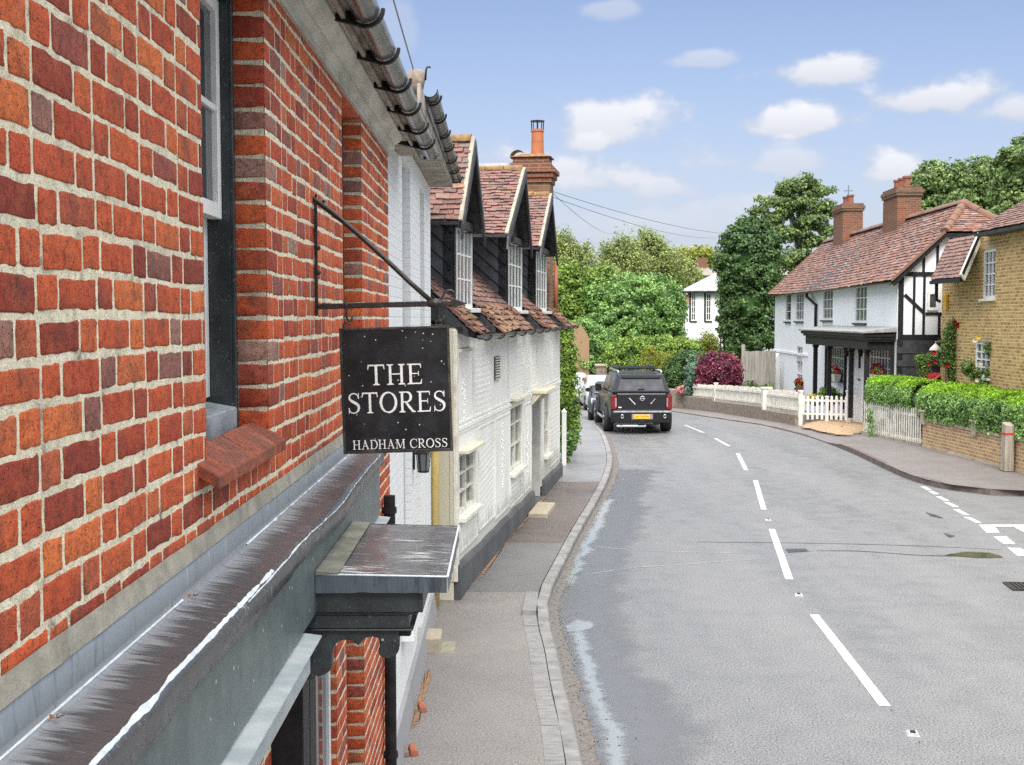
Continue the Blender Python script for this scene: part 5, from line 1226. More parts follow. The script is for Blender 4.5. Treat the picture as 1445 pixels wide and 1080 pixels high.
def dormer(d, seed):
    u0, u1, v0, v1, ya, za, el, er = d
    w = empty('dormer', (0, 0, 0)); w.parent = cot
    o0, o1 = u0 - .10, u1 + .10; yc = (el + er) / 2; ze = v1 + .0
    XB = -1.9
    # frame posts and front
    for qa, qb in ((o0, u0 + .002), (u1 - .002, o1)): m_ = MB(); m_.box(qa, qb, v0 - .1, v1 + .02, -.16, .0, lambda u, v, q: (FX + q, u, v)); m_.build('corner_post', M_BLACK, w, .006)
    casement(w, lambda u, v, q: (FX + .03 + q, u, v), u0, u1, v0, v1, 4, 3, M_WPAINT, M_NET, .06, .05, .024, True, sill=M_WPAINT)
    # boarded cheeks with laid-on laths
    for yy, s_ in ((o0 + .02, -1), (o1 - .02, 1)):
        P = [(FX - .02, v0 - .1), (FX - .02, v1 + .05), (XB, v1 + .05), (XB, rz_(XB) - .06), (FX - .02, rz_(FX) - .06)]
        c = MB(); c.prism(P, -.02, .02, lambda a, b, q: (a, yy + q, b))
        for k in range(-3, 12):                            # boards slope down to the front
            x0 = FX - .03; z0_ = v0 - .75 + k * .21; pts = []
            for t_ in range(13):
                x = x0 - t_ * .14; z = z0_ + t_ * .14 * .85
                if z < v1 + .03 and z > max(rz_(x) - .02, v0 - .1): pts.append((x, yy + s_ * .024, z))
            if len(pts) > 1: c.cur = 1; c.bar(pts[0], pts[-1], .012, .024, (0, 1, 0))
        c.build('cheek', [M_CHEEK, M_BLACK], w)
    # tiled roof: two slopes running back to the main roof
    xf = .06; ez = za - (ya - el) * (za - C.onx(655, 316, .1)[1]) / max(.3, (dorm[0][4] - dorm[0][6])) if False else v1 - .02
    ezl = ez; rdg = Vector((xf, ya, za)); back = Vector((-2.7, ya, za + .02))
    L0 = Vector((xf - .02, el, ezl)); L1 = Vector((-1.5, el, ezl + .02)); R0 = Vector((xf - .02, er, ezl)); R1 = Vector((-1.5, er, ezl + .02))
    t_ = MB(); tiles(t_, L1, L0, rdg, back, .165, .115, .015, 2.0, seed); t_.build('roof', M_TILE, w, closed=False)
    t_ = MB(); tiles(t_, R0, R1, back, rdg, .165, .115, .015, 2.0, seed + 5); t_.build('roof', M_TILE, w, closed=False)
    r_ = MB(); n_ = 9
    for k in range(n_):
        x0, x1 = xf - .01 - k * .31, xf - .01 - (k + 1) * .31 + .012
        ring = lambda x, rr: [(x, ya + rr * math.cos(R(a)), za - .035 + rr * math.sin(R(a))) for a in range(-10, 191, 25)]
        r_.loft([ring(x0, .088 + rnd.uniform(-.006, .006)), ring(x1, .08)])
    r_.build('ridge_tiles', M_LICHEN, w, smooth='auto')
    # soffit under the slopes, barge boards, black gable
    s2 = MB()
    for A, B, Cc, D in ((L1, L0, rdg, back), (R1, R0, rdg, back)):
        dn = Vector((0, 0, -.05)); dd = Vector((0, 0, -.012)); s2.hexa([A + dn, B + dn, Cc + dn, D + dn, A + dd, B + dd, Cc + dd, D + dd])
    s2.build('roof_boarding', M_BLACKW, w)
    b = MB(); zdrop = Vector((0, 0, -.16))
    for E in (L0, R0):
        P = [E + Vector((.02, 0, -.03)), rdg + Vector((.02, 0, -.03)), rdg + Vector((.02, 0, -.20)), E + Vector((.02, 0, -.19)) + (rdg - E) * -.04]
        b.hexa([p for p in P] + [p + Vector((.035, 0, 0)) for p in P])
    b.build('barge_board', M_BLACKW, w, .004)
    vg = MB()
    for E in (L0, R0): vg.bar(E + Vector((.015, 0, .005)), rdg + Vector((.015, 0, .005)), .05, .03)
    vg.build('verge_mortar', M_FILLET, w)
    g = MB(); g.prism([(el + .18, ezl + .03), (er - .18, ezl + .03), (ya, za - .12)], 0, .05, lambda u, v, q: (FX - .02 + q, u, v))
    nb = 6
    for k in range(1, nb):
        f_ = k / nb; zz = ezl + .03 + (za - ezl - .15) * f_; g.bar((FX + .035, el + .18 + (ya - el - .18) * f_, zz), (FX + .035, er - .18 - (er - .18 - ya) * f_, zz), .018, .02)
    g.bar((FX + .06, o0, ezl + .02), (FX + .06, o1, ezl + .02), .1, .09); g.build('gable_boards', M_BLACKW, w, closed=True)
for k, d in enumerate(dorm): dormer(d, 100 + 11 * k)
# far gable: cross roof with leaded ridge, chimney stack
ch = C.ony(748, 250, CL - .35); zt = C.ony(748, 233, CL - .6)[1]
cx0, cx1 = C.ony(721, 250, CL - .7)[0], C.ony(776, 250, CL - .7)[0]; yc0, yc1 = CL - .7, CL - .02
zr = C.ony(700, 229, CL - .5)[1]
m = MB(); m.hexa([(cx0 - 3.4, CL - .45, zr - .09), (cx0 + .05, CL - .45, zr - .09), (cx0 + .05, CL - .25, zr - .09), (cx0 - 3.4, CL - .25, zr - .09), (cx0 - 3.4, CL - .40, zr), (cx0 + .05, CL - .40, zr), (cx0 + .05, CL - .30, zr), (cx0 - 3.4, CL - .30, zr)]); m.build('leaded_ridge', M_SLATE, cot)
t_ = MB(); tiles(t_, (cx0 - 3.4, CL - 2.4, zr - 2.1), (cx0 + .05, CL - 2.4, zr - 2.1), (cx0 + .05, CL - .35, zr - .06), (cx0 - 3.4, CL - .35, zr - .06), .165, .115, .015, 1.5, 77); tiles(t_, (cx0 + .05, CL + .3, zr - .9), (cx0 - 3.4, CL + .3, zr - .9), (cx0 - 3.4, CL - .35, zr - .06), (cx0 + .05, CL - .35, zr - .06), .165, .115, .015, 1.5, 78); t_.build('roof', M_TILEMOSS, cot, closed=False)
stack = empty('chimney', (0, 0, 0)); stack.parent = cot
m = MB(); m.box(cx0, cx1, yc0, yc1, 3.4, zt - .38); m.build('stack', M_CHIMO, stack, .006)
m = MB(); e_ = .03
for k, (za_, zb_, ex) in enumerate(((zt - .38, zt - .28, .035), (zt - .279, zt - .18, .075), (zt - .179, zt - .08, .12), (zt - .079, zt + .03, .02), (zt + .031, zt + .16, -.03))): m.box(cx0 - ex, cx1 + ex, yc0 - ex, yc1 + ex, za_, zb_)
m.build('oversailing_courses', M_CHIM, stack, .01)
m = MB(); m.hexa([(cx0 - .03, yc0 - .03, zt + .161), (cx1 + .03, yc0 - .03, zt + .161), (cx1 + .03, yc1 + .03, zt + .161), (cx0 - .03, yc1 + .03, zt + .161), (cx0 + .2, yc0 + .15, zt + .24), (cx1 - .14, yc0 + .15, zt + .24), (cx1 - .14, yc1 - .15, zt + .24), (cx0 + .2, yc1 - .15, zt + .24)]); m.build('flaunching', M_LICHEN, stack, .01)
pc = C.ony(758.5, 200, yc0 + .35); ym = yc0 + .35; zp1 = C.ony(758, 183, ym)[1]; zp2 = C.ony(758, 171, ym)[1]
m = MB(); m.lathe([(.145, zt + .17), (.135, zt + .35), (.128, zt + .62), (.125, zp1 - .06), (.14, zp1 - .05), (.14, zp1), (.11, zp1), (.11, zp1 - .1)], (pc[0], ym, 0), 18); m.lathe([(.133, zt + .50), (.133, zt + .515)], (pc[0], ym, 0), 18); po = m.build('chimney_pot', M_POT, stack, smooth='auto')
m = MB()
for k in range(8):
    a = R(45 * k + 10); m.tube([(pc[0] + .125 * math.cos(a), ym + .125 * math.sin(a), zp1 - .01), (pc[0] + .125 * math.cos(a), ym + .125 * math.sin(a), zp2 - .01)], .006 if k % 2 else .012, 5)
m.lathe([(.15, zp2 - .012), (.155, zp2), (.05, zp2 + .02)], (pc[0], ym, 0), 18); m.build('chimney_cowl', M_IRON, po)
p2 = C.ony(732, 215, ym); m = MB(); rg = lambda y, rr: [(p2[0] + rr * math.cos(R(a)), y, zt + .17 + rr * math.sin(R(a))) for a in range(0, 181, 15)]
m.strip(rg(ym - .2, .17), rg(ym + .2, .17)); m.strip(rg(ym + .2, .155), rg(ym - .2, .155)); m.strip(rg(ym - .2, .155), rg(ym - .2, .17)); m.build('half_round_cap', M_SLATE, stack, closed=False)
# brown soil pipe at the far corner
m = MB(); m.tube([(-.1, CL + .06, 3.5), (-.1, CL + .06, C.onx(776, 368, -.1)[1])], .05, 10); m.build('soil_pipe', simple('brown_pipe', (.28, .09, .04), rough=.5), cot, smooth=True)

# orange dust and rubble where the render is crumbling, steps, fence post
def ground_patch(name, pts, mat, lab=None):
    P = [atZ(x, y, .1) for x, y in pts]; n = len(P); out = []
    for i in range(n):
        for k in range(7):
            q = P[i].lerp(P[(i + 1) % n], k / 7); out.append((q.x + .035 * fnoise(q.x * 8, q.y * 6), q.y + .12 * fnoise(q.y * 5, q.x * 5), .118 + (.0 if q.y > 15.5 else -.0)))
    return tag(soft_blob(name, [Vector(p) for p in out], mat, 0), kind='structure')
ground_patch('orange_dust', [(655, 842), (668, 812), (690, 790), (716, 752), (735, 722), (757, 700), (772, 690), (778, 696), (757, 722), (735, 745), (712, 772), (690, 803), (672, 830)], M_DUST)
def lowpatch(name, pts, mat):
    P = [atZ(x, y, .04) for x, y in pts]; n = len(P); out = []
    for i in range(n):
        for k in range(7):
            q = P[i].lerp(P[(i + 1) % n], k / 7); out.append((q.x + .03 * fnoise(q.x * 8, q.y * 6), q.y + .1 * fnoise(q.y * 5, q.x * 5), .041))
    return tag(soft_blob(name, [Vector(p) for p in out], mat, 0), kind='structure')
lowpatch('orange_dust', [(598, 878), (612, 862), (632, 850), (655, 846), (640, 858), (622, 868), (610, 874)], M_DUST)
lowpatch('orange_dust', [(575, 1040), (588, 990), (600, 950), (606, 935), (612, 950), (600, 985), (590, 1030)], M_DUST)
for x, y, w_, h_, z_, lab, mt in ((601, 912, .33, .42, .19, 'square raised buff stone step by the white house wall', M_STONE), (622, 912, .30, .45, .05, 'flat low stone slab beside the raised buff step', simple('old_slab', (.22, .20, .15), (.3, .28, .2), 10, .85))):
    p = atZ(x, y, .05); mb = MB(); mb.box(-w_ / 2, w_ / 2, -h_ / 2, h_ / 2, .0, z_); o = mb.build('stone_step', mt, None, .015); o.location = p; o.location.z = .0; o.rotation_euler = (0, 0, S.rz); tag(o, lab, 'step')
for x, y, lab, g in ((590, 1001, 'broken brick and mortar lump further from the camera at the foot of the wall', 4), (577, 1062, 'broken brick and mortar lump nearest the camera at the foot of the wall', 9)):
    p = atZ(x, y, .04); r_ = random.Random(g); e = empty('rubble', (p.x, p.y, .03), .2, lab, 'rubble', 'rubble on the pavement edge')
    m = MB(); m.hexa([(.0, -.09, 0), (.075, -.085, 0), (.07, .1, 0), (.0, .09, 0), (.0, -.08, .06), (.06, -.08, .05), (.06, .09, .055), (.01, .08, .06)]); m.build('brick', simple('broken_brick', (.46, .14, .07), (.30, .09, .05), 20, .9, .5), e, .01)
    m = MB(); m.hexa([(-.13, -.1, 0), (-.005, -.1, 0), (-.005, .1, 0), (-.12, .09, 0), (-.10, -.08, .04), (-.01, -.08, .055), (-.01, .08, .05), (-.09, .07, .035)]); m.build('mortar', M_FLINT, e, .012)
# ------------------------------------------------------------------ long white house with porch (right, beyond the side road)
D = Frame(11.6, 38.5, .035)
dh = empty('white_porch_house', D.o, D.rz, 'long white rendered house with red tiled roof, black porch and timbered gable end', 'house')
DL = D.onx(1093, 480, 0)[0]; DEZ = D.onx(1200, 398, 0)[1]
def drect(x0, y0, x1, y1): return D.rectx(x0, y0, x1, y1, 0)
UW = [drect(1108.5, 414, 1116, 454), drect(1123, 413, 1134, 453.5), drect(1161, 407, 1175, 452), drect(1206.5, 401.5, 1223, 456)]
GW = [drect(1124, 489, 1132, 549), drect(1172.5, 489, 1190, 536), drect(1226.5, 488, 1256, 537)]
DD = D.rectx(1203, 489, 1217, 575, 0); DD = (DD[0], DD[1], .55, DD[3])
ya, za = D.onx(1360, 287, 2.35); GD = 4.7; DXM = 2.35
print('D', DL, DEZ, UW, GW, DD, ya, za)
m = MB(); wall_plane(m, MNX, 0, DL, -.8, DEZ, UW + GW + [DD], .3); m.build('wall', M_RENDER, dh)
m = MB(); m.box(.301, GD, .05, DL, -.8, DEZ); m.build('inner_wall', M_RENDER, dh)
m = MB(); hp = D.ony(1329, 331, 0); VX, VZ = hp[0], hp[1]
sl = (za - DEZ) / DXM
VXs = (VZ - DEZ) / sl
m.prism([(.02, 1.35), (GD, 1.35), (GD, DEZ), (GD - VXs, VZ - .05), (VXs, VZ - .05), (.02, DEZ)], -.12, -.001, MY(0)); m.build('gable_wall', M_RENDER, dh)
for k, w_ in enumerate(UW): casement(dh, MNX, *w_, 1 if k == 0 else 3, 3, M_WPAINT, None, .09, .07, .03, False, sill=M_BLACK)
casement(dh, MNX, *GW[0], 2, 3, M_WPAINT, None, .16, .05, .03, False, sill=M_BLACK)
for w_, n in ((GW[1], 5), (GW[2], 7)): casement(dh, MNX, *w_, n, 3, M_WPAINT, None, .08, .05, .04, False, sill=M_BLACK)
m = MB(); u0, u1, v0, v1 = DD; m.box(u0, u1, v0, v1, -.12, -.07, MNX)
for a in (.12, .54):
    for b, c in ((.08, .38), (.44, .6)): m.box(u0 + (u1 - u0) * a, u0 + (u1 - u0) * (a + .34), v0 + (v1 - v0) * b, v0 + (v1 - v0) * c, -.069, -.055, MNX)
do = m.build('door', M_WPAINT, dh, .006)
m = MB(); m.box((u0 + u1) / 2 - .16, (u0 + u1) / 2 + .16, v1 - .75, v1 - .1, -.069, -.06, MNX); m.build('pane', M_GLASS, do)
m = MB(); m.box((u0 + u1) / 2 - .14, (u0 + u1) / 2 + .14, v0 + .85, v0 + .91, -.07, -.04, MNX); m.build('letter_plate', M_IRON, do)
# band, buttress at the far corner
m = MB(); zb = D.onx(1110, 497, 0)[1]; m.box(D.onx(1140, 497, 0)[0], DL + .02, zb - .05, zb + .04, .001, .05, MNX); m.build('string_band', M_RENDER, dh)
m = MB(); b0 = DL - 1.6
m.prism([(-.5, -.8), (.0, -.8), (.0, zb - .1), (-.06, zb - .1), (-.42, 1.45), (-.5, 1.25)], b0, DL + .25, lambda u, v, w: (u, w, v)); m.build('buttress', M_RENDER, dh, .02)
# timber frame on the gable end, boarding below
def dq(px, py): return D.ony(px, py, 0)
def tb(mb, x0, y0, x1, y1, w_=.13, d=.03): a, b = dq(x0, y0), dq(x1, y1); mb.bar((a[0], -.002 - d / 2, a[1]), (b[0], -.002 - d / 2, b[1]), d, w_, (0, 0, 1) if abs(a[0] - b[0]) > .05 else (1, 0, 0))
zB = dq(1290, 476)[1]; zR = dq(1290, 387)[1]; zM = dq(1310, 443)[1]
m = MB(); T = lambda x0, x1, z0, z1, d=.03: m.box(x0, x1, z0, z1, .002, d, MY(0))
T(.02, .17, 1.36, DEZ + .05, .05)
for px in (1289.5, 1303.7): x = dq(px, 430)[0]; T(x - .036, x + .036, zB + .08, zR - .07)
for px, lim in ((1303.7, 0), (1323, 0), (1342, 0), (1362, 0), (1382, 0)):
    x = dq(px, 360)[0]; zt = min(VZ - .1, DEZ + (min(x, GD - x)) * sl - .18)
    if zt > zR + .1: T(x - .038, x + .038, zR + .07, zt)
for px in (1325, 1345, 1365): x = dq(px, 460)[0]; T(x - .038, x + .038, zB + .08, zM - .05)
T(.171, GD, zR - .065, zR + .065, .035); T(.171, GD, zB - .08, zB + .075, .04); x = dq(1303.7, 443)[0]; T(x + .046, GD, zM - .045, zM + .045)
tb(m, 1276.5, 416, 1303, 441, .10, .025); m.build('timber_frame', M_BLACK, dh)
m = MB(); n = 8
for k in range(n):
    z0 = -.3 + (zB - .09 + .3) * k / n; z1 = -.3 + (zB - .09 + .3) * (k + 1) / n
    m.hexa([(.0, -.065, z0), (GD, -.065, z0), (GD, -.001, z0), (.0, -.001, z0), (.0, -.03, z1 + .03), (GD, -.03, z1 + .03), (GD, -.001, z1 + .03), (.0, -.001, z1 + .03)])
m.build('weatherboarding', M_BLACKW, dh)
a, b = dq(1308, 438), dq(1324, 412); casement(dh, MY(-.04), a[0], b[0], a[1], b[1], 1, 1, M_WPAINT, None, .05, .07, name='gable_window', proud=.03)
# roof
ex, ez = -.28, DEZ - .27 * sl + .12; top = lambda x: ez + (x - ex) * ((za - ez) / (DXM - ex))
xv = ex + (VZ + .06 - ez) / ((za - ez) / (DXM - ex)); YN, YF = -.3, DL + .3
tm = MB(); zv = VZ + .06
tiles(tm, (ex, ya, ez), (ex, YF, ez), (DXM, YF, za), (DXM, ya, za), .26, .16, .022, 2.2, 5, .10)
tiles(tm, (ex, YN, ez), (ex, ya, ez), (xv, ya, zv), (xv, YN, zv), .26, .16, .022, 2.2, 6)
tiles(tm, (xv, YN, zv), (xv, ya, zv), (DXM, ya, za), (DXM, ya, za), .26, .16, .022, 2.2, 7)
tiles(tm, (2 * DXM - xv, YN, zv), (xv, YN, zv), (DXM, ya, za), (DXM, ya, za), .26, .16, .022, 2.2, 8)
roof = tm.build('roof', M_TILED, dh, closed=False)
m = MB(); m.hexa([(ex + .02, YN, ez - .08), (ex + .02, YF, ez - .08), (2 * DXM - ex, YF, ez - .1), (2 * DXM - ex, YN, ez - .1), (xv, YN + .01, zv - .05), (DXM, YF, za - .06), (DXM + .02, YF, za - .06), (2 * DXM - xv, YN + .01, zv - .05)])
m2 = MB(); m2.hexa([(ex + .05, YN + .02, ez - .10), (ex + .05, YF, ez - .10), (DXM, YF, za - .12), (DXM, ya, za - .12), (ex + .05, YN + .02, ez - .02), (ex + .05, YF, ez - .02), (DXM, YF, za - .03), (DXM, ya, za - .03)]); m2.hexa([(DXM, ya, za - .12), (DXM, YF, za - .12), (2 * DXM - ex, YF, ez - .1), (2 * DXM - ex, YN, ez - .1), (DXM, ya, za - .01), (DXM, YF, za - .01), (2 * DXM - ex, YF, ez), (2 * DXM - ex, YN, ez)]); m2.build('roof_boarding', M_BLACKW, dh)
def capline(P, r, mat, name, par, seg=.4):
    mb = MB(); L = smooth_line(P, seg)
    for k in range(len(L) - 1):
        d_ = (L[k + 1] - L[k]); sd = d_.cross(Vector((0, 0, 1))).normalized(); up = sd.cross(d_).normalized(); rr = r * (1 + .12 * (rnd.random() - .5))
        ring = lambda p, q: [p + sd * (q * math.cos(R(a))) + up * (q * math.sin(R(a)) - .02) for a in range(0, 181, 30)]
        mb.loft([ring(L[k], rr), ring(L[k + 1] + d_ * .03, rr * .9)])
    return mb.build(name, mat, par, smooth='auto')
capline([(DXM, ya, za + .02), (DXM, YF, za + .02)], .14, M_TILEE, 'ridge_tiles', dh)
capline([(xv, YN, zv + .02), (DXM, ya, za + .02)], .14, M_RIDGE, 'hip_tiles', dh, .35); capline([(2 * DXM - xv, YN, zv + .02), (DXM, ya, za + .02)], .14, M_RIDGE, 'hip_tiles', dh, .35)
m = MB(); m.bar((ex, YN, ez + .0), (xv, YN, zv + .0), .10, .07); m.build('verge_tiles', M_RIDGE, dh); m = MB(); m.bar((ex, YF, ez + .02), (DXM, YF, za + .02), .14, .08); m.build('verge_tiles', M_RIDGE, dh)
m = MB(); m.bar((ex + .05, YN + .04, ez - .11), (xv, YN + .04, zv - .10), .05, .16); m.bar((xv, YN + .04, zv - .10), (2 * DXM - xv, YN + .04, zv - .1), .05, .12); m.build('barge_board', M_BLACK, dh)
half_gutter(ex - .03, YN, YF, ez - .06, ez - .06, .07, M_BGUTTER, 'gutter', dh, [])
for px0, px1, ytop, np_, xo in ((1246, 1301, 267, 3, DXM), (1176, 1218.6, 290, 2, DXM)):
    y0, zt = D.onx(px1, ytop, xo + .42); y1 = D.onx(px0, ytop, xo - .42)[0]; y1 = max(y1, y0 + .75)
    if np_ == 2: y1 = min(y1, YF - .1)
    c = empty('chimney', (0, 0, 0)); c.parent = dh
    m = MB(); m.box(xo - .42, xo + .42, y0 + .06, y1 - .06, za - 1.0, zt - .3); m.build('stack', M_CHIM, c)
    m = MB()
    for k, (a, b, e_) in enumerate(((-.30, -.22, -.01), (-.219, -.12, .05), (-.119, .0, .08), (.001, .10, .02))): m.box(xo - .42 - e_, xo + .42 + e_, y0 + .06 - e_, y1 - .06 + e_, zt + a, zt + b)
    m.build('oversailing_courses', M_CHIMO, c)
    for k in range(np_):
        yy = y0 + (y1 - y0) * (k + .7) / (np_ + .4); m = MB(); m.lathe([(.15, zt + .1), (.13, zt + .3), (.125, zt + .42), (.16, zt + .43), (.16, zt + .5), (.11, zt + .5), (.10, zt + .3)], (xo, yy, 0), 14); m.build('chimney_pot', M_POTD, c, smooth='auto')
    if np_ == 2:
        m = MB(); m.tube([(xo, (y0 + y1) / 2, zt + .1), (xo, (y0 + y1) / 2, zt + .95)], .025, 6); m.tube([(xo - .2, (y0 + y1) / 2, zt + .72), (xo + .2, (y0 + y1) / 2, zt + .72)], .02, 6); m.build('aerial', M_CABLE, c)
# downpipe
m = MB(); y1_ = D.onx(1142, 412, -.1)[0]; y2_ = D.onx(1150.5, 430, -.1)[0]; m.tube([(-.2, y1_, ez - .1), (-.2, y1_, ez - .25), (-.08, y2_, ez - .6), (-.08, y2_, D.onx(1150, 467, -.1)[1])], .06, 8); m.build('downpipe', M_BLACK, dh, smooth=True)
# porch along the front
pch = empty('porch', (0, 0, 0)); pch.parent = dh
PX = -.75; p0 = D.onx(1240, 470, PX)[0]; p1 = D.onx(1139, 470, PX)[0]; zt = D.onx(1180, 466, PX)[1]; zu = D.onx(1180, 489.5, PX)[1]
p0 = D.onx(1264, 466, 0)[0]; print('porch', p0, p1, zt, zu)
m = MB(); m.hexa([(.0, p0 - .15, zt - .02), (PX - .3, p0 - .15, zt - .06), (PX - .3, p1 + .2, zt - .06), (.0, p1 + .2, zt - .02), (.0, p0 - .15, zt + .14), (PX - .3, p0 - .15, zt + .0), (PX - .3, p1 + .2, zt + .0), (.0, p1 + .2, zt + .14)]); m.build('lead_roof', M_SLATE, pch, .01)
m = MB()
for k, (o_, a, b) in enumerate(((.22, .07, .17), (.14, .171, .25), (.06, .251, .31))): m.box(PX - o_, -.002, p0 + .0 - o_ * .4, p1 + o_ * .6, zt - b, zt - a)
m.build('porch_cornice', M_BLACK, pch, .01)
m = MB(); m.box(PX - .06, PX + .08, p0 + .1, p1, zu, zt - .312); m.box(PX + .081, -.002, p1 - .14, p1, zu, zt - .312); m.box(PX + .081, -.002, p0 + .1, p0 + .24, zu, zt - .312); m.build('porch_beam', M_BLACK, pch, .01)
for px in (1150.5, 1170, 1201, 1223):
    y = D.onx(px, 520, PX)[0]; m = MB(); m.box(PX - .07, PX + .07, y - .08, y + .08, .3, zu - .09); m.box(PX - .10, PX + .10, y - .11, y + .11, zu - .089, zu - .001); m.build('post', M_BLACK, pch, .008)
for y in (p1 - .1, D.onx(1193, 520, -.03)[0], p0 + .18): m = MB(); m.box(-.08, -.002, y - .09, y + .09, .3, zu); m.build('wall_post', M_BLACK, pch, .008)
for px in (1195, 1214.5):
    y, z = D.onx(px, 496, -.25); m = MB(); m.lathe([(.06, -.18), (.11, .1), (.13, .12), (.02, .25)], (-.25, y, z), 6); m.box(-.25, -.002, y - .02, y + .02, z + .22, z + .25); m.build('lantern', M_BLACK, pch)

# ------------------------------------------------------------------ yellow brick house
E = Frame(12.5, 34.0, .018)
eh = empty('yellow_brick_house', E.o, E.rz, 'yellow stock brick house with brown tiled roof at the right edge', 'house')
ef = E.onx(1328, 480, 0)[0]; ez1 = E.onx(1400, 327, 0)[1]; ez2 = E.onx(1340, 391, 0)[1]; ysp = E.onx(1357, 391, 0)[0]
uw = E.rectx(1387, 352, 1404.5, 422, 0); gw = E.rectx(1375.5, 483, 1397, 533, 0)
print('E', ef, ez1, ez2, ysp, uw, gw)
m = MB(); wall_plane(m, MNX, -10, ef, -.5, ez2, [uw, gw], .3)
m.box(-10, uw[0], ez2, ez1, -.3, 0, MNX); m.box(uw[1], ysp - .15, ez2, ez1, -.3, 0, MNX); m.box(uw[0], uw[1], uw[3], ez1, -.3, 0, MNX)
m = MB(); wall_plane(m, MNX, -10, ysp - .6, -.5, ez1, [uw, gw], .3); m.box(ysp - .6, ef, -.5, ez2 + .05, -.3, 0, MNX); m.build('wall', M_YBRICK, eh)
m = MB(); m.prism([(ysp - .6, ez2 + .05), (ysp + .3, ez2 + .05), (ysp - .2, ez1 - .5), (ysp - .6, ez1)], -.3, 0, MNX); m.build('wall', M_YBRICK, eh)
m = MB(); m.box(.301, 7, -10, ef, -.5, ez1); m.build('inner_wall', M_YBRICK, eh)
for q in (uw, gw): m = MB(); m.box(q[0] - .1, q[1] + .1, q[3] + .003, q[3] + .2, .001, .012, MNX); m.build('brick_lintel', M_YWALL, eh)
casement(eh, MNX, *uw, 3, 4, M_WPAINT, None, .10, .07, .03, False, sill=M_WPAINT); casement(eh, MNX, *gw, 3, 4, M_WPAINT, None, .10, .06, .035, False, sill=M_WPAINT)
# roofs: high hipped part and the lower sweep at the far end
rx, rz0 = -.42, ez1 - .02; hl = 3.6; y_h = E.onx(1373, 329, rx)[0]; slp = .80
tm = MB(); tiles(tm, (rx, -10, rz0), (rx, y_h, rz0), (rx + hl, y_h - hl, rz0 + hl * slp), (rx + hl, -10, rz0 + hl * slp), .22, .14, .02, 1.5, 31)
tiles(tm, (rx, y_h, rz0), (rx + 2 * hl, y_h, rz0), (rx + hl, y_h - hl, rz0 + hl * slp), (rx + hl, y_h - hl, rz0 + hl * slp), .22, .14, .02, 1.5, 32)
tiles(tm, (rx + 2 * hl, y_h, rz0), (rx + 2 * hl, -10, rz0), (rx + hl, -10, rz0 + hl * slp), (rx + hl, y_h - hl, rz0 + hl * slp), .4, .3, .02, 1.5, 35)
tm.build('roof', M_TILEE, eh, closed=False)
m = MB(); m.hexa([(rx + .02, -10, rz0 - .10), (rx + 2 * hl, -10, rz0 - .1), (rx + 2 * hl, y_h - .02, rz0 - .1), (rx + .02, y_h - .02, rz0 - .10), (rx + .02, -10, rz0 - .02), (rx + 2 * hl, -10, rz0 - .02), (rx + 2 * hl, y_h - .02, rz0 - .02), (rx + .02, y_h - .02, rz0 - .02)]); m.build('eaves_board', M_BLACKW, eh)
lx, lz = -.62, E.onx(1335, 393, -.62)[1]; ly0, ly1 = E.onx(1357, 392, lx)[0], E.onx(1314, 394, lx)[0]; hx_, hzz = .02, rz0 + .02; tn, tf = E.onx(1381, 331, .0)[0], ly1 + .5
tm = MB(); tiles(tm, (lx, ly0, lz), (lx, ly1, lz), (hx_, tf, hzz), (hx_, tn, hzz), .2, .13, .02, 1.5, 33); tm.build('low_roof', M_TILEE, eh, closed=False)
m = MB(); P = [(lx - .02, ly0 - .10, lz - .02), (hx_, tn - .1, hzz - .02)]; a, b = Vector(P[0]), Vector(P[1]); m.bar(a, b, .05, .26); m.build('barge_board', M_WPAINT2, eh); m = MB(); m.bar(a + Vector((0, -.03, .10)), b + Vector((0, -.03, .10)), .04, .10); m.bar((lx, ly0, lz - .08), (lx, ly1, lz - .08), .10, .10); m.build('fascia', M_BLACK, eh)
m = MB(); m.hexa([(lx, ly0, lz - .07), (hx_, tn, hzz - .07), (hx_, tf, hzz - .07), (lx, ly1, lz - .07), (lx, ly0, lz - .02), (hx_, tn, hzz - .02), (hx_, tf, hzz - .02), (lx, ly1, lz - .02)]); m.build('roof_boarding', M_BLACKW, eh)
m = MB(); y_, z_ = E.onx(1316, 400, lx); m.tube([(lx + .05, y_ - .2, lz - .1), (lx + .05, y_ - .2, lz - .3), (-.1, ef + .2, lz - .55), (-.05, ef + .05, lz - .6)], .05, 8); m.build('downpipe', M_BLACK, eh, smooth=True)
y_, z_ = E.onx(1334, 426, -.06); m = MB(); m.prism([(y_ - .13, z_ - .22), (y_ + .10, z_ - .22), (y_ + .14, z_ + .05), (y_ + .10, z_ + .22), (y_ - .13, z_ + .22)], 0.002, .09, MNX); m.build('alarm_box', M_ALARM, eh, .01)
y_, z_ = E.onx(1320, 492, -.35); m = MB(); m.lathe([(.18, -.05), (.15, .02), (.06, .10), (.02, .15)], (-.35, y_, z_), 8); m.lathe([(.08, -.24), (.10, -.05)], (-.35, y_, z_), 8); m.bar((-.35, y_, z_ + .19), (-.0, ef - .05, z_ + .19), .03, .03); m.build('lantern', M_WPAINT2, eh)
m = MB(); y_, z_ = E.onx(1340, 500, -.09); m.box(-.06, -.003, y_ - .05, y_ + .05, .2, 2.1); m.build('white_pipe', M_WPAINT, eh)

# ------------------------------------------------------------------ boundary walls and fences
gA, gB = atZ(1301, 632, .13), atZ(1450, 672, .13); dAB = gB - gA; far = gA + dAB * 1.9; L = (far - gA).length
GWf = Frame(gA.x, gA.y, dAB.x / dAB.y); gwl = empty('garden_wall', GWf.o, GWf.rz + math.pi, 'low yellow brick garden wall with stone coping below the clipped hedge', 'wall')
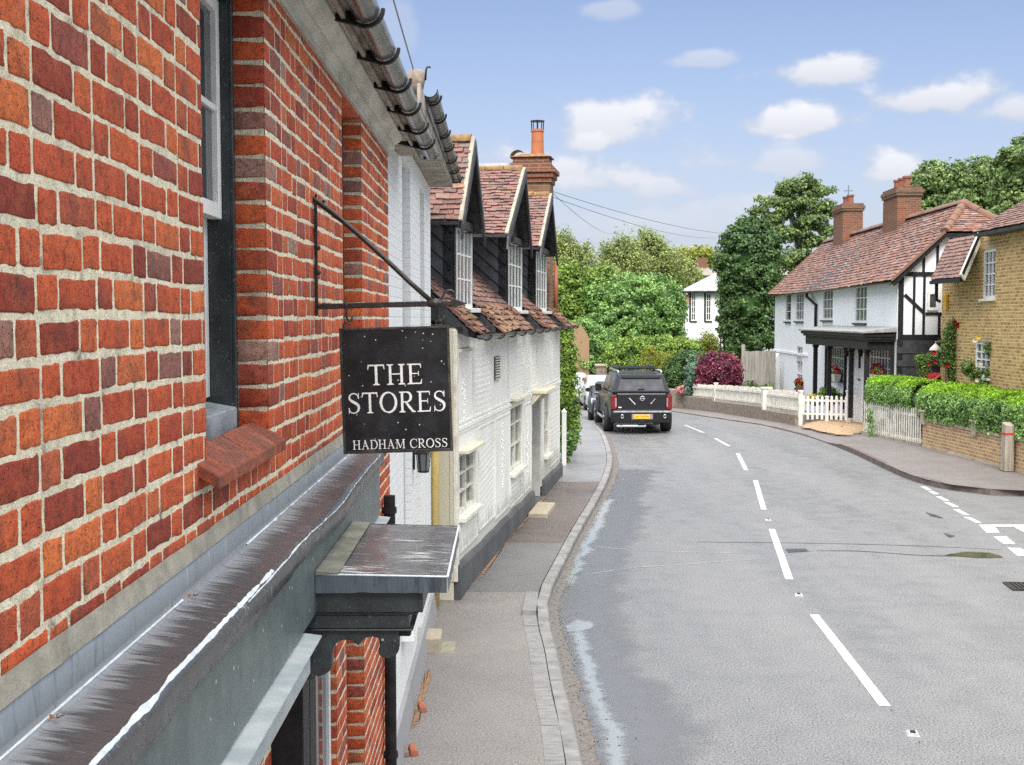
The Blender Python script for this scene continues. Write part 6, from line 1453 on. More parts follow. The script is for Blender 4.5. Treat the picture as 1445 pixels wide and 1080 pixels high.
# local +y now runs towards the camera, the road face looks to +x
hw_ = 3.5 - (590 - 450) / 1800 * gA.y; print('wall', L, hw_)
m = MB(); m.box(-.22, 0, 0, L, 0, hw_ - .07); m.build('wall', M_YWALL, gwl, .006)
m = MB(); m.box(-.0, .012, 0, L, -.02, .30)
M_EFFL = m_render('salt_stained_base', (.52, .46, .36), (.34, .27, .18), .45, .95, .5)
m = MB(); n = 60; V = []; F = []
for k in range(n + 1): y = L * k / n; V += [(.002, y, 0), (.004, y, .20 + .09 * fnoise(y * 1.7, 3) + .05 * fnoise(y * 6, 1))]
for k in range(n): F.append((2 * k, 2 * k + 2, 2 * k + 3, 2 * k + 1))
m = MB(); m.add(V, F); m.build('stained_base', M_EFFL, gwl, closed=False)
m = MB(); k = 0.0
while k < L: m.box(-.26, .04, k + .002, min(L, k + .6) - .002, hw_ - .068, hw_ + rnd.uniform(-.004, .004)); k += .6
m.build('coping', M_STONE, gwl, .008)
for yy in (.12, (atZ(1372, 652, .13) - gA).length, L * .8): m = MB(); m.box(-.03, .06, yy - .13, yy + .13, hw_ - .16, hw_ + .16); m.box(-.05, .09, yy - .19, yy + .19, hw_ + .161, hw_ + .21); m.build('pier', M_STONE, gwl, .008)
pp = atZ(1421, 667, .13); e = empty('timber_post', (pp.x, pp.y, .11), .1, 'square grey timber post with a red band standing on the pavement before the garden wall', 'post')
m = MB(); m.hexa([(-.105, -.105, 0), (.105, -.105, 0), (.105, .105, 0), (-.105, .105, 0), (-.1, -.1, 1.07), (.1, -.1, 1.07), (.1, .1, 1.13), (-.1, .1, 1.13)]); m.build('post', M_POST, e, .012); m = MB(); m.box(-.109, .109, -.109, .109, .86, .90); m.build('reflective_band', M_RED, e); m = MB(); m.box(-.112, .112, -.112, .112, 0, .06); m.build('tarred_foot', M_BLACK, e)

def pale_fence(root, A, B, h, w_, gap, name, mat, zb=.15, th=.02, pointed=True, rails=(.25, .75), seed=1, jz=.0):
    """palings between two ground points, in the frame of root (identity)"""
    A, B = Vector(A), Vector(B); d = B - A; L = d.length; d.normalize(); s_ = Vector((d.y, -d.x, 0)); r = random.Random(seed); n = int(L / (w_ + gap)); mb = MB()
    for k in range(n):
        c = A + d * ((k + .5) * L / n); z0 = gz(c.y) + zb + r.uniform(-.02, .01); hh = h + r.uniform(-jz, jz); a = c - d * w_ / 2; b = c + d * w_ / 2; t_ = s_ * th / 2
        top = z0 + hh
        P = [a - t_, b - t_, b + t_, a + t_]
        mb.hexa([(p.x, p.y, z0) for p in P] + [(p.x, p.y, top - (w_ * .5 if pointed else 0)) for p in P])
        if pointed:
            i0 = len(mb.v); q = [(p.x, p.y, top - w_ * .5 + .0005) for p in P] + [(c.x - t_.x, c.y - t_.y, top), (c.x + t_.x, c.y + t_.y, top)]; mb.add(q, [(0, 1, 4), (2, 3, 5), (1, 2, 5, 4), (3, 0, 4, 5), (0, 3, 2, 1)])
    o = mb.build(name, mat, root); mb = MB()
    for f in rails: mb.bar((A.x + s_.x * -.03, A.y + s_.y * -.03, gz(A.y) + zb + h * f), (B.x + s_.x * -.03, B.y + s_.y * -.03, gz(B.y) + zb + h * f), .03, .07)
    mb.build('rail', mat, root); return o
def posts(root, pts, h, w_, mat, zb=.05, cap=True):
    for p in pts:
        p = Vector(p); z = gz(p.y) + zb; m = MB(); m.box(p.x - w_ / 2, p.x + w_ / 2, p.y - w_ / 2, p.y + w_ / 2, z, z + h)
        if cap: m.box(p.x - w_ * .62, p.x + w_ * .62, p.y - w_ * .62, p.y + w_ * .62, z + h + .001, z + h + .05)
        m.build('post', mat, root, .006)
f1, f2 = atZ(1218, 614, .12), atZ(1300, 632, .12)
pf = empty('palisade_fence', (0, 0, 0), 0, 'whitish narrow paling fence with climbing stems beneath the rounded end of the hedge', 'fence')
pale_fence(pf, f1, f2, .98, .06, .075, 'palings', M_WPAINT2, .16, .02, False, (.15, .8), 3, .03); m = MB(); m.bar((f1.x, f1.y, .17), (f2.x, f2.y, .17), .12, .14); m.build('gravel_board', M_POST, pf)
q0, q1, q2 = atZ(1129, 599, .1), atZ(1081, 589, .05), atZ(1010, 572, .0)
wf = empty('white_board_fence', (0, 0, 0), 0, 'long white close set fence on a low stone wall in front of the white house', 'fence')
pale_fence(wf, q0, q1, .72, .09, .06, 'palings', M_WPAINT2, .42, .02, False, (.2, .75), 6); pale_fence(wf, q1, q2, .68, .09, .06, 'palings', M_WPAINT2, .50, .02, False, (.2, .75), 7)
posts(wf, [q1], 1.1, .30, M_WPAINT2); posts(wf, [q2], 1.15, .14, M_WPAINT2); posts(wf, [q0], 1.1, .13, M_WPAINT2)
q3 = q2 + Vector((-.45, 3.2, 0)); pale_fence(wf, q2, q3, .6, .09, .06, 'palings', M_WPAINT2, .56, .02, True, (.2, .75), 8)
rw = MB()
for A, B, h in ((q0, q1, .42), (q1, q2, .52), (q2, q3 + Vector((-.25, 1.5, 0)), .62)):
    d = (B - A).normalized(); s_ = Vector((d.y, -d.x, 0)) * .17; rw.hexa([(p.x, p.y, -.7) for p in (A - s_, B - s_, B + s_, A + s_)] + [(p.x, p.y, gz(p.y) + h) for p in (A - s_, B - s_, B + s_, A + s_)])
tag(rw.build('retaining_wall', M_FLINT, None, .02), 'low brown rubble retaining wall under the white board fence', 'wall')
k0, k1, k2 = atZ(1130, 591, .15), atZ(1197, 594, .15), atZ(1216, 598, .15)
kf = empty('picket_fence', (0, 0, 0), 0, 'white picket fence with pointed pales facing the gravel before the porch', 'fence')
pale_fence(kf, k0, k1, .80, .085, .075, 'palings', M_WPAINT, .17, .02, True, (.22, .78), 9); posts(kf, [k0, k0.lerp(k1, .55)], .85, .1, M_WPAINT, .05); posts(kf, [k1], 1.05, .14, M_WPAINT, .05)
gt = empty('garden_gate', (0, 0, 0), 0, 'narrow white picket gate beside the end post of the picket fence', 'gate'); pale_fence(gt, k1 + Vector((.12, 0, 0)), k2 + Vector((.15, 0, 0)), .9, .08, .07, 'palings', M_WPAINT, .14, .02, True, (.2, .8), 10)
w0, w1_ = atY(1048, 545, 58.5), atY(1094, 545, 57.5)
fp = empty('timber_fence', (0, 0, 0), 0, 'tall weathered grey timber fence between purple shrub and white house', 'fence')
pale_fence(fp, (w0.x, w0.y, 0), (w1_.x, w1_.y, 0), 2.3, .14, .004, 'boards', M_TIMBER, .3, .02, False, (.2, .8), 12, .01); w2 = atY(1036, 545, 63); pale_fence(fp, (w2.x, w2.y, 0), (w0.x, w0.y, 0), 2.0, .14, .004, 'boards', M_TIMBER, .2, .02, False, (.2, .8), 13, .01); posts(fp, [(w0.x, w0.y, 0)], 2.8, .14, M_TIMBER, .1, False)
pl = atG(1016, 574); m = MB(); m.tube([(pl.x, pl.y, -.4), (pl.x, pl.y, 2.75)], [.05, .035], 8); m.lathe([(.06, 2.75), (.05, 2.8), (.001, 2.86)], (pl.x, pl.y, 0), 8); tag(m.build('slim_pole', M_IRON), 'thin dark metal pole rising from the start of the white board fence', 'pole')
# red canvas awning by the corner of the yellow house
c = E.m @ Vector((-.9, ef + .3, 0)); e = empty('garden_canopy', (c.x, c.y, 0), 0, 'red canvas canopy with an orange pole just showing over the hedge', 'canopy')
p = atY(1313, 533, c.y); z = p.z; m = MB(); m.hexa([(p.x - c.x - .1, -.3, z - .12), (p.x - c.x + .3, -.3, z - .05), (p.x - c.x + .3, .5, z - .05), (p.x - c.x - .1, .5, z - .12), (p.x - c.x - .02, -.3, z + .08), (p.x - c.x + .3, -.3, z + .14), (p.x - c.x + .3, .5, z + .14), (p.x - c.x - .02, .5, z + .08)]); m.build('canvas', simple('red_canvas', (.50, .02, .03), rough=.7), e, .03)
a, b = atY(1301, 545, c.y - .35), atY(1327, 530.5, c.y - .35); m = MB(); m.tube([(a.x - c.x, -.35, a.z), (b.x - c.x, -.35, b.z)], .035, 8); m.build('pole', simple('orange_pole', (.65, .17, .06), rough=.5), e); m = MB(); m.tube([(p.x - c.x + .2, .1, .1), (p.x - c.x + .2, .1, z)], .03, 6); m.hexa([(p.x - c.x - .42, -.28, z - .22), (p.x - c.x - .1, -.28, z - .10), (p.x - c.x - .1, .4, z - .10), (p.x - c.x - .42, .4, z - .22), (p.x - c.x - .40, -.28, z - .19), (p.x - c.x - .1, -.28, z - .02), (p.x - c.x - .1, .4, z - .02), (p.x - c.x - .40, .4, z - .19)]); m.build('frame', M_IRON, e)

# ------------------------------------------------------------------ far houses and walls
FY = 78; a = atY(967, 410, FY); fh = empty('white_villa', (a.x, FY, 0), -.12, 'far white house with grey hipped roof, half hidden by the ivy clad tree', 'house')
Ff = Frame(a.x, FY, math.tan(.12)); fw = []
for x0, x1 in ((975, 982.5), (996, 1004)):
    p, q = Ff.ony(x0, 453, 0), Ff.ony(x1, 414, 0); fw.append((p[0], q[0], p[1], q[1]))
ezf = Ff.ony(967, 411, 0)[1]; m = MB(); wall_plane(m, MY(0), 0, 7, -1, ezf, fw, .3); m.box(0.01, 6.99, .301, 7, -1, ezf); m.build('wall', M_RENDER, fh)
for q in fw:
    o = casement(fh, MY(0), *q, 2, 4, M_WPAINT, None, .1, .06, .04, False, sill=M_BLACK); m = MB(); m.box(q[0] - .11, q[0] - .001, q[2] - .05, q[3] + .05, .002, .03, MY(0)); m.box(q[0] - .001, q[1] + .1, q[3] + .001, q[3] + .09, .002, .03, MY(0)); m.build('surround', M_BLACK, o)
m = MB(); z1 = ezf + 1.7; m.hexa([(-.35, -.35, ezf + .0), (7.35, -.35, ezf + .0), (7.35, 7.3, ezf), (-.35, 7.3, ezf), (2.9, 2.9, z1), (4.1, 2.9, z1), (4.1, 4.1, z1), (2.9, 4.1, z1)]); m.build('roof', M_SLATE, fh); m = MB(); m.box(-.36, 7.36, -.36, 7.31, ezf - .1, ezf - .002); m.build('eaves_board', M_DKGREY, fh)
p = Ff.ony(971, 421, 0); m = MB(); m.box(p[0] - .12, p[0] + .12, p[1] - .3, p[1] + .3, .002, .03, MY(0)); m.build('wall_plaque', simple('faded_red_plaque', (.5, .2, .18)), fh)
a = atY(983, 389, 112); e = empty('far_roofed_house', (a.x, 112, 0), 0, 'distant grey brown roof showing between trees above the far white house', 'house'); m = MB(); zc = atY(985, 376, 112).z; m.prism([(-.5, -2), (9, -2), (9, a.z), (-.5, a.z)], 0, -7, MY(0)); m.build('wall', M_CREAM, e); m = MB(); m.hexa([(-1, -.5, a.z), (9, -.5, a.z), (9, 7, a.z), (-1, 7, a.z), (.3, 3, zc), (9, 3, zc), (9, 3.6, zc), (.3, 3.6, zc)]); m.build('roof', simple('grey_brown_roof', (.20, .17, .14), (.28, .25, .2), 5), e); m = MB(); m.box(.4, 1.3, 2.8, 3.7, zc - .5, zc + .9); m.build('chimney', M_CHIM, e)
# ochre wall end, stone pier and dark railing beyond the parked cars
a, b = atY(804, 455, 66), atY(822, 480, 66); m = MB(); m.prism([(a.x - 3, -1), (b.x + .35, -1), (b.x + .35, b.z + .1), (b.x - .0, a.z - .25), (b.x - .5, a.z), (a.x - 3, a.z)], 0, -.6, MY(66)); tag(m.build('ochre_wall', M_OCHRE), 'ochre rendered wall beyond the ivy at the bend', 'wall')
a, b = atY(841, 528, 64), atY(856.5, 514, 64); e = empty('stone_pier', (0, 0, 0), 0, 'square stone gate pier with flat cap behind the parked cars', 'gate pier'); m = MB(); m.box(a.x, b.x, 63.8, 64.4, -1.2, b.z - .12); m.build('shaft', M_FLINT, e, .02); m = MB(); m.box(a.x - .06, b.x + .06, 63.74, 64.46, b.z - .119, b.z); m.build('cap', M_STONE, e, .02)
a = atY(826, 540, 68); m = MB(); m.box(a.x - 1, a.x + 4.4, 67.8, 68.2, -1.4, .55); tag(m.build('dark_boundary_wall', M_PLINTH), 'dark low wall behind the stone pier at the bend', 'wall')
a, b = atG(953, 569), atG(985, 566); m = MB(); a = Vector((a.x, a.y, 0)); zt_ = atY(960, 548, 57).z
m.hexa([(6.6, 56.4, -1), (8.4, 55.2, -1), (8.7, 55.7, -1), (6.9, 56.9, -1), (6.6, 56.4, zt_), (8.4, 55.2, zt_), (8.7, 55.7, zt_), (6.9, 56.9, zt_)]); tag(m.build('far_garden_wall', M_FLINT, None, .03), 'short brown wall topped with pink flowers beyond the pickup truck', 'wall')
# overhead wires
def wire(p, q, sag, lab, r=.009):
    p, q = Vector(p), Vector(q); m = MB(); m.tube([p.lerp(q, k / 24) + Vector((0, 0, -sag * 4 * (k / 24) * (1 - k / 24))) for k in range(25)], r, 5); tag(m.build('overhead_wire', M_CABLE, smooth=True), lab, 'cable', 'overhead wires')
wire(S.m @ Vector((.18, 4.9, 5.55)), atY(583, 97, 9.9), .01, 'short wire dropping to the white house eaves past the grey gutter', .006)
wire(atY(779, 270, 29), atY(1100, 327, 75), .5, 'uppermost of the long thin wires crossing the sky over the far trees', .008)
wire(atY(779, 278, 29), atY(1030, 334, 80), .4, 'middle one of the long thin wires crossing the sky', .008)
wire(atY(779, 272, 29), atY(868, 330, 85), .3, 'short steep wire falling from the cottage chimney to the far trees', .008)
# ------------------------------------------------------------------ foliage
def leaf_quads(P, Nn, size, rs, asp=.62):
    """one folded diamond per leaf; P points, Nn preferred normals"""
    n = len(P); nv = Nn + rs.normal(0, .75, (n, 3)); nv /= np.linalg.norm(nv, axis=1)[:, None] + 1e-9
    t_ = rs.normal(0, 1, (n, 3)); t_ -= nv * (t_ * nv).sum(1)[:, None]; t_ /= np.linalg.norm(t_, axis=1)[:, None] + 1e-9
    b = np.cross(nv, t_); s = (size * rs.uniform(.6, 1.35, n))[:, None]
    V = np.empty((n, 4, 3)); V[:, 0] = P - t_ * s; V[:, 1] = P - b * s * asp + nv * s * .12; V[:, 2] = P + t_ * s - nv * s * .15; V[:, 3] = P + b * s * asp + nv * s * .12
    return V.reshape(-1, 3), np.arange(n * 4).reshape(n, 4)
def crown_pts(blobs, nclump, cr, per, rs, shell=.62, flat=.75):
    """leaves gathered in clumps through the outer part of several ellipsoids"""
    B = np.array(blobs, float); w = (B[:, 3] * B[:, 5] + B[:, 3] * B[:, 4]); w /= w.sum()
    k = rs.choice(len(B), nclump, p=w); d = rs.normal(0, 1, (nclump, 3)); d /= np.linalg.norm(d, axis=1)[:, None]
    rr = rs.uniform(shell, 1.03, nclump); rr[rs.rand(nclump) < .16] *= 1.13; rr = rr[:, None]; c = B[k, :3] + d * B[k, 3:6] * rr
    cs_ = cr * rs.uniform(.55, 1.4, nclump); out = np.repeat(c, per, 0); nn = np.repeat(d, per, 0); e = rs.normal(0, 1, (nclump * per, 3)); e /= (np.linalg.norm(e, axis=1)[:, None] + 1e-9); e *= rs.uniform(.15, 1, (nclump * per, 1)) ** .6
    out = out + e * np.repeat(cs_, per)[:, None] * np.array([1, 1, flat]); nn = nn * .6 + e * .7 + np.array([0, 0, .35])
    return out, nn
def core(blobs, parent, mat, k=.72, name='dark_core'):  # solid filler; its dark colour stands in for shade inside the crown
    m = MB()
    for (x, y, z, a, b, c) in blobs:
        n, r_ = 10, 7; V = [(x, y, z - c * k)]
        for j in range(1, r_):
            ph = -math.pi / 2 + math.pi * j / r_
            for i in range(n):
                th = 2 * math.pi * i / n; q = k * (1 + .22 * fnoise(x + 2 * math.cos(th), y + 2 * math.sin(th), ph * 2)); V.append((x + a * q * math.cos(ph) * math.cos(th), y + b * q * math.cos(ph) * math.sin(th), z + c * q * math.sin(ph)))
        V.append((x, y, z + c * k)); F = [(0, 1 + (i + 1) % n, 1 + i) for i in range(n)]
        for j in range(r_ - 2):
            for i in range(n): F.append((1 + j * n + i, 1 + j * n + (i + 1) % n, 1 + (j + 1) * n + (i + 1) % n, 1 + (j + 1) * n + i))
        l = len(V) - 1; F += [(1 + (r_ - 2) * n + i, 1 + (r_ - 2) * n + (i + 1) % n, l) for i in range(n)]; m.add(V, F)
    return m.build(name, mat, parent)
def pb(px, py, Y, rx, rz, ry=None, dy=0.0):
    p = atY(px, py, Y + dy); k = Y / FL; return (p.x, p.y, p.z, rx * k, (ry if ry is not None else rx) * k, rz * k)
def plant(name, label, cat, Y, blobs, mat, nclump, cr, per, size, seed, trunk=None, group=None, shell=.62, flat=.75, corek=.0, bark=M_BARK, limbs=5, cmat=None, asp=.62):
    rs = np.random.RandomState(seed); bl = [pb(b[0], b[1], Y, *b[2:]) for b in blobs]
    c0 = bl[0]; base = Vector((trunk[0] if trunk else c0[0], c0[1], gz(Y) - .1)); e = empty(name, base, 0, label, cat, group)
    bl = [(x - base.x, y - base.y, z - base.z, a, b, c) for x, y, z, a, b, c in bl]
    big = Y > 60; P, Nn = crown_pts(bl, int(nclump * .85), cr * .9, int(per * (1.7 if big else 1.25)), rs, shell, flat); V, F = leaf_quads(P, Nn, size * (.74 if big else .88), rs, asp)
    np_mesh('crown' if trunk else 'foliage', V, F, mat, e)
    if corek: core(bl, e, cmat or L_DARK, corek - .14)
    if trunk:
        r_ = trunk[1]; top = max(b[2] for b in bl); m = MB(); L = [(0, 0, 0), (.1, .05, top * .3), (-.1, .1, top * .6), (.0, 0, top * .95)]; m.tube(L, [r_ * 1.25, r_, r_ * .75, r_ * .3], 9)
        for k in range(limbs):
            b = bl[(k * 3 + 1) % len(bl)]; z0 = max(.3, min(top * .9, b[2] - abs(b[0]) * .5 - .5)) * (.75 + .2 * rs.rand()); m.tube([(0, .05, z0), (b[0] * .5, b[1] * .5, z0 + (b[2] - z0) * .45), (b[0], b[1], b[2])], [r_ * .5, r_ * .35, r_ * .12], 6)
        m.build('trunk', bark, e, smooth=True)
    return e
BG = 'trees behind the bend of the road'
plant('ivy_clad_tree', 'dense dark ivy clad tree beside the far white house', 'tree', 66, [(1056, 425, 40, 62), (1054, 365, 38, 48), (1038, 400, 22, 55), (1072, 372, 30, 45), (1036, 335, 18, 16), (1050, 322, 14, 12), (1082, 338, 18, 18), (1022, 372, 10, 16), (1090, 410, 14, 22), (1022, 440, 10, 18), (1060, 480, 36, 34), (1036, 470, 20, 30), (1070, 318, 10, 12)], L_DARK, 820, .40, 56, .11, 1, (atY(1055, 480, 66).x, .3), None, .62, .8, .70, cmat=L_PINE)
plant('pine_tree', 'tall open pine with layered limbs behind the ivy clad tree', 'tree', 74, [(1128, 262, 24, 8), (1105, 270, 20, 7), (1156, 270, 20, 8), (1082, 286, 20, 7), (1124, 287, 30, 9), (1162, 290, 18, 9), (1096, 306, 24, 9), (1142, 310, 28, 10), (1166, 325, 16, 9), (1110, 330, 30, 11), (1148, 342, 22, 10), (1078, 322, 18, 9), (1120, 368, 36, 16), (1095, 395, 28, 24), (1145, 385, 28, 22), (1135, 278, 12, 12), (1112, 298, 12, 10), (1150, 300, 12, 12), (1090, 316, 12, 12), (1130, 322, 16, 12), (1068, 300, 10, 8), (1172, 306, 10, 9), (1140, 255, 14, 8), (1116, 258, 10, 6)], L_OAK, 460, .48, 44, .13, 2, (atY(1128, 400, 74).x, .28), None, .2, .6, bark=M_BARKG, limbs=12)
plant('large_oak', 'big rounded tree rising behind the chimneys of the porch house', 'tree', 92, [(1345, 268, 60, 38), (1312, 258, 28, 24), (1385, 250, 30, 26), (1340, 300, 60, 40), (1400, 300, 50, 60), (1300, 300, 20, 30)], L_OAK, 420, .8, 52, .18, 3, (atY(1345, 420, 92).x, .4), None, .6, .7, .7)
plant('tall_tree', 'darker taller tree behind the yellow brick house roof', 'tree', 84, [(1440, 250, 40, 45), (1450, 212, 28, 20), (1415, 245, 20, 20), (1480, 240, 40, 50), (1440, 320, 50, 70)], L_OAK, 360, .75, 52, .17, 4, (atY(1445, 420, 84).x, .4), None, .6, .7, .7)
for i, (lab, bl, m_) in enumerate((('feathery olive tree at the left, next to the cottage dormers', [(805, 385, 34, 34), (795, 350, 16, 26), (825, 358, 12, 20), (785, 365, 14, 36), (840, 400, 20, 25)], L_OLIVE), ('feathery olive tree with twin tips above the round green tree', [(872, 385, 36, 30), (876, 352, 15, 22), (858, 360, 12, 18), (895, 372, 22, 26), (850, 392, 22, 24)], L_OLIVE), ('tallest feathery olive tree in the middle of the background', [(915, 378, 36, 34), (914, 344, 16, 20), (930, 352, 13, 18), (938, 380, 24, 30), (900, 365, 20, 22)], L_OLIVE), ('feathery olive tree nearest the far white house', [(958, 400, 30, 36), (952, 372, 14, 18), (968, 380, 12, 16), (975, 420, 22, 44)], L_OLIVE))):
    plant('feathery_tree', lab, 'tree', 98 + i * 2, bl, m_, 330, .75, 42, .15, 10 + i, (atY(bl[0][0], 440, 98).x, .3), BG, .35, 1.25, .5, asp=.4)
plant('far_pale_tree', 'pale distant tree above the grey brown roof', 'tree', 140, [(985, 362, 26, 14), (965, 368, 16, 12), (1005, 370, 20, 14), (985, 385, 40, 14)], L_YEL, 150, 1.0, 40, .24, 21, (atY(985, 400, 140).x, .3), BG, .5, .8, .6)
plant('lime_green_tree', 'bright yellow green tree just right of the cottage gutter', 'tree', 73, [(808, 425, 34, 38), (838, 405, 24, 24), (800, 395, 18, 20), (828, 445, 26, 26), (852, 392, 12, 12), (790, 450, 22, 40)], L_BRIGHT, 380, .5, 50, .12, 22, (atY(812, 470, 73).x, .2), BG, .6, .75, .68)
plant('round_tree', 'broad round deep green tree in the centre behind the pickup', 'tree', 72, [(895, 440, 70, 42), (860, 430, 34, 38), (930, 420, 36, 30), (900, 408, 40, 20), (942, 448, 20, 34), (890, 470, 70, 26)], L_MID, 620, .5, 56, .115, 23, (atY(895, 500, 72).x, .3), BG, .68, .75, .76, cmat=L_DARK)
SH = 'shrubs and hedges at the bend'
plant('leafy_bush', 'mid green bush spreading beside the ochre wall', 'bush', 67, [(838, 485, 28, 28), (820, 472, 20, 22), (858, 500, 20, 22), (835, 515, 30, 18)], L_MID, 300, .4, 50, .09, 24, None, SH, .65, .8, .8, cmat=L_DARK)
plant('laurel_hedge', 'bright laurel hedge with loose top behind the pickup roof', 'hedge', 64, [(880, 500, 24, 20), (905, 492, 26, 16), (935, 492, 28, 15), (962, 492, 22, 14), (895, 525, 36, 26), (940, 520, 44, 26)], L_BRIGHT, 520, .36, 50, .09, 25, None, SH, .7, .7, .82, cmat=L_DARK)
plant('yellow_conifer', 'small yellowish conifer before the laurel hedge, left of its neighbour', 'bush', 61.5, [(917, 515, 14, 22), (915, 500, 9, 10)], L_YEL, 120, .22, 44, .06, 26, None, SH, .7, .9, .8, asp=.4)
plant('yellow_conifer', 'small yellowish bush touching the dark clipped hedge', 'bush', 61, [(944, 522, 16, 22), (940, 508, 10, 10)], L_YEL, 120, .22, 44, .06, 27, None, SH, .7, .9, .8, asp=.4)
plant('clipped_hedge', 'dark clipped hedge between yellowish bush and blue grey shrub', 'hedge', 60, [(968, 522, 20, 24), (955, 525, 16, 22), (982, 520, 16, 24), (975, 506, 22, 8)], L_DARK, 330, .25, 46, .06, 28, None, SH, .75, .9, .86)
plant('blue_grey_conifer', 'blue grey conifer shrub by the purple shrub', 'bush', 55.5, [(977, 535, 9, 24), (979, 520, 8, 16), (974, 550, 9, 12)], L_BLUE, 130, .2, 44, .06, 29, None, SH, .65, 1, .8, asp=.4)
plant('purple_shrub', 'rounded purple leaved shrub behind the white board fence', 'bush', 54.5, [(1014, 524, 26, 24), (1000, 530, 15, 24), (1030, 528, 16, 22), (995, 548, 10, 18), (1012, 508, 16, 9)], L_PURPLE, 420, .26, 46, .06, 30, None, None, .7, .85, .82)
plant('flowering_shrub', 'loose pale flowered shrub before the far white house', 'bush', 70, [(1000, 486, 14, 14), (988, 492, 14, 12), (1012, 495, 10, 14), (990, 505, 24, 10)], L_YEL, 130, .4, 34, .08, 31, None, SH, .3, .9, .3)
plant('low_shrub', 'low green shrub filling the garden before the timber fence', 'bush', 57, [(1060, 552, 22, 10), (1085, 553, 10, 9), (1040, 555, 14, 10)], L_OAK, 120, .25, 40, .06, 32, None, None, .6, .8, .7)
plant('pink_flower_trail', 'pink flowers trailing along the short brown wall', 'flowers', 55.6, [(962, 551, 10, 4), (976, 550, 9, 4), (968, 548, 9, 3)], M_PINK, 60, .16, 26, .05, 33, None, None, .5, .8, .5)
# ivy by the cottage corner, with weeds, and the white gate post
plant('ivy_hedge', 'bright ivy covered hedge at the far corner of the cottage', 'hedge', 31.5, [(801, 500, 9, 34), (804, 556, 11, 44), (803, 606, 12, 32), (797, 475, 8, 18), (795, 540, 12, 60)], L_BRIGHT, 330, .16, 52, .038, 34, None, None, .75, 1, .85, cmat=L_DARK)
plant('roadside_weeds', 'low leafy weeds sprouting at the foot of the ivy hedge', 'weeds', 30, [(806, 620, 7, 12), (801, 636, 9, 8), (797, 650, 5, 6), (812, 612, 4, 6)], L_MID, 60, .10, 34, .04, 35, None, None, .3, .8, .5)
p = atY(796, 640, 29.4); e = empty('white_gate_post', (p.x, p.y, .1), 0, 'white pointed gate post against the ivy at the end of the cottage', 'post'); zt = atY(796, 578, 29.4).z - .1
m = MB(); m.box(-.05, .05, -.05, .05, 0, zt - .06); i0 = [(-.065, -.065, zt - .059), (.065, -.065, zt - .059), (.065, .065, zt - .059), (-.065, .065, zt - .059), (0, 0, zt + .03)]; m.add(i0, [(0, 1, 4), (1, 2, 4), (2, 3, 4), (3, 0, 4), (0, 3, 2, 1)]); m.build('post', M_WPAINT, e); m = MB()
for k in range(2): m.box(-.10 - .09 * k - .07, -.10 - .09 * k, -.01, .01, .05, zt - .25); 
m.build('palings', M_WPAINT2, e)

# hedges of the yellow house: clipped boxes, pale new growth on top
def box_hedge(name, label, A, B, w_, z0, z1, seed, round_end=False, n=26000, size=.036, zmin=.9):
    rs = np.random.RandomState(seed); A, B = Vector(A), Vector(B); d = (B - A); L = d.length; d.normalize(); s_ = Vector((d.y, -d.x, 0)); e = empty(name, (A.x, A.y, 0), 0, label, 'hedge')
    D_ = np.array(d); S_ = np.array(s_)
    for part, mat, share in (('new_growth', L_LIME, .55), ('foliage', L_MID, .45)):
        k = int(n * share); u = rs.uniform(0, L, k)
        a = rs.uniform(36, 150, k) + rs.normal(0, 5, k) if part == 'new_growth' else np.where(rs.rand(k) < .8, rs.uniform(-24, 40, k) + rs.normal(0, 4, k), rs.uniform(145, 200, k))
        a = np.radians(a); ca, sa = np.cos(a), np.sin(a); ca = np.sign(ca) * np.abs(ca) ** .65; sz_ = np.sign(sa) * np.abs(sa) ** .8
        lum = np.array([fnoise(x * 1.1, y * 1.2, seed) * .12 + fnoise(x * 3.7, y * 2.6, seed + 2) * .07 for x, y in zip(u, a)])
        rf = np.sqrt(1 - (1 - np.clip(u / .8, 0, 1)) ** 2) if round_end else np.ones(k); zc = z0 + (z1 - z0) * .42; hh = np.where(sz_ > 0, (z1 - zc), (zc - z0) * 2.2)
        q = 1 + lum + rs.normal(0, .035, k); off = ca * w_ / 2 * rf * q; z = zc + sz_ * hh * (.55 + .45 * rf) * (1 + (q - 1) * .7); nn = ca[:, None] * S_[None, :] + np.array([0, 0, 1.0]) * np.maximum(sz_, 0.15)[:, None]
        P = u[:, None] * D_ + off[:, None] * S_; P[:, 2] = z; ok = z > zmin + .09 * np.array([fnoise(x * 2.3, 7, seed) for x in u]) + rs.normal(0, .03, k); V, F = leaf_quads(P[ok], nn[ok], size, rs); np_mesh(part, V, F, mat, e)
    m = MB(); a = d * (.45 if round_end else .02); b = d * L; h = s_ * (w_ / 2 - .09)
    m.hexa([(p.x, p.y, z) for z, k_ in ((z0 + (z1 - z0) * .5, .95), (z1 - .14, .42)) for p in (a - h * k_, b - h * k_, b + h * k_, a + h * k_)]); m.hexa([(p.x, p.y, z) for z, k_ in ((zmin - .1, .8), (z0 + (z1 - z0) * .5, .95))  for p in (a - h * k_, b - h * k_, b + h * k_, a + h * k_)]); m.build('dark_core', L_DARK, e); return e  # filler blocks, dark colour painting the shade within the hedge
back_ = Vector((.72, .08, 0))
h0 = gA + back_; h1 = gA + dAB.normalized() * 12 + back_
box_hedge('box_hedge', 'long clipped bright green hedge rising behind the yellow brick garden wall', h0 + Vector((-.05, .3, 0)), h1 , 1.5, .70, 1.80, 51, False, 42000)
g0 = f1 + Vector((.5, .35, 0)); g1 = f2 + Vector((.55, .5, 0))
box_hedge('box_hedge', 'rounded bright green hedge bulging over the white paling fence', g0 + Vector((.05, .2, 0)), g1 + Vector((-.05, .2, 0)), 1.3, .80, 1.84, 52, True, 26000, .036, 1.12)
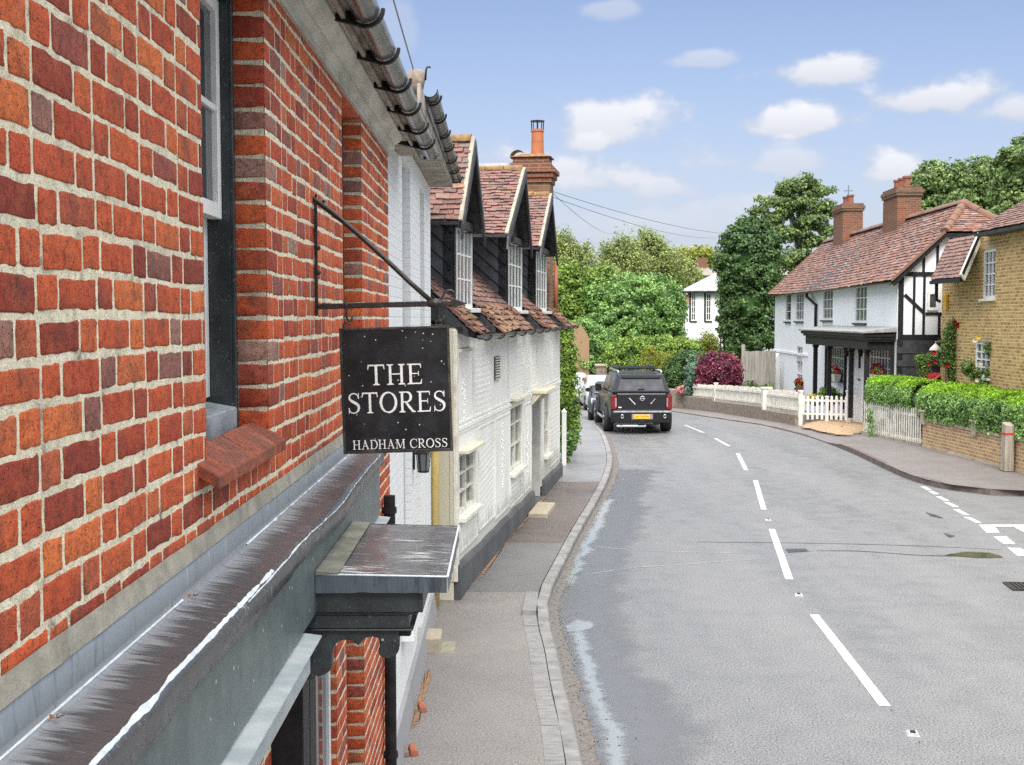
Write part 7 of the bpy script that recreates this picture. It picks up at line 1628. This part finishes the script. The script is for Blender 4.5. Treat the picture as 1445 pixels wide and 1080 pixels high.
plant('garden_shrub', 'mixed shrubs behind the long hedge under the yellow brick wall', 'bush', 33.6, [(1420, 545, 20, 8), (1445, 548, 24, 10), (1395, 541, 14, 6)], L_MID, 120, .16, 40, .035, 53, None, None, .5, .8, .6)
plant('fence_climber', 'straggling climber growing through the white palings', 'climber', 36.0, [(1228, 595, 6, 18), (1248, 598, 5, 16), (1262, 606, 6, 12), (1290, 612, 7, 10), (1284, 622, 5, 8)], L_MID, 50, .12, 26, .035, 54, None, None, .2, 1, 0)
# roses and climbers on the yellow house
def climber(name, label, blobs, Y, fl, seed, mat=L_ROSE, n=170):
    e = plant(name, label, 'climber', Y, blobs, mat, n, .16, 34, .042, seed, None, None, .35, 1, 0); o = e.location
    for px, py, m_, r_ in fl:
        p = atY(px, py, Y - .35) - o; m = MB(); k = 9
        for j in range(2):
            for i in range(k): a = 2 * math.pi * i / k + j * .3; q = r_ * (1 - .35 * j); m.add([(p.x, p.y, p.z + .02 * j), (p.x + q * math.cos(a), p.y - .03, p.z + q * math.sin(a)), (p.x + q * math.cos(a + .9), p.y - .05 - .02 * j, p.z + q * math.sin(a + .9))], [(0, 1, 2)])
        m.build('bloom', m_, e, closed=False)
    m = MB()
    for k in range(3): m.tube([(-.1 + .12 * k, 0, 0), (-.05 + .1 * k, .05, 1.2), (.1 * (k - 1), 0, 2.4)], [.02, .016, .008], 5)
    m.build('stem', M_BARK, e); return e
climber('climbing_rose', 'climbing rose with deep red blooms on the corner of the yellow house', [(1340, 480, 11, 16), (1335, 500, 9, 20), (1346, 520, 10, 20), (1345, 462, 8, 8), (1354, 490, 7, 18), (1352, 535, 9, 12)], 36.2, [(1347, 455, L_FLORED, .06), (1352, 459, L_FLORED, .09), (1317, 498, L_FLORED, .08), (1319, 511, L_FLORED, .06), (1310, 514, L_FLORED, .06), (1337, 516, L_FLORED, .07)], 61)
climber('rose_bush', 'pale leaved rose shoot standing before the black boarded gable', [(1303, 508, 8, 8), (1312, 506, 8, 6), (1305, 520, 4, 10)], 36.6, [], 62, L_ROSE, 40)
climber('window_climber', 'dull green climber with cream blooms beside the lower yellow house window', [(1415, 507, 10, 10), (1418, 525, 11, 16), (1398, 492, 6, 6), (1400, 530, 8, 12), (1378, 528, 6, 10), (1365, 520, 6, 8)], 33.4, [(1380, 476, L_FLOYEL, .08), (1375, 481, L_FLOWHT, .07), (1383, 513, L_FLOWHT, .06), (1378, 537, L_FLOWHT, .06)], 63, L_ROSE, 130)
# planting and pots at the porch house
plant('yellow_flowers', 'clump of yellow flowers behind the picket fence', 'flowers', 45.2, [(1145, 563, 9, 6), (1139, 566, 6, 5)], L_FLOYEL, 40, .12, 26, .04, 64, None, None, .3, .8, 0)
plant('leafy_bush', 'spiky green bush behind the picket fence before the porch', 'bush', 45.4, [(1170, 558, 15, 12), (1160, 562, 10, 9), (1182, 562, 10, 9)], L_BRIGHT, 110, .16, 36, .055, 65, None, None, .3, 1, .4, asp=.3)
for px, py, lab, m_, xw in ((1128, 541, 'red flowers in a small pot on the narrow lower window sill', L_FLORED, -.12), (1178, 524, 'coral flowers in a white trough under the porch window', L_FLOPINK, -.2), (1237, 524, 'mixed coral flowers in a white trough at the larger porch window', L_FLOPINK, -.2)):
    y, z = D.onx(px, py, xw); c = D.m @ Vector((xw, y, z)); e = empty('flower_pot', c, D.rz, lab, 'flower pot', 'flower pots on the white house'); rs = np.random.RandomState(int(px))
    m = MB(); L2 = .5 if xw < -.15 else .28; m.hexa([(-.09, -L2 * .8, -.36), (.09, -L2 * .8, -.36), (.09, L2 * .8, -.36), (-.09, L2 * .8, -.36), (-.12, -L2, -.1), (.12, -L2, -.1), (.12, L2, -.1), (-.12, L2, -.1)]); m.build('pot', M_WPAINT2 if xw < -.15 else M_POTD, e)
    P, Nn = crown_pts([(0, 0, .0, .14, L2, .16)], 24, .09, 22, rs, .3); V, F = leaf_quads(P, Nn, .045, rs); np_mesh('foliage', V, F, L_MID, e); P, Nn = crown_pts([(0, 0, .06, .16, L2, .17)], 26, .05, 12, rs, .7); V, F = leaf_quads(P, Nn, .045, rs, .9); np_mesh('bloom', V, F, m_, e)
# ------------------------------------------------------------------ vehicles
def trap(y, h0, h1, z0, z1, r=.07, lean=0.0, n=4):
    """rounded section across the car: half width h0 at the bottom, h1 at the top; lean tilts it along y"""
    C_ = [(-h0, z0, 1, 1), (h0, z0, -1, 1), (h1, z1, -1, -1), (-h1, z1, 1, -1)]; a0 = [180, 270, 0, 90]; out = []
    for (x, z, sx, sz_), a in zip(C_, a0):
        for k in range(n + 1):
            t_ = R(a + 90 * k / n); out.append((x + sx * r + r * math.cos(t_), z + sz_ * r + r * math.sin(t_)))
    return [(x, y + lean * (z - z0), z) for x, z in out]
def wheel(parent, x, y, rad, wid, rim=M_RIM):
    s_ = 1 if x > 0 else -1; m = MB(); m.lathe([(rad * .62, -wid / 2), (rad * .93, -wid / 2), (rad, -wid * .36), (rad, wid * .36), (rad * .93, wid / 2), (rad * .62, wid / 2)], (x, y, rad), 28, 'x'); w = m.build('wheel', M_TYRE, parent, smooth='auto')
    m = MB(); m.lathe([(rad * .63, -.02), (rad * .63, .02), (rad * .55, .005), (rad * .16, .03), (.01, .03)], (x + s_ * (wid / 2 - .03), y, rad), 20, 'x')
    for k in range(5):
        a = R(72 * k + 10); m.bar((x + s_ * (wid / 2 - .01), y + rad * .14 * math.cos(a), rad + rad * .14 * math.sin(a)), (x + s_ * (wid / 2 - .015), y + rad * .58 * math.cos(a), rad + rad * .58 * math.sin(a)), rad * .18, .03)
    m.build('rim', rim, w); return w
def text_part(s, size, loc, rot, mat, parent, name='lettering'):
    cu = bpy.data.curves.new(name, 'FONT'); cu.body = s; cu.size = size; cu.align_x = 'CENTER'; cu.align_y = 'CENTER'; cu.extrude = .002
    o = bpy.data.objects.new(name, cu); COL.objects.link(o); bpy.context.view_layer.update(); me = bpy.data.meshes.new_from_object(o.evaluated_get(bpy.context.evaluated_depsgraph_get())); bpy.data.objects.remove(o)
    o = bpy.data.objects.new(name, me); COL.objects.link(o); o.parent = parent; o.location = loc; o.rotation_euler = rot; me.materials.clear(); me.materials.append(mat); return o
gp = atG(905, 613); tk = empty('pickup_truck', (gp.x, gp.y, gz(gp.y)), .022, 'black pickup truck with canopy and roof rack parked facing away at the left kerb', 'pickup truck')
m = MB(); m.loft([trap(.10, .90, .93, .50, 1.22, .06), trap(.16, .93, .94, .46, 1.24, .07), trap(1.5, .94, .93, .46, 1.25, .07), trap(1.62, .94, .92, .42, 1.22, .08), trap(3.6, .94, .91, .42, 1.20, .08), trap(4.7, .93, .86, .45, 1.13, .1), trap(5.15, .86, .78, .48, .98, .12), trap(5.25, .78, .72, .55, .90, .1)]); body = m.build('body', M_CARBLK, tk, smooth='auto')
m = MB(); m.loft([trap(.10, .86, .70, 1.23, 1.80, .07, .25), trap(.22, .88, .73, 1.23, 1.83, .09, .20), trap(1.5, .88, .74, 1.24, 1.85, .10), trap(1.62, .87, .72, 1.22, 1.83, .10), trap(3.0, .87, .72, 1.20, 1.82, .12, -.05), trap(3.55, .87, .68, 1.19, 1.70, .12, -.4), trap(4.15, .85, .80, 1.16, 1.22, .02)]); m.build('canopy', M_CARBLK, tk, smooth='auto')
m = MB(); yb = lambda z: .10 + .25 * (z - 1.23) - .012
def rp(x0, x1, x2, x3, za, zb, off=0.0): return [(x0, yb(za) - off, za), (x1, yb(za) - off, za), (x2, yb(zb) - off, zb), (x3, yb(zb) - off, zb)]
m.poly(rp(-.71, .73, .63, -.62, 1.315, 1.68)); m.build('rear_window', simple('rear_glass', (.06, .065, .07), (.10, .105, .11), 6, .06), tk, closed=False)
m = MB(); P = rp(-.60, .60, .57, -.57, 1.685, 1.775, .004); Q = [(x, y - .05, z) for x, y, z in P]; m.hexa([P[0], P[1], P[2], P[3], Q[0], Q[1], Q[2], Q[3]]); m.build('spoiler', M_PLASTIC, tk, .02)
m = MB(); m.box(-.10, .10, .085, .12, 1.345, 1.375); m.build('window_latch', M_PLASTIC, tk, .01)
m = MB(); m.box(-.86, .88, .07, .14, 1.25, 1.305); m.build('tailgate_cap', M_PLASTIC, tk, .012)
m = MB(); m.box(-.74, .76, .055, .13, .73, 1.235); tg = m.build('tailgate', M_CARBLK, tk, .02, seg=2)
m = MB(); m.box(-.72, -.38, .045, .06, 1.10, 1.20); m.box(.42, .74, .045, .06, 1.12, 1.21); m.build('tailgate_panel', M_CARSLV if False else M_CARBLK, tg, .01)
for q in ((-.38, 1.10, -.20, .92), (.42, 1.08, .30, .94)): m = MB(); m.tube([(q[0], .045, q[1]), (q[2], .045, q[3])], .014, 6); m.lathe([(.025, -.01), (.03, .0), (.01, .01)], (q[2], .045, q[3]), 10, 'y'); m.build('tailgate_strap', M_CHROME, tg, smooth='auto')
m = MB(); m.tube([(.03 + .062 * math.cos(R(a)), .042, 1.085 + .062 * math.sin(R(a))) for a in range(0, 361, 20)], .014, 6, False); m.box(-.055, .115, .034, .046, 1.075, 1.095); m.build('badge', M_CHROME, tg, smooth='auto')
m = MB(); m.box(-.70, -.60, .048, .056, .80, .83); m.build('sticker', M_PLATEW, tg)
for s_, x0, x1 in ((-1, -.93, -.745), (1, .765, .94)):
    m = MB(); m.box(min(x0, x1), max(x0, x1), .05, .22, .75, 1.19); l = m.build('tail_light', M_TAIL, tk, .02); m = MB(); m.box(*( (-.80, -.75) if s_ < 0 else (.77, .81)), .04, .05, .83, 1.10); m.build('reverse_lens', M_TAILW, l)
m = MB(); m.box(-.86, .92, -.06, .12, .64, .715); m.build('bumper_step', simple('scuffed_chrome', (.38, .38, .39), (.22, .22, .23), 9, .3, metal=.7), tk, .02)
m = MB(); m.loft([trap(-.05, .80, .84, .36, .63, .05), trap(.15, .92, .94, .33, .635, .05)]); m.build('bumper', M_PLASTIC, tk, smooth='auto')
m = MB(); m.box(.38, .55, -.02, .2, .28, .45); m.box(-.1, .1, -.10, .1, .34, .42); m.build('tow_bar', M_PLASTIC, tk, .02)
m = MB(); m.box(-.76, .13, -.07, -.02, .225, .285); m.build('skid_bar', M_CHROME, tk, .01)
for x in (-.59, .70):
    m = MB(); m.tube([(x + .035 * math.cos(R(a)), -.085, .55 + .052 * math.sin(R(a))) for a in range(0, 361, 24)], .016, 6, False); m.build('tow_shackle', M_CHROME, tk, smooth=True)
m = MB(); m.box(-.235, .255, -.068, -.055, .475, .60); pl = m.build('number_plate', M_PLATEY, tk, .004); text_part('LR17 KOW', .088, (.01, -.0695, .5375), (math.pi / 2, 0, 0), M_PLASTIC, pl); m = MB(); m.box(-.30, .34, -.058, -.045, .46, .62); m.build('plate_surround', simple('pinkish_grey_plastic', (.25, .2, .22)), tk)
for x, y in ((-.90, 1.15), (.90, 1.15), (-.90, 4.25), (.90, 4.25)): wheel(tk, x, y, .39, .29)
for s_ in (-1, 1):
    for y0 in (1.15, 4.25):
        m = MB(); A = [(s_ * .93, y0 + .50 * math.cos(R(a)), .40 + .50 * math.sin(R(a))) for a in range(-8, 189, 14)]; m.tube(A, .055, 6); m.build('wheel_arch', M_PLASTIC, tk)
    m = MB(); m.box(min(s_ * .88, s_ * 1.02), max(s_ * .88, s_ * 1.02), 1.75, 3.65, .34, .40); m.build('sill_board', M_PLASTIC, tk)
for s_ in (-1, 1):
    m = MB(); X = lambda z: s_ * (.876 - (z - 1.23) * .262)
    for a, b, c, d in ((.42, 1.42, .46, 1.42), (1.72, 2.55, 1.72, 2.55), (2.62, 3.5, 2.62, 3.22)): m.poly([(X(1.30), a, 1.30), (X(1.30), b, 1.30), (X(1.70), d, 1.70), (X(1.70), c, 1.70)])
    m.build('side_window', M_CARGLASS, tk, closed=False); m = MB(); m.hexa([(s_ * .90, 3.3, 1.14), (s_ * 1.12, 3.34, 1.16), (s_ * 1.12, 3.46, 1.16), (s_ * .90, 3.46, 1.14), (s_ * .92, 3.3, 1.38), (s_ * 1.12, 3.34, 1.38), (s_ * 1.1, 3.44, 1.36), (s_ * .92, 3.44, 1.36)]); m.build('door_mirror', M_CARBLK, tk, .02)
    m = MB(); m.tube([(s_ * .66, .45, 1.84), (s_ * .66, .5, 1.90), (s_ * .66, 2.9, 1.90), (s_ * .66, 3.0, 1.83)], .03, 6); m.build('roof_rail', M_CHROME if False else M_CARSLV, tk, smooth=True)
    m = MB(); m.box(min(s_ * .945, s_ * .955), max(s_ * .945, s_ * .955), 2.25, 2.45, 1.02, 1.06); m.build('door_handle', M_CHROME, tk)
    m = MB(); m.tube([(s_ * .99, 1.75, .38), (s_ * 1.0, 3.6, .38)], .035, 6); m.build('side_step', M_CARSLV, tk)
m = MB(); m.box(-.70, .56, .55, .62, 1.96, 2.01); m.box(-.70, -.66, .62, 2.7, 1.96, 2.01); m.box(.52, .56, .62, 2.7, 1.96, 2.01)
for k in range(7): m.box(-.66, .52, .75 + k * .3, .80 + k * .3, 1.965, 1.985)
for x in (-.6, .46):
    for y in (.7, 2.5): m.box(x - .03, x + .03, y, y + .05, 1.89, 1.96)
m.build('roof_rack', M_PLASTIC, tk, .006)
def hatch(name, label, cat, loc, rz, paint, glass, hgt=1.46, light=M_HEADL):
    e = empty(name, loc, rz, label, cat, 'cars parked facing the camera'); k = hgt / 1.46
    m = MB(); m.loft([trap(.02, .62, .60, .30, .60, .1), trap(.10, .78, .74, .24, .70, .12), trap(.40, .86, .80, .22, .80, .12), trap(1.05, .88, .83, .2, .94, .1), trap(1.6, .89, .86, .2, .98, .1), trap(3.2, .89, .86, .2, 1.0, .1), trap(3.9, .86, .82, .25, 1.0, .12), trap(4.15, .76, .74, .35, .9, .12)]); m.build('body', paint, e, smooth='auto')
    m = MB(); zr = hgt; m.loft([trap(.98, .76, .74, .88, .92, .015), trap(1.25, .80, .72, .92, .92 + (zr - .92) * .48, .06), trap(1.72, .83, .64, .95, zr - .04, .12), trap(2.3, .84, .65, .97, zr, .14), trap(3.2, .84, .64, .97, zr - .03, .14), trap(3.75, .83, .62, .97, zr - .22, .12), trap(4.05, .78, .70, .95, 1.02, .03)]); m.build('cabin', paint, e, smooth='auto')
    m = MB(); za, zb = .945, zr - .09; ya_, yb_ = 1.0, 1.66; m.poly([(-.70, ya_ - .02, za), (.70, ya_ - .02, za), (.575, yb_ - .02, zb), (-.575, yb_ - .02, zb)]); m.build('windscreen', glass, e, closed=False)
    m = MB(); m.tube([(-.3, 1.02, .96), (-.62, 1.18, 1.06)], .012, 5); m.tube([(.25, 1.02, .96), (-.1, 1.10, 1.0)], .012, 5); m.build('wiper', M_PLASTIC, e)
    for s_ in (-1, 1):
        X = lambda z: s_ * (.853 - (z - .97) * .395); m = MB(); m.poly([(X(1.02), 1.35, 1.02), (X(1.02), 2.3, 1.02), (X(zr - .12), 2.3, zr - .12), (X(zr - .12), 1.85, zr - .12)]); m.poly([(X(1.02), 2.38, 1.02), (X(1.02), 3.5, 1.02), (X(zr - .14), 3.25, zr - .14), (X(zr - .12), 2.38, zr - .12)]); m.build('side_window', M_CARGLASS, e, closed=False)
        m = MB(); m.loft([trap(1.28, .001, .001, 0, .002, .0005)] if False else [[(s_ * (.90 + .11 * math.cos(R(a))), 1.30, 1.05 + .08 * math.sin(R(a))) for a in range(0, 360, 40)], [(s_ * (.91 + .09 * math.cos(R(a))), 1.44, 1.05 + .065 * math.sin(R(a))) for a in range(0, 360, 40)]]); m.build('door_mirror', paint, e, smooth='auto')
        m = MB(); q = [(.46, .07, .60), (.78, .20, .62), (.80, .42, .80), (.55, .22, .76)]; m.hexa([(s_ * x, y - .012, z) for x, y, z in q] + [(s_ * (x - .02), y + .1, z) for x, y, z in q]); m.build('headlight', light, e, .008)
    m = MB(); m.box(-.40, .40, -.005, .05, .36, .52); m.box(-.55, .55, .02, .08, .23, .30); m.build('grille', M_PLASTIC, e, .01); m = MB(); m.box(-.26, .26, -.02, -.006, .42, .53); m.build('number_plate', M_PLATEW, e)
    for x, y in ((-.79, .78), (.79, .78), (-.79, 3.35), (.79, 3.35)): wheel(e, x, y, .32, .2)
    return e
c1 = atG(824.5, 593); hatch('black_car', 'black hatchback parked nose to nose with the pickup truck', 'car', (c1.x + 1.0, c1.y - .62, gz(c1.y)), R(-3), M_CARBLK, M_CARGLASS, 1.30)
c2 = atG(809, 579); hatch('white_car', 'white car parked just behind the black hatchback', 'car', (c2.x + 1.38, c2.y - .7, gz(c2.y)), R(2), M_CARWHT, M_SCREEN, 1.46)
c3 = atY(819, 560, 60.5); hatch('silver_car', 'pale silver car furthest back in the parked row', 'car', (c3.x, c3.y, gz(60)), R(8), M_CARSLV, M_SCREEN, 1.5)
SUN_E, EXPO, SKY_SAT, SKY_VAL = 1.9, 1.0, 1.0, .62
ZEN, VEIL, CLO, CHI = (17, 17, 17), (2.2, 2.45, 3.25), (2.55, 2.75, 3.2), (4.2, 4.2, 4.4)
DENOISE = False
# ------------------------------------------------------------------ sky, sun, camera
SUN_EL, SUN_AZ = R(46), R(182)                            # azimuth clockwise from +Y (the view direction)
w = bpy.data.worlds.new('World'); scene.world = w; w.use_nodes = True; nt = w.node_tree
bg = nt.nodes['Background']
sky = nt.nodes.new('ShaderNodeTexSky'); sky.sky_type = 'NISHITA'; sky.sun_disc = False; sky.sun_elevation = SUN_EL; sky.sun_rotation = SUN_AZ
sky.air_density = 1.0; sky.dust_density = 1.2; sky.ozone_density = 1.5
def N(t_, **k):
    n_ = nt.nodes.new(t_)
    for a, b in k.items(): setattr(n_, a, b)
    return n_
def Mt(op, a, b=0.0, c=None):
    n_ = N('ShaderNodeMath', operation=op)
    for i, x in enumerate((a, b, c)):
        if x is None: continue
        if isinstance(x, (int, float)): n_.inputs[i].default_value = x
        else: nt.links.new(x, n_.inputs[i])
    return n_.outputs[0]
tc = N('ShaderNodeTexCoord'); sep = N('ShaderNodeSeparateXYZ'); nt.links.new(tc.outputs['Generated'], sep.inputs[0])
az = Mt('ARCTAN2', sep.outputs['X'], sep.outputs['Y']); el = Mt('ARCSINE', sep.outputs['Z'])
comb = N('ShaderNodeCombineXYZ'); nt.links.new(az, comb.inputs[0]); nt.links.new(el, comb.inputs[1])
def noise_(scale, detail, rough, off=0):
    mp = N('ShaderNodeMapping'); mp.inputs['Location'].default_value = (off, off * .7, 0); mp.inputs['Scale'].default_value = (1, 1.35, 1); nt.links.new(comb.outputs[0], mp.inputs['Vector'])
    n_ = N('ShaderNodeTexNoise'); n_.inputs['Scale'].default_value = scale; n_.inputs['Detail'].default_value = detail; n_.inputs['Roughness'].default_value = rough; nt.links.new(mp.outputs[0], n_.inputs['Vector']); return n_.outputs['Fac']
fine = noise_(17, 8, .58, 3); wide = noise_(5.5, 6, .55, 7)
def sky_dir(px, py):
    d = ray(px, py).normalized(); return math.atan2(d.x, d.y), math.asin(d.z)
# cumulus: (centre pixel, half width, half height, density) as seen in the photograph, laid out as sky directions
CLOUDS = [(845, 184, 108, 60, 1.0), (872, 250, 112, 50, 1.0), (795, 240, 90, 40, .9), (825, 205, 60, 30, .9), (935, 266, 90, 34, .7), (700, 268, 90, 34, .7), (735, 222, 100, 30, .8), (1152, 103, 92, 31, .9), (1133, 177, 108, 33, .92), (1010, 228, 78, 46, .62), (1110, 230, 120, 40, .62), (1240, 248, 60, 40, .85), (1325, 139, 126, 32, .9), (1430, 152, 54, 32, .8), (985, 86, 62, 16, .5), (858, 14, 60, 22, .45), (960, 318, 170, 44, .45), (1050, 300, 110, 38, .5), (870, 330, 120, 40, .4),
          (560, 40, 40, 60, .3), (300, 120, 160, 50, .8), (100, 220, 150, 60, .8), (-200, 150, 180, 60, .9), (1600, 180, 120, 50, .9), (1900, 100, 200, 70, .9)]
mask = None; shade = None
for px, py, wx, hy, dn in CLOUDS:
    a, e = sky_dir(px, py); sa = wx / FL; se = hy / FL
    dx = Mt('MULTIPLY', Mt('SUBTRACT', az, a), 1 / sa); dy = Mt('MULTIPLY', Mt('SUBTRACT', el, e), 1 / se)
    dyb = Mt('MULTIPLY', Mt('MINIMUM', dy, 0.0), 1.5); dyt = Mt('MAXIMUM', dy, 0.0); dyy = Mt('ADD', dyb, dyt)
    r2 = Mt('SQRT', Mt('ADD', Mt('MULTIPLY', dx, dx), Mt('MULTIPLY', dyy, dyy)))
    v_ = Mt('SUBTRACT', 1.0, r2)                             # 1 in the middle, 0 on the ellipse
    v_ = Mt('ADD', v_, Mt('MULTIPLY', Mt('SUBTRACT', fine, .5), 2.7)); v_ = Mt('ADD', v_, Mt('MULTIPLY', Mt('SUBTRACT', wide, .5), .9))
    mr = N('ShaderNodeMapRange', interpolation_type='SMOOTHSTEP'); nt.links.new(v_, mr.inputs['Value']); mr.inputs['From Min'].default_value = -.02; mr.inputs['From Max'].default_value = .66; mr.inputs['To Max'].default_value = min(1, dn * 1.12)
    mk = mr.outputs[0]; sh = Mt('MULTIPLY', mk, Mt('MULTIPLY_ADD', dy, .5, .5))
    mask = mk if mask is None else Mt('MAXIMUM', mask, mk); shade = sh if shade is None else Mt('MAXIMUM', shade, sh)
veil = N('ShaderNodeMapRange', interpolation_type='SMOOTHSTEP'); nt.links.new(el, veil.inputs['Value']); veil.inputs['From Min'].default_value = R(15); veil.inputs['From Max'].default_value = R(-2); veil.inputs['To Max'].default_value = .62
ov = N('ShaderNodeMapRange', interpolation_type='SMOOTHSTEP'); nt.links.new(Mt('ADD', noise_(2.2, 5, .55, 13), 0.0), ov.inputs['Value']); ov.inputs['From Min'].default_value = .45; ov.inputs['From Max'].default_value = .7; ov.inputs['To Max'].default_value = .35
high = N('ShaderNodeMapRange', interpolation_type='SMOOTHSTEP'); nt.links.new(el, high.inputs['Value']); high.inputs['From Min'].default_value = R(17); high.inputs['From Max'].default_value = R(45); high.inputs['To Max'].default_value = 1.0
zen_fill = Mt('MULTIPLY', high.outputs[0], .7)           # unseen cloud cover overhead, made extra bright to light the scene
def mixc(f, a, b):
    m_ = N('ShaderNodeMix', data_type='RGBA')
    for i, x in ((0, f), (6, a), (7, b)):
        if isinstance(x, (int, float)): m_.inputs[i].default_value = x
        elif isinstance(x, tuple): m_.inputs[i].default_value = (*x, 1)
        else: nt.links.new(x, m_.inputs[i])
    return m_.outputs[2]
SKYK = 0.12
hsv = N('ShaderNodeHueSaturation'); hsv.inputs['Saturation'].default_value = SKY_SAT; hsv.inputs['Value'].default_value = SKY_VAL; nt.links.new(sky.outputs[0], hsv.inputs['Color']); tint = N('ShaderNodeMix', data_type='RGBA', blend_type='MULTIPLY'); tint.inputs[0].default_value = 1; nt.links.new(hsv.outputs[0], tint.inputs[6]); tint.inputs[7].default_value = (.97, .885, .95, 1)
c = mixc(veil.outputs[0], tint.outputs[2], VEIL)
cl = mixc(shade, CLO, CHI)
c = mixc(zen_fill, c, ZEN)
c = mixc(mask, c, cl)
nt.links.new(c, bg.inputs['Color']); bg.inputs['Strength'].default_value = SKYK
sd = bpy.data.lights.new('sun', 'SUN'); sd.energy = SUN_E; sd.angle = R(26); sd.color = (1, .965, .91)
so = bpy.data.objects.new('sun', sd); COL.objects.link(so)
dirv = Vector((math.sin(SUN_AZ) * math.cos(SUN_EL), math.cos(SUN_AZ) * math.cos(SUN_EL), math.sin(SUN_EL)))
so.rotation_euler = (-dirv).to_track_quat('-Z', 'Y').to_euler(); so.location = (0, -10, 30)
cd = bpy.data.cameras.new('camera'); cam = bpy.data.objects.new('camera', cd); COL.objects.link(cam); scene.camera = cam
cam.location = CAM; cam.rotation_euler = (math.pi / 2 - PITCH, 0, 0)
cd.sensor_fit = 'HORIZONTAL'; cd.sensor_width = 36.0; cd.lens = 36.0 * FL / IW; cd.shift_y = 30.0 / IW; cd.clip_start = .05; cd.clip_end = 4000
vs = scene.view_settings; vs.view_transform = 'Standard'; vs.look = 'None'; vs.exposure = EXPO; vs.gamma = 1; vs.use_curve_mapping = False
scene.cycles.max_bounces = 8; scene.cycles.transparent_max_bounces = 8; scene.cycles.use_denoising = DENOISE
scene.render.resolution_x, scene.render.resolution_y = 1024, 765
